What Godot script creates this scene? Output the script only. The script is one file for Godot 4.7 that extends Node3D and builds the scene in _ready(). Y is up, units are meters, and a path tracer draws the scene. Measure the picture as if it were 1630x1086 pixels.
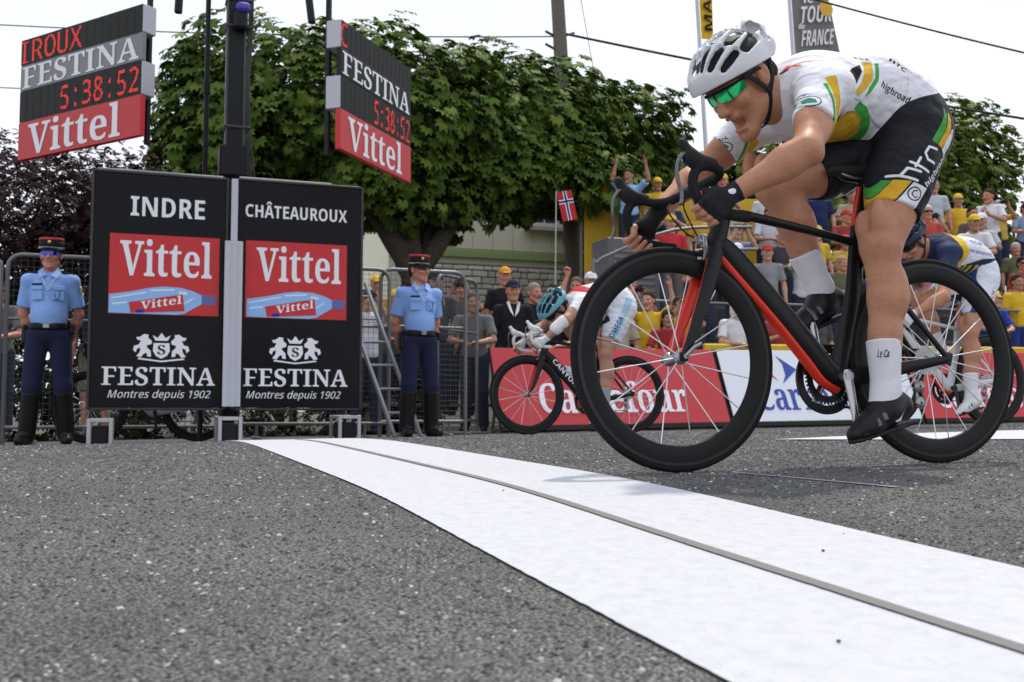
extends Node3D

const RD := Vector3(0.94004522, 0, -0.34104983)
const TD := Vector3(-0.34104983, 0, -0.94004522)
const PV := [-6.0, -3.0, 0.0, 0.86, 1.3, 1.8, 2.2, 2.65, 3.45, 4.2, 5.3, 6.0, 7.0, 8.5, 9.9, 11.0, 13.0, 400.0]
const PH := [-0.1, -0.1, 0.0, 0.034, 0.052, 0.073, 0.092, 0.104, 0.113, 0.122, 0.132, 0.125, 0.10, 0.055, 0.015, -0.002, -0.01, -0.01]
var taken := {}
var mats := {}
var tex := {}
var rng := RandomNumberGenerator.new()

func _ready() -> void:
	rng.seed = 20110708
	camera_sky_sun()
	build_ground()
	street()
	trees()
	lead_cyclist()
	other_cyclists()
	crowd()

func camera_sky_sun() -> void:
	var cam := Camera3D.new()
	cam.name = "camera"
	add_child(cam)
	cam.position = Vector3(0, 0.30, 0)
	cam.rotation_degrees = Vector3(3.883, 0, 0)
	cam.fov = 36.43
	var lens := CameraAttributesPhysical.new()
	lens.frustum_focal_length = 36.46
	lens.frustum_focus_distance = 3.05
	lens.exposure_aperture = 8.0
	lens.frustum_near = 0.05
	lens.frustum_far = 900.0
	cam.attributes = lens
	cam.near = 0.05
	cam.far = 900.0
	cam.current = true
	var e := Environment.new()
	e.background_mode = Environment.BG_SKY
	var sm := ProceduralSkyMaterial.new()
	sm.sky_top_color = Color(0.90, 0.925, 0.98)
	sm.sky_horizon_color = Color(0.985, 0.985, 0.99)
	sm.sky_curve = 0.12
	sm.ground_bottom_color = Color(0.30, 0.30, 0.30)
	sm.ground_horizon_color = Color(0.60, 0.60, 0.60)
	sm.sun_angle_max = 0.0
	sm.energy_multiplier = 1.24
	sm.sky_cover = noise("clouds", 0.006, false, 1.0, 1024, FastNoiseLite.TYPE_SIMPLEX_SMOOTH, 5, [[0.25, 0.5, 0.8], [Color(0.0, 0.0, 0.0), Color(0.10, 0.10, 0.105), Color(0.40, 0.40, 0.40)]])
	var sky := Sky.new()
	sky.sky_material = sm
	e.sky = sky
	e.tonemap_mode = Environment.TONE_MAPPER_LINEAR
	e.tonemap_exposure = 0.98
	e.sdfgi_enabled = true
	e.ssao_enabled = true
	e.ssil_enabled = true
	var we := WorldEnvironment.new()
	we.name = "environment"
	we.environment = e
	add_child(we)
	var sun := DirectionalLight3D.new()
	sun.name = "sun"
	sun.light_energy = 0.88
	sun.light_angular_distance = 3.0
	sun.light_color = Color(1.0, 0.965, 0.90)
	sun.shadow_enabled = true
	add_child(sun)
	var toward := (TD * 0.42 + RD * 0.42 + Vector3.UP * 1.15).normalized()
	sun.look_at_from_position(toward * 50.0, Vector3.ZERO)

func sheet(us: Array, vs: Array, h: float, ragged := 0.0) -> Buf:
	var b := Buf.new()
	var rg := RandomNumberGenerator.new()
	rg.seed = 4
	for v in vs:
		for u0 in us:
			var u: float = u0 + (rg.randfn() * ragged if ragged > 0.0 and (u0 == us[0] or u0 == us[-1]) else 0.0)
			var p := at(u, v, h)
			var nn := (at(u + 0.05, v) - at(u - 0.05, v)).cross(at(u, v + 0.05) - at(u, v - 0.05))
			b.add(p, nn.normalized() * signf(nn.y), Vector2(u, v))
			b.uv2.append(Vector2(u, v) * 0.21)
	for j in vs.size() - 1:
		for i in us.size() - 1:
			var k := j * us.size() + i
			b.tri(k, k + us.size(), k + 1)
			b.tri(k + 1, k + us.size(), k + us.size() + 1)
	return b
func steps(a: float, z: float, d: float) -> Array:
	var out := []
	var n := int(round((z - a) / d))
	for k in n + 1:
		out.append(lerpf(a, z, float(k) / n))
	return out
func asphalt() -> StandardMaterial3D:
	var m := mat("asphalt", Color(1, 1, 1), 0.85)
	m.metallic_specular = 0.3
	var f := FastNoiseLite.new()
	f.noise_type = FastNoiseLite.TYPE_SIMPLEX
	f.frequency = 0.115
	f.fractal_octaves = 3
	f.fractal_gain = 0.55
	f.seed = 5
	var g := Gradient.new()
	g.offsets = PackedFloat32Array([0.0, 0.24, 0.36, 0.48, 0.62, 0.75, 0.86, 1.0])
	g.colors = PackedColorArray([lin(0.012, 0.012, 0.014), lin(0.022, 0.022, 0.024), lin(0.07, 0.07, 0.073), lin(0.125, 0.125, 0.127), lin(0.158, 0.156, 0.152), lin(0.21, 0.207, 0.2), lin(0.36, 0.35, 0.33), lin(0.62, 0.61, 0.58)])
	var t := NoiseTexture2D.new()
	t.width = 2048
	t.height = 2048
	t.seamless = true
	t.seamless_blend_skirt = 0.03
	t.noise = f
	t.color_ramp = g
	m.albedo_texture = t
	var t2 := NoiseTexture2D.new()
	t2.width = 2048
	t2.height = 2048
	t2.seamless = true
	t2.seamless_blend_skirt = 0.03
	t2.noise = f
	m.heightmap_enabled = true
	m.heightmap_texture = t2
	m.heightmap_scale = 0.12
	m.uv1_scale = Vector3(0.5, 0.5, 0.5)
	m.detail_enabled = true
	m.detail_blend_mode = BaseMaterial3D.BLEND_MODE_MUL
	m.detail_uv_layer = BaseMaterial3D.DETAIL_UV_2
	m.detail_albedo = noise("road_patches", 0.012, false, 1.0, 512, FastNoiseLite.TYPE_SIMPLEX_SMOOTH, 6, [[0.1, 0.35, 0.6, 0.9], [Color(0.80, 0.80, 0.81), Color(0.91, 0.91, 0.91), Color(0.97, 0.965, 0.955), Color(1, 1, 1)]])
	return m
func aggregate() -> void:
	# stone chips standing out of the tarmac on the near half of the road
	var b := Buf.new()
	var ring := []
	for k in 6:
		var g := TAU * k / 6.0
		var r := [1.0, 0.72, 0.95, 0.8, 1.05, 0.78][k] as float
		ring.append(Vector3(cos(g) * r, [0.0, 0.1, -0.05, 0.12, 0.0, 0.06][k], sin(g) * r))
	var top := [Vector3(0.42, 0.62, 0.1), Vector3(-0.1, 0.7, 0.42), Vector3(-0.4, 0.55, -0.25)]
	for k in 6:
		var t: Vector3 = top[[0, 0, 1, 2, 2, 2][k]]
		var t2: Vector3 = top[[0, 1, 2, 2, 2, 0][k]]
		b._t(ring[k], ring[(k + 1) % 6], t2, Vector3(ring[k].x, 0.6, ring[k].z))
		if t != t2:
			b._t(ring[k], t2, t, Vector3(ring[k].x, 0.6, ring[k].z))
		b._t(ring[k], ring[(k + 1) % 6], Vector3(0, -0.6, 0), Vector3(ring[k].x, -0.6, ring[k].z))
	b._t(top[0], top[1], top[2], Vector3.UP)
	var m := mat("chips", Color(1, 1, 1), 0.8)
	m.vertex_color_use_as_albedo = true
	m.metallic_specular = 0.35
	var rg := RandomNumberGenerator.new()
	rg.seed = 99
	var n := 230000
	var data := PackedFloat32Array()
	data.resize(n * 16)
	var made := 0
	var rows := {}
	while made < n:
		# fewer and fewer with the distance across the road
		var v := 0.15 + 6.2 * pow(rg.randf(), 1.45)
		var u := rg.randf_range(-1.6 - 0.5 * v, 2.2 + 0.95 * v)
		if u > 0.53 and u < 1.255:
			continue
		var s := rg.randf_range(0.0022, 0.0048) * (1.0 + 0.12 * v)
		var g := rg.randf() * TAU
		var row := int(v * 100.0)
		if not rows.has(row):
			rows[row] = ground(0.0, row / 100.0 + 0.005)
		var p := RD * u + TD * v
		p.y = float(rows[row]) + 0.012 * u - s * rg.randf_range(0.05, 0.5)
		var tx := rg.randf_range(-0.3, 0.3)
		var sx := s * rg.randf_range(0.8, 1.5)
		var c := cos(g)
		var q := sin(g)
		var k := made * 16
		data[k] = c * sx
		data[k + 1] = s * tx * 0.6
		data[k + 2] = q * s
		data[k + 3] = p.x
		data[k + 4] = tx * sx
		data[k + 5] = s
		data[k + 6] = 0.0
		data[k + 7] = p.y
		data[k + 8] = -q * sx
		data[k + 9] = 0.0
		data[k + 10] = c * s
		data[k + 11] = p.z
		var w := rg.randf()
		var e := 0.055 + 0.105 * w
		if w < 0.18:
			e = 0.03 + 0.05 * rg.randf()
		elif w > 0.955:
			e = rg.randf_range(0.3, 0.55)
		var warm := rg.randf_range(-0.05, 0.05)
		data[k + 12] = e * (1.0 + warm)
		data[k + 13] = e
		data[k + 14] = e * (1.0 - warm)
		data[k + 15] = 1.0
		made += 1
	var mm := MultiMesh.new()
	mm.transform_format = MultiMesh.TRANSFORM_3D
	mm.use_colors = true
	mm.mesh = b.mesh()
	mm.instance_count = n
	mm.buffer = data
	var o := MultiMeshInstance3D.new()
	o.name = numbered("gravel")
	o.multimesh = mm
	o.material_override = m
	add_child(o)
	tag(o, "grey stone chips set in the tarmac of the road", "gravel", "", "stuff")
func build_ground() -> void:
	var far := [-400.0, -150.0, -60.0, -30.0, -14.0]
	var us := far + steps(-12, 26, 2.0) + [40.0, 70.0, 150.0, 400.0]
	var g := part("ground", sheet(us, [-400.0, -100.0, -30.0, -10.0, -6.0] + steps(-5, 14, 0.25) + [18.0, 25.0, 40.0, 80.0, 160.0, 400.0], -0.03), null, self)
	var gm := mat("earth", Color(1, 1, 1), 0.95)
	gm.albedo_texture = noise("earth", 0.02, false, 1.0, 1024, FastNoiseLite.TYPE_SIMPLEX_SMOOTH, 5, [[0.2, 0.45, 0.6, 0.85], [lin(0.03, 0.035, 0.02), lin(0.06, 0.058, 0.042), lin(0.095, 0.09, 0.07), lin(0.14, 0.13, 0.11)]])
	gm.uv1_triplanar = true
	gm.uv1_world_triplanar = true
	gm.uv1_scale = Vector3.ONE * 0.5
	g.material_override = gm
	tag(g, "bare earth verge stretching behind the barriers", "ground", "", "structure")
	var road := part("road", sheet(steps(-60, 90, 3.0), steps(-5.6, 0.0, 0.4) + steps(0.08, 7.0, 0.08) + steps(7.2, 11.9, 0.25), 0.0), asphalt(), self)
	tag(road, "grey asphalt road of coarse stones with a cambered crown", "road", "", "structure")
	aggregate()
	var pm := mat("road_paint", Color(1, 1, 1), 0.72)
	pm.albedo_texture = noise("paint", 0.03, false, 1.0, 1024, FastNoiseLite.TYPE_SIMPLEX_SMOOTH, 5, [[0.15, 0.4, 1.0], [lin(0.51, 0.52, 0.555), lin(0.52, 0.53, 0.565), lin(0.54, 0.55, 0.58)]])
	pm.uv1_scale = Vector3.ONE * 0.8
	pm.detail_enabled = true
	pm.detail_blend_mode = BaseMaterial3D.BLEND_MODE_MUL
	pm.detail_uv_layer = BaseMaterial3D.DETAIL_UV_2
	pm.detail_albedo = noise("paint_dirt", 0.09, false, 1.0, 1024, FastNoiseLite.TYPE_SIMPLEX_SMOOTH, 6, [[0.0, 0.2, 0.4, 0.7], [Color(0.93, 0.93, 0.93), Color(0.965, 0.965, 0.965), Color(0.985, 0.985, 0.985), Color(1, 1, 1)]])
	pm.normal_enabled = true
	pm.normal_texture = noise("paint_n", 0.08, true, 3.0)
	pm.normal_scale = 0.6
	var vs := steps(-4.5, 0.0, 0.5) + steps(0.02, 3.0, 0.012) + steps(3.04, 7.0, 0.04) + steps(7.2, 9.2, 0.25)
	var fl := part("finish_line", sheet([0.535, 0.7, 0.87, 1.05, 1.25], vs, 0.004, 0.0006), pm, self)
	tag(fl, "broad white painted finish line crossing the road", "road marking", "", "structure")
	var sm := mat("stripe_paint", Color(0.17, 0.17, 0.165), 0.8)
	var sp := part("finish_stripe", sheet([0.872, 0.898], vs, 0.0065, 0.0003), sm, self)
	tag(sp, "thin grey stripe along the middle of the finish line", "road marking", "", "structure")

func prof1(v: float) -> float:
	for k in range(1, PV.size()):
		if v <= PV[k]:
			return lerpf(PH[k - 1], PH[k], clampf((v - PV[k - 1]) / (PV[k] - PV[k - 1]), 0, 1))
	return PH[-1]
func ground(u: float, v: float) -> float:
	var s := 0.0
	for k in 5:
		s += prof1(v + (k - 2) * 0.13)
	return s / 5.0 + 0.012 * clampf(u, -14, 26)
func at(u: float, v: float, h := 0.0) -> Vector3:
	var p := RD * u + TD * v
	p.y = ground(u, v) + h
	return p

# ---------- names, things, parts
func numbered(n: String) -> String:
	var k: int = taken.get(n, 0)
	taken[n] = k + 1
	return n if k == 0 else "%s_%03d" % [n, k]
func tag(o: Node3D, label: String, category: String, group := "", kind := "") -> Node3D:
	if label: o.set_meta("label", label)
	if category: o.set_meta("category", category)
	if group: o.set_meta("group", group)
	if kind: o.set_meta("kind", kind)
	return o
func thing(called: String, label: String, category: String, where: Transform3D, group := "") -> Node3D:
	var o := Node3D.new()
	o.name = numbered(called)
	add_child(o)
	o.transform = where
	return tag(o, label, category, group)
func mi(called: String, mesh: Mesh, m: Material, parent: Node, where := Transform3D()) -> MeshInstance3D:
	var o := MeshInstance3D.new()
	o.mesh = mesh
	o.name = numbered(called) if parent == self else called
	o.material_override = m
	o.transform = where
	parent.add_child(o, true)
	return o
func part(called: String, b: Buf, m: Material, parent: Node) -> MeshInstance3D:
	return mi(called, b.mesh(), m, parent)

# ---------- geometry buffer
class Buf:
	var v := PackedVector3Array()
	var n := PackedVector3Array()
	var uv := PackedVector2Array()
	var c := PackedColorArray()
	var uv2 := PackedVector2Array()
	var i := PackedInt32Array()
	func add(p: Vector3, nn: Vector3, t := Vector2.ZERO) -> int:
		v.append(p)
		n.append(nn)
		uv.append(t)
		return v.size() - 1
	func tri(a: int, b: int, d: int) -> void:
		i.append(a)
		i.append(b)
		i.append(d)
	func quad(a: Vector3, b: Vector3, d: Vector3, e: Vector3, t0 := Vector2(0, 1), t1 := Vector2(1, 0)) -> void:
		# a b d e counter-clockwise seen from the front
		var nn := (b - a).cross(d - a).normalized()
		var k := add(a, nn, Vector2(t0.x, t0.y))
		add(b, nn, Vector2(t1.x, t0.y))
		add(d, nn, Vector2(t1.x, t1.y))
		add(e, nn, Vector2(t0.x, t1.y))
		tri(k, k + 2, k + 1)
		tri(k, k + 3, k + 2)
	func flat(a: Vector3, b: Vector3, d: Vector3) -> void:
		var nn := (b - a).cross(d - a).normalized()
		var k := add(a, nn)
		add(b, nn)
		add(d, nn)
		tri(k, k + 2, k + 1)
	func box(tr: Transform3D, s: Vector3, bev := 0.0) -> Buf:
		var h := s * 0.5
		var e := minf(bev, minf(h.x, minf(h.y, h.z)) * 0.9)
		var P := func(sx: float, sy: float, sz: float, ax: int) -> Vector3:
			var q := Vector3(h.x - (0.0 if ax == 0 else e), h.y - (0.0 if ax == 1 else e), h.z - (0.0 if ax == 2 else e))
			return tr * Vector3(q.x * sx, q.y * sy, q.z * sz)
		for g in [1.0, -1.0]:
			_q(P.call(g, -1, -1, 0), P.call(g, 1, -1, 0), P.call(g, 1, 1, 0), P.call(g, -1, 1, 0), tr.basis.x * g)
			_q(P.call(-1, g, -1, 1), P.call(1, g, -1, 1), P.call(1, g, 1, 1), P.call(-1, g, 1, 1), tr.basis.y * g)
			_q(P.call(-1, -1, g, 2), P.call(1, -1, g, 2), P.call(1, 1, g, 2), P.call(-1, 1, g, 2), tr.basis.z * g)
		if e > 0:
			for g in [1.0, -1.0]:
				for w in [1.0, -1.0]:
					_q(P.call(g, w, -1, 0), P.call(g, w, 1, 0), P.call(g, w, 1, 1), P.call(g, w, -1, 1), tr.basis.x * g + tr.basis.y * w)
					_q(P.call(g, -1, w, 0), P.call(g, 1, w, 0), P.call(g, 1, w, 2), P.call(g, -1, w, 2), tr.basis.x * g + tr.basis.z * w)
					_q(P.call(-1, g, w, 1), P.call(1, g, w, 1), P.call(1, g, w, 2), P.call(-1, g, w, 2), tr.basis.y * g + tr.basis.z * w)
					for x in [1.0, -1.0]:
						_t(P.call(g, w, x, 0), P.call(g, w, x, 1), P.call(g, w, x, 2), tr.basis * Vector3(g, w, x))
		return self
	func _t(a: Vector3, b: Vector3, d: Vector3, out: Vector3) -> void:
		if (b - a).cross(d - a).dot(out) < 0:
			flat(a, d, b)
		else:
			flat(a, b, d)
	func _q(a: Vector3, b: Vector3, d: Vector3, e: Vector3, out: Vector3) -> void:
		if (b - a).cross(d - a).dot(out) < 0:
			quad(a, e, d, b, Vector2(0, 1), Vector2(1, 0))
		else:
			quad(a, b, d, e)
	func loft(pts: Array, ra: Array, rb: Array, ref: Vector3, seg := 10, caps := true, closed := false) -> Buf:
		# ra: half size in the plane square to ref, rb: half size along ref
		var m := pts.size()
		var first := v.size()
		for k in m:
			var t: Vector3
			if closed:
				t = pts[(k + 1) % m] - pts[(k - 1 + m) % m]
			else:
				t = pts[mini(k + 1, m - 1)] - pts[maxi(k - 1, 0)]
			t = t.normalized()
			var s := (ref - t * ref.dot(t))
			s = s.normalized() if s.length() > 1e-4 else t.cross(Vector3(0.3, 0.5, 0.8)).normalized()
			var u := t.cross(s)
			var a: float = ra[mini(k, ra.size() - 1)]
			var b: float = rb[mini(k, rb.size() - 1)]
			for j in seg + 1:
				var g := TAU * j / seg
				add(pts[k] + s * cos(g) * b + u * sin(g) * a, (s * cos(g) * a + u * sin(g) * b).normalized(), Vector2(float(j) / seg, float(k) / maxi(1, m - 1)))
		var rows := m if closed else m - 1
		for k in rows:
			var k2 := (k + 1) % m
			for j in seg:
				var p := first + k * (seg + 1) + j
				var q := first + k2 * (seg + 1) + j
				tri(p, q, p + 1)
				tri(q, q + 1, p + 1)
		if caps and not closed:
			for e in [0, m - 1]:
				var t: Vector3 = (pts[1] - pts[0] if e == 0 else pts[m - 1] - pts[m - 2]).normalized() * (-1.0 if e == 0 else 1.0)
				var c0 := add(pts[e], t)
				for j in seg:
					var p := v[first + e * (seg + 1) + j]
					var q := v[first + e * (seg + 1) + j + 1]
					var x := add(p, t)
					add(q, t)
					if e == 0:
						tri(c0, x, x + 1)
					else:
						tri(c0, x + 1, x)
		return self
	func tube(pts: Array, r: float, seg := 8, caps := true, closed := false) -> Buf:
		# parallel transport, round section
		var m := pts.size()
		var first := v.size()
		var t0: Vector3 = (pts[1] - pts[0]).normalized()
		var s := t0.cross(Vector3(0.31, 0.52, 0.79)).normalized()
		for k in m:
			var t: Vector3
			if closed:
				t = (pts[(k + 1) % m] - pts[(k - 1 + m) % m]).normalized()
			else:
				t = (pts[mini(k + 1, m - 1)] - pts[maxi(k - 1, 0)]).normalized()
			s = (s - t * s.dot(t)).normalized()
			var u := t.cross(s)
			for j in seg:
				var g := TAU * j / seg
				var nn := s * cos(g) + u * sin(g)
				add(pts[k] + nn * r, nn, Vector2(float(j) / seg, float(k)))
		var rows := m if closed else m - 1
		for k in rows:
			for j in seg:
				var p := first + k * seg + j
				var p1 := first + k * seg + (j + 1) % seg
				var q := first + ((k + 1) % m) * seg + j
				var q1 := first + ((k + 1) % m) * seg + (j + 1) % seg
				tri(p, q, p1)
				tri(q, q1, p1)
		if caps and not closed:
			for e in [0, m - 1]:
				var nn := (-(pts[1] - pts[0]) if e == 0 else pts[m - 1] - pts[m - 2]).normalized() as Vector3
				var c0 := add(pts[e], nn)
				for j in seg:
					var x := add(v[first + e * seg + j], nn)
					add(v[first + e * seg + (j + 1) % seg], nn)
					if e == 0:
						tri(c0, x, x + 1)
					else:
						tri(c0, x + 1, x)
		return self
	func lathe(prof: Array, tr: Transform3D, seg := 32, closed := false, a0 := 0.0, a1 := TAU) -> Buf:
		# prof: Vector2(radius, along z); turned about tr's z axis
		var first := v.size()
		var m := prof.size()
		for k in m:
			var d: Vector2
			if closed:
				d = prof[(k + 1) % m] - prof[(k - 1 + m) % m]
			else:
				d = prof[mini(k + 1, m - 1)] - prof[maxi(k - 1, 0)]
			var nn := Vector2(d.y, -d.x).normalized()
			for j in seg + 1:
				var g := a0 + (a1 - a0) * j / seg
				var dir := Vector3(cos(g), sin(g), 0)
				add(tr * (dir * prof[k].x + Vector3(0, 0, prof[k].y)), (tr.basis * (dir * nn.x + Vector3(0, 0, nn.y))).normalized(), Vector2(float(j) / seg, float(k) / m))
		for k in (m if closed else m - 1):
			for j in seg:
				var p := first + k * (seg + 1) + j
				var q := first + ((k + 1) % m) * (seg + 1) + j
				tri(p, q, p + 1)
				tri(q, q + 1, p + 1)
		return self
	func prism(poly: PackedVector2Array, tr: Transform3D, depth: float) -> Buf:
		# polygon in tr's xy, front at z = depth / 2
		var idx := Geometry2D.triangulate_polygon(poly)
		var h := depth * 0.5
		for sgn in [1.0, -1.0]:
			var k := v.size()
			for p in poly:
				add(tr * Vector3(p.x, p.y, h * sgn), tr.basis.z.normalized() * sgn, p)
			for t in range(0, idx.size(), 3):
				var A := poly[idx[t]]
				var up := (poly[idx[t + 1]] - A).cross(poly[idx[t + 2]] - A) > 0
				if up == (sgn > 0):
					tri(k + idx[t], k + idx[t + 2], k + idx[t + 1])
				else:
					tri(k + idx[t], k + idx[t + 1], k + idx[t + 2])
		var ccw := not Geometry2D.is_polygon_clockwise(poly)
		for j in poly.size():
			var p := poly[j]
			var q := poly[(j + 1) % poly.size()]
			if not ccw:
				var w := p
				p = q
				q = w
			quad(tr * Vector3(p.x, p.y, -h), tr * Vector3(q.x, q.y, -h), tr * Vector3(q.x, q.y, h), tr * Vector3(p.x, p.y, h))
		return self
	func mesh() -> ArrayMesh:
		var a := []
		a.resize(Mesh.ARRAY_MAX)
		a[Mesh.ARRAY_VERTEX] = v
		a[Mesh.ARRAY_NORMAL] = n
		a[Mesh.ARRAY_TEX_UV] = uv
		if c.size() == v.size() and c.size() > 0:
			a[Mesh.ARRAY_COLOR] = c
		if uv2.size() == v.size() and uv2.size() > 0:
			a[Mesh.ARRAY_TEX_UV2] = uv2
		a[Mesh.ARRAY_INDEX] = i
		var m := ArrayMesh.new()
		if v.size() > 0:
			m.add_surface_from_arrays(Mesh.PRIMITIVE_TRIANGLES, a)
		return m

func xf(o: Vector3, b := Basis()) -> Transform3D:
	return Transform3D(b, o)
func curve(pts: Array, per := 5, closed := false) -> Array:
	# Catmull-Rom through pts
	var out := []
	var m := pts.size()
	for k in (m if closed else m - 1):
		var p0 = pts[(k - 1 + m) % m] if closed else pts[maxi(k - 1, 0)]
		var p1 = pts[k]
		var p2 = pts[(k + 1) % m]
		var p3 = pts[(k + 2) % m] if closed else pts[mini(k + 2, m - 1)]
		for j in per:
			var t := float(j) / per
			out.append(0.5 * ((2.0 * p1) + (p2 - p0) * t + (2.0 * p0 - 5.0 * p1 + 4.0 * p2 - p3) * t * t + (3.0 * p1 - p0 - 3.0 * p2 + p3) * t * t * t))
	if not closed:
		out.append(pts[-1])
	return out

# ---------- implicit surfaces: capsules, ellipsoids and boxes joined smoothly, meshed as surface nets
func cap(a: Vector3, b: Vector3, ra: float, rb: float, k := 0.02, op := 0) -> Dictionary:
	return {t = 0, a = a, b = b, ra = ra, rb = rb, k = k, op = op}
func cut(a: Vector3, b: Vector3, ra: float, rb: float, k := 0.02, slant := Vector3.ZERO) -> Dictionary:
	# capsule cut off flat at b
	return {t = 0, a = a, b = b, ra = ra, rb = rb, k = k, op = 0, clip = ((b - a).normalized() + slant).normalized()}
func ell(o: Vector3, r: Vector3, k := 0.02, bs := Basis(), op := 0) -> Dictionary:
	return {t = 1, a = o, r = r, b = bs, k = k, op = op}
func rbox(o: Vector3, h: Vector3, rad: float, k := 0.01, bs := Basis(), op := 0) -> Dictionary:
	return {t = 2, a = o, r = h, rad = rad, b = bs, k = k, op = op}
func half(o: Vector3, nrm: Vector3, k := 0.004) -> Dictionary:
	return {t = 3, a = o, n = nrm.normalized(), k = k, op = 1}
func grow(prims: Array, by: float) -> Array:
	var out := []
	for p in prims:
		var q: Dictionary = p.duplicate()
		if q.t == 0:
			q.ra += by
			q.rb += by
		elif q.t == 1:
			q.r = q.r + Vector3.ONE * by
		elif q.t == 2:
			q.rad += by
		out.append(q)
	return out
func moved(prims: Array, tr: Transform3D) -> Array:
	var s := tr.basis.x.length()
	var bs := tr.basis.orthonormalized()
	var out := []
	for p in prims:
		var q: Dictionary = p.duplicate()
		q.a = tr * q.a
		q.k = q.k * s
		if q.t == 0:
			q.b = tr * q.b
			q.ra *= s
			q.rb *= s
			if q.has("clip"): q.clip = bs * q.clip
		elif q.t == 3:
			q.n = bs * q.n
		else:
			q.r = q.r * s
			q.b = bs * q.b
			if q.t == 2: q.rad *= s
		out.append(q)
	return out

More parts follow.
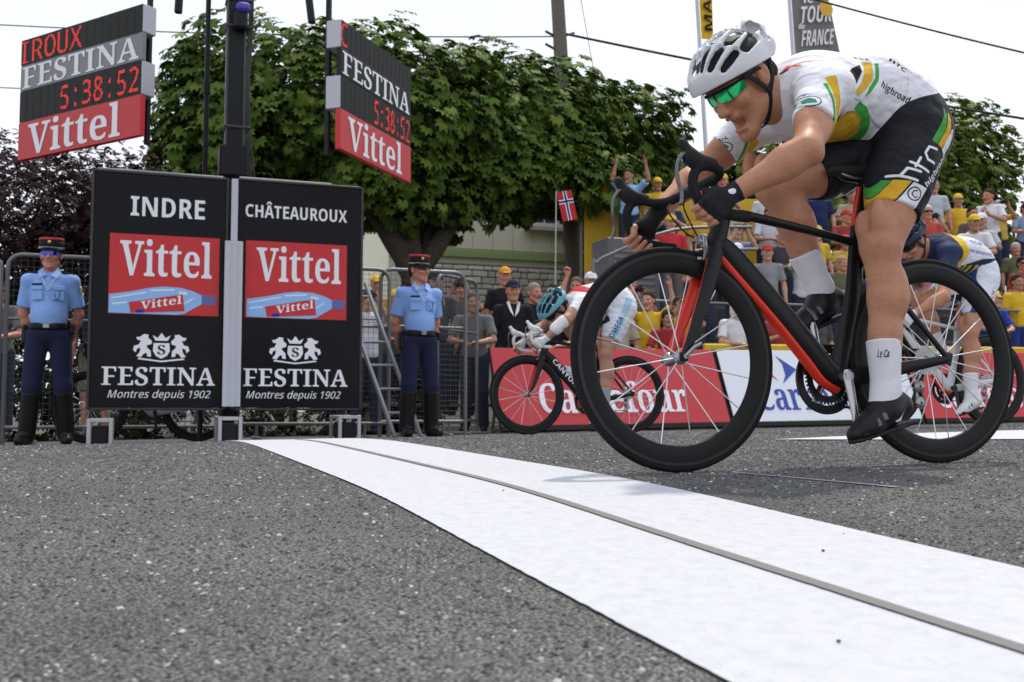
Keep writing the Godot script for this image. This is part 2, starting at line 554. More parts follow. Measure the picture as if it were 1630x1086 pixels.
func field(b: Buf, prims: Array, cell: float, has_uv := false) -> Buf:
	var lo := Vector3(1e9, 1e9, 1e9)
	var hi := -lo
	var boxes := []
	for p in prims:
		var l: Vector3
		var g: Vector3
		if p.t == 0:
			var r := Vector3.ONE * maxf(p.ra, p.rb)
			l = p.a.min(p.b) - r
			g = p.a.max(p.b) + r
		elif p.t == 3:
			boxes.append(null)
			continue
		else:
			var w: Vector3 = p.r + (Vector3.ONE * p.rad if p.t == 2 else Vector3.ZERO)
			var e: Vector3 = (p.b.x * w.x).abs() + (p.b.y * w.y).abs() + (p.b.z * w.z).abs()
			l = p.a - e
			g = p.a + e
		var pad: Vector3 = Vector3.ONE * (p.k * 1.0 + cell * 2.2)
		boxes.append([l - pad, g + pad])
		if p.op == 0:
			lo = lo.min(l)
			hi = hi.max(g)
	lo -= Vector3.ONE * cell * 2.5
	hi += Vector3.ONE * cell * 2.5
	var nx := int(ceil((hi.x - lo.x) / cell)) + 1
	var ny := int(ceil((hi.y - lo.y) / cell)) + 1
	var nz := int(ceil((hi.z - lo.z) / cell)) + 1
	var F := PackedFloat32Array()
	F.resize(nx * ny * nz)
	F.fill(1.0)
	for q in prims.size():
		var p: Dictionary = prims[q]
		var x0 := 0
		var y0 := 0
		var z0 := 0
		var x1 := nx - 1
		var y1 := ny - 1
		var z1 := nz - 1
		if boxes[q] != null:
			var l: Vector3 = (boxes[q][0] - lo) / cell
			var g: Vector3 = (boxes[q][1] - lo) / cell
			x0 = maxi(0, int(l.x))
			y0 = maxi(0, int(l.y))
			z0 = maxi(0, int(l.z))
			x1 = mini(nx - 1, int(g.x) + 1)
			y1 = mini(ny - 1, int(g.y) + 1)
			z1 = mini(nz - 1, int(g.z) + 1)
		var t: int = p.t
		var k: float = maxf(p.k, 1e-5)
		var op: int = p.op
		var a: Vector3 = p.a
		var ba := Vector3.ZERO
		var ib := 0.0
		var ra := 0.0
		var dr := 0.0
		var clip := Vector3.ZERO
		var has_clip := false
		var bs := Basis()
		var r := Vector3.ONE
		var rad := 0.0
		var pb := Vector3.ZERO
		if t == 0:
			pb = p.b
			ba = pb - a
			ib = 1.0 / maxf(ba.length_squared(), 1e-9)
			ra = p.ra
			dr = p.rb - p.ra
			if p.has("clip"):
				has_clip = true
				clip = p.clip
		elif t == 3:
			clip = p.n
		else:
			bs = p.b.transposed()
			r = p.r
			if t == 2: rad = p.rad
		var ir := Vector3(1 / r.x, 1 / r.y, 1 / r.z)
		for z in range(z0, z1 + 1):
			for y in range(y0, y1 + 1):
				var at0 := (z * ny + y) * nx
				for x in range(x0, x1 + 1):
					var w := lo + Vector3(x, y, z) * cell - a
					var d: float
					if t == 0:
						var h := clampf(w.dot(ba) * ib, 0.0, 1.0)
						d = (w - ba * h).length() - ra - dr * h
						if has_clip:
							d = maxf(d, (w - ba).dot(clip))
					elif t == 1:
						var e := bs * w * ir
						var k0 := e.length()
						var k1 := (e * ir).length()
						d = k0 * (k0 - 1.0) / k1 if k1 > 1e-6 else -0.05
					elif t == 2:
						var e := (bs * w).abs() - r
						d = e.max(Vector3.ZERO).length() + minf(maxf(e.x, maxf(e.y, e.z)), 0.0) - rad
					else:
						d = w.dot(clip)
					var f := F[at0 + x]
					if op == 0:
						var h := k - absf(f - d)
						F[at0 + x] = (minf(f, d) - h * h * 0.25 / k) if h > 0 else minf(f, d)
					else:
						if op == -1: d = -d
						var h := k - absf(f - d)
						F[at0 + x] = (maxf(f, d) + h * h * 0.25 / k) if h > 0 else maxf(f, d)
	# surface nets
	var ids := {}
	var sx := 1
	var sy := nx
	var sz := nx * ny
	var lim := cell * 1.9
	var off := [0, sx, sy, sx + sy, sz, sx + sz, sy + sz, sx + sy + sz]
	var edges := [0, 1, 0, 2, 0, 4, 1, 3, 1, 5, 2, 3, 2, 6, 3, 7, 4, 5, 4, 6, 5, 7, 6, 7]
	var corner := [Vector3(0, 0, 0), Vector3(1, 0, 0), Vector3(0, 1, 0), Vector3(1, 1, 0), Vector3(0, 0, 1), Vector3(1, 0, 1), Vector3(0, 1, 1), Vector3(1, 1, 1)]
	var vals := [0.0, 0.0, 0.0, 0.0, 0.0, 0.0, 0.0, 0.0]

	for z in range(0, nz - 1):
		for y in range(0, ny - 1):
			var row := (z * ny + y) * nx
			for x in range(0, nx - 1):
				if absf(F[row + x]) > lim:
					continue
				var i0 := row + x
				var neg := 0
				for c in 8:
					var f := F[i0 + off[c]]
					vals[c] = f
					if f < 0: neg += 1
				if neg == 0 or neg == 8:
					continue
				var s := Vector3.ZERO
				var m := 0
				for e in range(0, 24, 2):
					var fa: float = vals[edges[e]]
					var fb: float = vals[edges[e + 1]]
					if (fa < 0) != (fb < 0):
						var ca: Vector3 = corner[edges[e]]
						s += ca + (corner[edges[e + 1]] - ca) * (fa / (fa - fb))
						m += 1
				s /= m
				var v0: float = vals[0]
				var v1: float = vals[1]
				var v2: float = vals[2]
				var v3: float = vals[3]
				var v4: float = vals[4]
				var v5: float = vals[5]
				var v6: float = vals[6]
				var v7: float = vals[7]
				var gx := lerpf(lerpf(v1 - v0, v3 - v2, s.y), lerpf(v5 - v4, v7 - v6, s.y), s.z)
				var gy := lerpf(lerpf(v2 - v0, v3 - v1, s.x), lerpf(v6 - v4, v7 - v5, s.x), s.z)
				var gz := lerpf(lerpf(v4 - v0, v5 - v1, s.x), lerpf(v6 - v2, v7 - v3, s.x), s.y)
				var pos := lo + (Vector3(x, y, z) + s) * cell
				ids[i0] = b.add(pos, Vector3(gx, gy, gz).normalized(), side_uv(pos) if has_uv else Vector2.ZERO)
	for i0 in ids:
		var f := F[i0] < 0
		if f != (F[i0 + sx] < 0): _net(b, ids, i0, sy, sz, f)
		if f != (F[i0 + sy] < 0): _net(b, ids, i0, sz, sx, f)
		if f != (F[i0 + sz] < 0): _net(b, ids, i0, sx, sy, f)
	return b
func _net(b: Buf, ids: Dictionary, i0: int, da: int, db: int, f: bool) -> void:
	var p0 = ids.get(i0)
	var p1 = ids.get(i0 - da)
	var p2 = ids.get(i0 - da - db)
	var p3 = ids.get(i0 - db)
	if p1 == null or p2 == null or p3 == null:
		return
	if f:
		b.tri(p0, p2, p1)
		b.tri(p0, p3, p2)
	else:
		b.tri(p0, p1, p2)
		b.tri(p0, p2, p3)

# ---------- pictures: polygons, strokes and lettering drawn into an Image
func fill_poly(im: Image, pts: Array, c: Color) -> void:
	var y0 := 1e9
	var y1 := -1e9
	for p in pts:
		y0 = minf(y0, p.y)
		y1 = maxf(y1, p.y)
	for y in range(maxi(0, int(y0)), mini(im.get_height() - 1, int(y1)) + 1):
		var xs := []
		var fy := y + 0.5
		for k in pts.size():
			var p: Vector2 = pts[k]
			var q: Vector2 = pts[(k + 1) % pts.size()]
			if (p.y <= fy) != (q.y <= fy):
				xs.append(p.x + (fy - p.y) / (q.y - p.y) * (q.x - p.x))
		xs.sort()
		for k in range(0, xs.size() - 1, 2):
			var a := maxi(0, int(round(xs[k])))
			var e := mini(im.get_width(), int(round(xs[k + 1])))
			if e > a:
				im.fill_rect(Rect2i(a, y, e - a, 1), c)
func stroke(im: Image, pts: Array, w: float, c: Color) -> void:
	for k in pts.size() - 1:
		var p: Vector2 = pts[k]
		var q: Vector2 = pts[k + 1]
		var s := (q - p).normalized().orthogonal() * w * 0.5
		fill_poly(im, [p + s, q + s, q - s, p - s], c)
	for p in pts:
		var ring := []
		for j in 10:
			ring.append(p + Vector2.from_angle(TAU * j / 10) * w * 0.5)
		fill_poly(im, ring, c)
func font(kind: String) -> Font:
	if not tex.has("font_" + kind):
		var f := SystemFont.new()
		f.font_names = PackedStringArray(["Droid Sans Mono" if kind.begins_with("mono") else "Droid Serif" if kind.begins_with("serif") else "Droid Sans"])
		f.font_weight = 700 if kind.ends_with("bold") else 400
		tex["font_" + kind] = f
	return tex["font_" + kind]
func text_mesh(s: String, kind: String, height: float, depth := 0.003, size := 64) -> TextMesh:
	var t := TextMesh.new()
	t.text = s
	t.font = font(kind)
	t.font_size = size
	t.pixel_size = height / size
	t.depth = depth
	t.curve_step = 2.0
	return t
func text_tris(s: String, kind: String) -> Array:
	# flat triangles of the lettering, scaled to capital height 1, left edge and base line at 0
	var key := "tt_" + kind + s
	if not tex.has(key):
		var t := text_mesh(s, kind, 1.0, 0.0)
		t.horizontal_alignment = HORIZONTAL_ALIGNMENT_LEFT
		t.vertical_alignment = VERTICAL_ALIGNMENT_BOTTOM
		var a := t.get_mesh_arrays()
		var vs: PackedVector3Array = a[Mesh.ARRAY_VERTEX]
		var ns: PackedVector3Array = a[Mesh.ARRAY_NORMAL]
		var ix = a[Mesh.ARRAY_INDEX]
		var idx: PackedInt32Array = ix if ix != null else PackedInt32Array(range(vs.size()))
		var lo := Vector2(1e9, 1e9)
		var hi := -lo
		var out := []
		for k in range(0, idx.size() - 2, 3):
			if ns[idx[k]].z < 0.5: continue
			for j in 3:
				var p := Vector2(vs[idx[k + j]].x, vs[idx[k + j]].y)
				lo = lo.min(p)
				hi = hi.max(p)
				out.append(p)
		tex[key] = [out, lo, hi]
	return tex[key]
func letter(im: Image, s: String, kind: String, o: Vector2, wide: float, high: float, ang: float, c: Color, shear := 0.0) -> void:
	# o: top left corner of the lettering before it is turned by ang
	var tt := text_tris(s, kind)
	var lo: Vector2 = tt[1]
	var sc: Vector2 = tt[2] - tt[1]
	var pts: Array = tt[0]
	for k in range(0, pts.size(), 3):
		var w := []
		for j in 3:
			var p: Vector2 = (pts[k + j] - lo) / sc
			w.append(o + Vector2(p.x * wide + p.y * shear * high, (1.0 - p.y) * high).rotated(ang))
		fill_poly(im, w, c)
func text_on(parent: Node, called: String, s: String, kind: String, m: Material, o: Vector3, right: Vector3, up: Vector3, wide: float, high: float, thick := 0.002, shear := 0.0) -> MeshInstance3D:
	# lettering as a thin raised mesh whose lower left corner is o
	var tt := text_tris(s, kind)
	var lo: Vector2 = tt[1]
	var sc: Vector2 = tt[2] - tt[1]
	var nn := right.cross(up).normalized()
	var b := Buf.new()
	var pts: Array = tt[0]
	for k in range(0, pts.size(), 3):
		var w := []
		for j in 3:
			var p: Vector2 = (pts[k + j] - lo) / sc
			w.append(o + right * (p.x * wide + p.y * shear * high) + up * p.y * high + nn * thick)
		if (w[1] - w[0]).cross(w[2] - w[0]).dot(nn) > 0:
			b.flat(w[0], w[1], w[2])
		else:
			b.flat(w[0], w[2], w[1])
	return part(called, b, m, parent)

# ---------- materials
func lin(r: float, g: float, b: float) -> Color:
	return Color(r, g, b).linear_to_srgb()
func noise(key: String, freq: float, normal: bool, strength := 4.0, size := 512, kind := FastNoiseLite.TYPE_SIMPLEX_SMOOTH, oct := 4, ramp = null) -> NoiseTexture2D:
	if not tex.has(key):
		var f := FastNoiseLite.new()
		f.noise_type = kind
		f.frequency = freq
		f.fractal_octaves = oct
		f.seed = 7 + tex.size()
		var t := NoiseTexture2D.new()
		t.width = size
		t.height = size
		t.seamless = true
		t.noise = f
		t.as_normal_map = normal
		t.bump_strength = strength
		t.generate_mipmaps = false
		if ramp != null:
			var g := Gradient.new()
			g.offsets = PackedFloat32Array(ramp[0])
			g.colors = PackedColorArray(ramp[1])
			t.color_ramp = g
		tex[key] = t
	return tex[key]
func mat(key: String, col := Color(0.5, 0.5, 0.5), rough := 0.7, metal := 0.0) -> StandardMaterial3D:
	# col is a real-world (linear) base colour
	if mats.has(key):
		return mats[key]
	var m := StandardMaterial3D.new()
	m.albedo_color = col.linear_to_srgb()
	m.roughness = rough
	m.metallic = metal
	m.cull_mode = BaseMaterial3D.CULL_DISABLED
	if metal == 0.0 and col.get_luminance() < 0.05: m.metallic_specular = 0.3
	mats[key] = m
	return m
func cloth(key: String, col: Color, scale := 60.0, bump := 0.5) -> StandardMaterial3D:
	if mats.has(key):
		return mats[key]
	var m := mat(key, col, 0.88)
	m.normal_enabled = true
	m.normal_texture = noise("fold", 0.012, true, 7.0)
	m.normal_scale = bump
	m.uv1_triplanar = true
	m.uv1_scale = Vector3.ONE * 3.0
	m.rim_enabled = true
	m.rim = 0.25
	return m
func skin(key: String, col: Color) -> StandardMaterial3D:
	if mats.has(key):
		return mats[key]
	var m := mat(key, Color(1, 1, 1), 0.5)
	m.albedo_color = col.linear_to_srgb()
	m.albedo_texture = noise("blotch", 0.02, false, 1.0, 256, FastNoiseLite.TYPE_SIMPLEX_SMOOTH, 4, [[0.2, 0.5, 0.8], [Color(0.95, 0.91, 0.89), Color(1, 1, 1), Color(1, 0.97, 0.95)]])
	m.uv1_triplanar = true
	m.uv1_scale = Vector3.ONE * 6.0
	m.normal_enabled = true
	m.normal_texture = noise("pores", 0.09, true, 5.0, 512, FastNoiseLite.TYPE_SIMPLEX_SMOOTH, 5)
	m.normal_scale = 0.35
	m.subsurf_scatter_enabled = true
	m.subsurf_scatter_strength = 0.05
	return m

# ---------- racing bicycles; x forward from below the rear hub, y up, z to the rider's right
func bike_frame(u_rear: float, u_front: float, v: float, lean_deg: float) -> Transform3D:
	var r0 := at(u_rear, v)
	var f := (at(u_front, v) - r0).normalized()
	var up := (Vector3.UP - f * f.y).normalized()
	var rt := f.cross(up)
	var l := deg_to_rad(lean_deg)
	var up2 := up * cos(l) + rt * sin(l)
	return Transform3D(Basis(f, up2, f.cross(up2)), r0)

func make_wheel(parent: Node3D, x: float, c: Dictionary, rear: bool, spoke_count: int, turn: float) -> void:
	var w := Node3D.new()
	w.name = "wheel"
	parent.add_child(w, true)
	w.position = Vector3(x, 0.335, 0)
	w.rotation.z = turn
	var key := "wheel%s" % [rear]
	if not tex.has(key):
		var ty := []
		for k in 16:
			var g := TAU * k / 16.0
			ty.append(Vector2(0.3235 + 0.0115 * cos(g), -0.0118 * sin(g)))
		tex[key] = Buf.new().lathe(ty, Transform3D(), 96, true).mesh()
		var d := 0.256
		tex[key + "rim"] = Buf.new().lathe([Vector2(0.319, -0.0095), Vector2(0.316, -0.0118), Vector2(0.307, -0.0125), Vector2(0.29, -0.0135), Vector2(0.272, -0.0115), Vector2(0.260, -0.006), Vector2(d, 0.0), Vector2(0.260, 0.006), Vector2(0.272, 0.0115), Vector2(0.29, 0.0135), Vector2(0.307, 0.0125), Vector2(0.316, 0.0118), Vector2(0.319, 0.0095)], Transform3D(), 96).mesh()
		tex[key + "track"] = Buf.new().lathe([Vector2(0.3065, -0.0131), Vector2(0.3165, -0.0123)], Transform3D(), 96).lathe([Vector2(0.3165, 0.0123), Vector2(0.3065, 0.0131)], Transform3D(), 96).mesh()
		var hw := 0.035 if not rear else 0.036
		tex[key + "hub"] = Buf.new().lathe([Vector2(0.004, -0.052), Vector2(0.0095, -0.052), Vector2(0.0095, -0.043), Vector2(0.013, -0.041), Vector2(0.015, -hw - 0.002), Vector2(0.022, -hw), Vector2(0.022, -hw + 0.004), Vector2(0.013, -hw + 0.009), Vector2(0.0105, 0), Vector2(0.013, hw - 0.009), Vector2(0.022, hw - 0.004), Vector2(0.022, hw), Vector2(0.015, hw + 0.002), Vector2(0.013, 0.041), Vector2(0.0095, 0.043), Vector2(0.0095, 0.052), Vector2(0.004, 0.052)], Transform3D(), 24).mesh()
		tex[key + "spoke"] = Buf.new().loft([Vector3(0, 0.019, 0), Vector3(0, 0.262, 0)], [0.0011], [0.0022], Vector3(1, 0, 0), 6).mesh()
	mi("tyre", tex[key], c.tyre, w)
	mi("rim", tex[key + "rim"], c.rim, w)
	mi("brake_track", tex[key + "track"], c.track, w)
	mi("hub", tex[key + "hub"], c.hub, w)
	for k in spoke_count:
		var g := TAU * k / spoke_count
		var side := 1.0 if k % 2 == 0 else -1.0
		var tilt := 0.20 * (1.0 if k % 4 < 2 else -1.0) if rear else 0.0
		var bs := Basis(Vector3(0, 0, 1), g) * Basis(Vector3(1, 0, 0), -side * 0.135) * Basis(Vector3(0, 0, 1), tilt * 0.3)
		mi("spoke", tex[key + "spoke"], c.spoke, w, Transform3D(bs, Vector3(0, 0, side * 0.035)))
	var vb := Buf.new().tube([Vector3(0.259, 0, 0), Vector3(0.214, 0, 0)], 0.003, 8).tube([Vector3(0.222, 0, 0), Vector3(0.212, 0, 0)], 0.0042, 8)
	part("valve", vb, c.hub, w)

func make_bike(root: Node3D, c: Dictionary) -> void:
	var fh: float = c.get("front_hub", 0.938)
	var bb := Vector3(0.375, 0.277, 0)
	make_wheel(root, -0.012, c, true, 20, 0.1)
	make_wheel(root, fh, c, false, 16, 0.23)
	var Z := Vector3(0, 0, 1)
	# frame
	var b := Buf.new()
	var ht := Vector3(0.742, 0.805, 0)
	var hb := Vector3(0.786, 0.672, 0)
	b.loft(curve([ht, ht.lerp(hb, 0.5) + Vector3(-0.004, 0, 0), hb], 4), [0.024, 0.024, 0.026, 0.028, 0.029, 0.03, 0.031, 0.032, 0.032], [0.021, 0.02, 0.019, 0.019, 0.02, 0.021, 0.023, 0.025, 0.026], Z, 18)
	b.loft(curve([Vector3(0.765, 0.685, 0), Vector3(0.69, 0.61, 0), Vector3(0.55, 0.462, 0), Vector3(0.455, 0.355, 0), Vector3(0.40, 0.292, 0), Vector3(0.352, 0.27, 0)], 5), [0.03, 0.034, 0.037, 0.039, 0.04, 0.04, 0.04, 0.041, 0.041, 0.041, 0.041, 0.041, 0.041, 0.041, 0.041, 0.041, 0.041, 0.041, 0.04, 0.04, 0.039, 0.038, 0.036, 0.035, 0.032, 0.03], [0.023, 0.023, 0.022, 0.022, 0.021, 0.021, 0.021, 0.021, 0.022, 0.022, 0.022, 0.023, 0.024, 0.025, 0.026, 0.027, 0.029, 0.031, 0.033, 0.034, 0.035, 0.035, 0.034, 0.033, 0.03, 0.028], Z, 18)
	b.loft(curve([Vector3(0.752, 0.782, 0), Vector3(0.66, 0.778, 0), Vector3(0.44, 0.744, 0), Vector3(0.27, 0.712, 0)], 5), [0.022, 0.02, 0.019, 0.018, 0.017, 0.016, 0.015, 0.015, 0.014, 0.014, 0.013, 0.013, 0.013, 0.013, 0.014, 0.015], [0.017, 0.017, 0.017, 0.016, 0.016, 0.016, 0.015, 0.015, 0.014, 0.014, 0.014, 0.013, 0.013, 0.013, 0.013, 0.013], Z, 16)
	b.loft(curve([Vector3(0.37, 0.29, 0), Vector3(0.322, 0.42, 0), Vector3(0.283, 0.56, 0), Vector3(0.262, 0.70, 0), Vector3(0.25, 0.765, 0)], 4), [0.036, 0.034, 0.033, 0.032, 0.032, 0.031, 0.03, 0.03, 0.03, 0.03, 0.029, 0.028, 0.028, 0.027, 0.026, 0.026, 0.025], [0.026, 0.022, 0.018, 0.016, 0.014, 0.0135, 0.013, 0.013], Z, 16)
	b.lathe([Vector2(0.001, -0.034), Vector2(0.024, -0.034), Vector2(0.026, -0.03), Vector2(0.026, 0.03), Vector2(0.024, 0.034), Vector2(0.001, 0.034)], xf(bb), 24)
	for s in [-1.0, 1.0]:
		b.loft(curve([Vector3(0.36, 0.272, 0.028 * s), Vector3(0.29, 0.283, 0.037 * s), Vector3(0.14, 0.307, 0.058 * s), Vector3(-0.012, 0.332, 0.066 * s)], 4), [0.022, 0.024, 0.026, 0.027, 0.027, 0.026, 0.024, 0.022, 0.02, 0.018, 0.016, 0.014, 0.012], [0.012, 0.012, 0.011, 0.01, 0.009, 0.008, 0.007], Z, 12)
		b.loft(curve([Vector3(0.262, 0.665, 0.012 * s), Vector3(0.19, 0.585, 0.03 * s), Vector3(0.09, 0.46, 0.052 * s), Vector3(-0.008, 0.338, 0.066 * s)], 4), [0.014, 0.013, 0.012, 0.0115, 0.011, 0.0105, 0.01, 0.01, 0.01, 0.01, 0.01, 0.01, 0.01], [0.008, 0.008, 0.0075, 0.007], Z, 12)
		b.box(Transform3D(Basis(Z, 0.3), Vector3(-0.012, 0.333, 0.066 * s)), Vector3(0.034, 0.04, 0.006), 0.002)
	var fr := part("frame", b, c.frame, root)
	# accent stripe under the down tube and on the seat post
	var st := Buf.new()
	var sp := []
	for p in curve([Vector3(0.772, 0.648, 0), Vector3(0.712, 0.582, 0), Vector3(0.575, 0.436, 0), Vector3(0.48, 0.328, 0), Vector3(0.428, 0.268, 0), Vector3(0.375, 0.238, 0)], 5):
		sp.append(p)
	st.loft(sp, [0.010, 0.0115, 0.0125, 0.013, 0.013, 0.013], [0.0165, 0.0165, 0.017, 0.017, 0.0175, 0.018, 0.019, 0.02, 0.021, 0.022], Z, 12)
	part("stripe", st, c.get("stripe", c.accent), fr)
	# seat post and saddle
	var post := Buf.new().loft([Vector3(0.252, 0.75, 0), Vector3(0.228, 0.84, 0), Vector3(0.21, 0.915, 0)], [0.021], [0.0105], Z, 14)
	post.box(Transform3D(Basis(Z, 0.05), Vector3(0.2, 0.918, 0)), Vector3(0.05, 0.016, 0.036), 0.004)
	var pn := part("seat_post", post, c.frame, root)
	part("stripe", Buf.new().loft([Vector3(0.272, 0.765, 0), Vector3(0.2475, 0.855, 0), Vector3(0.2365, 0.895, 0)], [0.006], [0.0085], Z, 10), c.accent, pn)
	var sd := Buf.new()
	field(sd, [cap(Vector3(0.34, 0.945, 0), Vector3(0.20, 0.948, 0), 0.018, 0.026, 0.03), ell(Vector3(0.10, 0.955, 0), Vector3(0.055, 0.02, 0.068), 0.05), cap(Vector3(0.2, 0.948, 0), Vector3(0.1, 0.957, 0), 0.024, 0.024, 0.03)], 0.009)
	var sn := part("saddle", sd, c.saddle, root)
	var rl := Buf.new()
	for s in [-1.0, 1.0]:
		rl.tube(curve([Vector3(0.32, 0.94, 0.008 * s), Vector3(0.27, 0.922, 0.02 * s), Vector3(0.14, 0.922, 0.022 * s), Vector3(0.075, 0.945, 0.03 * s)], 4), 0.0035, 6)
	part("rail", rl, c.hub, sn)
	# fork
	var fk := Buf.new()
	fk.loft([Vector3(0.787, 0.69, 0), Vector3(0.797, 0.655, 0)], [0.03, 0.028], [0.027, 0.033], Z, 16)
	var red := Buf.new()
	for s in [-1.0, 1.0]:
		var path := curve([Vector3(0.796, 0.665, 0.026 * s), Vector3(0.812, 0.615, 0.036 * s), Vector3(0.85, 0.52, 0.043 * s), Vector3(fh - 0.035, 0.4, 0.049 * s), Vector3(fh, 0.335, 0.052 * s)], 5)
		fk.loft(path, [0.026, 0.026, 0.026, 0.026, 0.026, 0.025, 0.025, 0.024, 0.024, 0.023, 0.022, 0.021, 0.02, 0.019, 0.017, 0.016, 0.015, 0.014, 0.013, 0.012, 0.011], [0.011, 0.0105, 0.01, 0.0095, 0.009, 0.0088, 0.0085, 0.008, 0.008, 0.0078, 0.0075, 0.0075, 0.007], Z, 12)
		var inner := []
		for k in range(2, path.size()):
			inner.append(path[k] + Vector3(0.003, 0, -0.0045 * s))
		red.loft(inner, [0.0225, 0.0225, 0.0225, 0.022, 0.0215, 0.021, 0.021, 0.02, 0.019, 0.018, 0.018, 0.017, 0.016, 0.015, 0.014, 0.013, 0.012, 0.011, 0.01], [0.006], Z, 12)
		fk.box(xf(Vector3(fh, 0.335, 0.0535 * s)), Vector3(0.03, 0.026, 0.006), 0.003)
	var fkn := part("fork", fk, c.frame, root)
	part("inner_blade", red, c.accent, fkn)
	part("quick_release", Buf.new().tube([Vector3(fh, 0.335, -0.066), Vector3(fh, 0.335, 0.066)], 0.007, 10).loft([Vector3(fh, 0.335, -0.066), Vector3(fh - 0.025, 0.36, -0.072), Vector3(fh - 0.05, 0.373, -0.07)], [0.006], [0.003], Z, 8), c.hub, fkn)
	# stem and bar
	part("stem", Buf.new().loft([Vector3(0.728, 0.842, 0), Vector3(0.745, 0.79, 0)], [0.018], [0.018], Z, 14).loft([Vector3(0.73, 0.828, 0), Vector3(0.845, 0.846, 0)], [0.018, 0.016], [0.016, 0.017], Z, 14).tube([Vector3(0.853, 0.848, -0.024), Vector3(0.853, 0.848, 0.024)], 0.021, 14), c.bar, root)
	var bar := Buf.new()
	var line := []
	for s in [-1.0, 1.0]:
		var pts := [Vector3(0.853, 0.848, 0), Vector3(0.853, 0.848, 0.09 * s), Vector3(0.856, 0.85, 0.155 * s), Vector3(0.878, 0.855, 0.195 * s), Vector3(0.92, 0.862, 0.207 * s), Vector3(0.956, 0.848, 0.208 * s), Vector3(0.972, 0.808, 0.209 * s), Vector3(0.958, 0.762, 0.211 * s), Vector3(0.918, 0.732, 0.213 * s), Vector3(0.862, 0.72, 0.215 * s), Vector3(0.80, 0.716, 0.217 * s)]
		bar.loft(curve(pts, 4), [0.0155, 0.0155, 0.015, 0.0145], [0.0155, 0.0155, 0.015, 0.0145], Vector3(0.1, 0.3, 0.9), 12)
	part("handlebar", bar, c.tape, root)
	for s in [-1.0, 1.0]:
		var hd := Buf.new()
		field(hd, [cap(Vector3(0.905, 0.868, 0.208 * s), Vector3(0.972, 0.885, 0.208 * s), 0.017, 0.016, 0.02), cap(Vector3(0.965, 0.88, 0.208 * s), Vector3(0.998, 0.922, 0.206 * s), 0.0165, 0.0145, 0.02), cap(Vector3(0.955, 0.858, 0.208 * s), Vector3(0.978, 0.88, 0.208 * s), 0.016, 0.016, 0.02)], 0.006)
		var hn := part("brake_hood", hd, c.hood, root)
		part("brake_lever", Buf.new().loft(curve([Vector3(0.992, 0.895, 0.207 * s), Vector3(1.015, 0.865, 0.207 * s), Vector3(1.02, 0.82, 0.21 * s), Vector3(1.012, 0.775, 0.216 * s), Vector3(1.02, 0.74, 0.223 * s)], 4), [0.007, 0.007, 0.0065, 0.006, 0.0055, 0.005], [0.011, 0.011, 0.01, 0.009, 0.008, 0.008], Z, 10), c.lever, hn)
	# cables
	var cb := Buf.new()
	cb.tube(curve([Vector3(0.87, 0.83, -0.1), Vector3(0.90, 0.80, -0.03), Vector3(0.86, 0.74, 0.0), Vector3(0.83, 0.70, 0.01)], 6), 0.0026, 6)
	cb.tube(curve([Vector3(0.87, 0.83, 0.1), Vector3(0.91, 0.79, 0.05), Vector3(0.85, 0.72, 0.04), Vector3(0.77, 0.70, 0.025)], 6), 0.0026, 6)
	part("cable", cb, c.tape, root)
	# brakes
	for e in [[Vector3(0.822, 0.685, 0), 0.0], [Vector3(0.215, 0.64, 0), 0.35]]:
		var cl := Buf.new()
		var o: Vector3 = e[0]
		cl.box(Transform3D(Basis(Z, e[1]), o + Vector3(0.005, 0.012, 0)), Vector3(0.03, 0.03, 0.036), 0.007)
		for s in [-1.0, 1.0]:
			cl.loft(curve([o + Vector3(0.012, 0.016, 0.006 * s), o + Vector3(0.016, 0.012, 0.034 * s), o + Vector3(0.016, -0.02, 0.036 * s), o + Vector3(0.012, -0.052, 0.022 * s)], 3), [0.009, 0.009, 0.008, 0.008], [0.006], Z, 8)
		cl.box(xf(o + Vector3(0.012, -0.05, 0.017)), Vector3(0.045, 0.011, 0.008), 0.002)
		cl.box(xf(o + Vector3(0.012, -0.05, -0.017)), Vector3(0.045, 0.011, 0.008), 0.002)
		part("brake_calliper", cl, c.caliper, root)
	# cranks, rings, chain
	var ca: Vector3 = c.get("crank_v", Vector3(-0.012, -0.171, 0))
	var lp := bb + ca
	var rp := bb - ca
	for s in [-1.0, 1.0]:
		var e := (lp if s < 0 else rp) + Vector3(0, 0, 0.078 * s)
		var o := bb + Vector3(0, 0, 0.062 * s)
		var cr := part("crank", Buf.new().loft([o - (e - o).normalized() * 0.02, o, o.lerp(e, 0.25), o.lerp(e, 0.75), e, e + (e - o).normalized() * 0.014], [0.012, 0.019, 0.0155, 0.0125, 0.0135, 0.007], [0.007, 0.0095, 0.0085, 0.007, 0.007, 0.006], Z, 12), c.crank, root)
		part("spindle", Buf.new().tube([bb + Vector3(0, 0, 0.03 * s), bb + Vector3(0, 0, 0.072 * s)], 0.015, 14), c.crank, cr)
		var pd := Buf.new()
		var pe := e + Vector3(0, 0, 0.05 * s)
		pd.tube([e, pe + Vector3(0, 0, 0.02 * s)], 0.007, 10)
		pd.box(Transform3D(Basis(Z, c.get("left_foot", -0.35) if s < 0 else c.get("right_foot", -0.6)), pe + Vector3(0.0, 0.0, 0)), Vector3(0.085, 0.016, 0.055), 0.005)
		part("pedal", pd, c.tape, root)
	var rg := Buf.new()
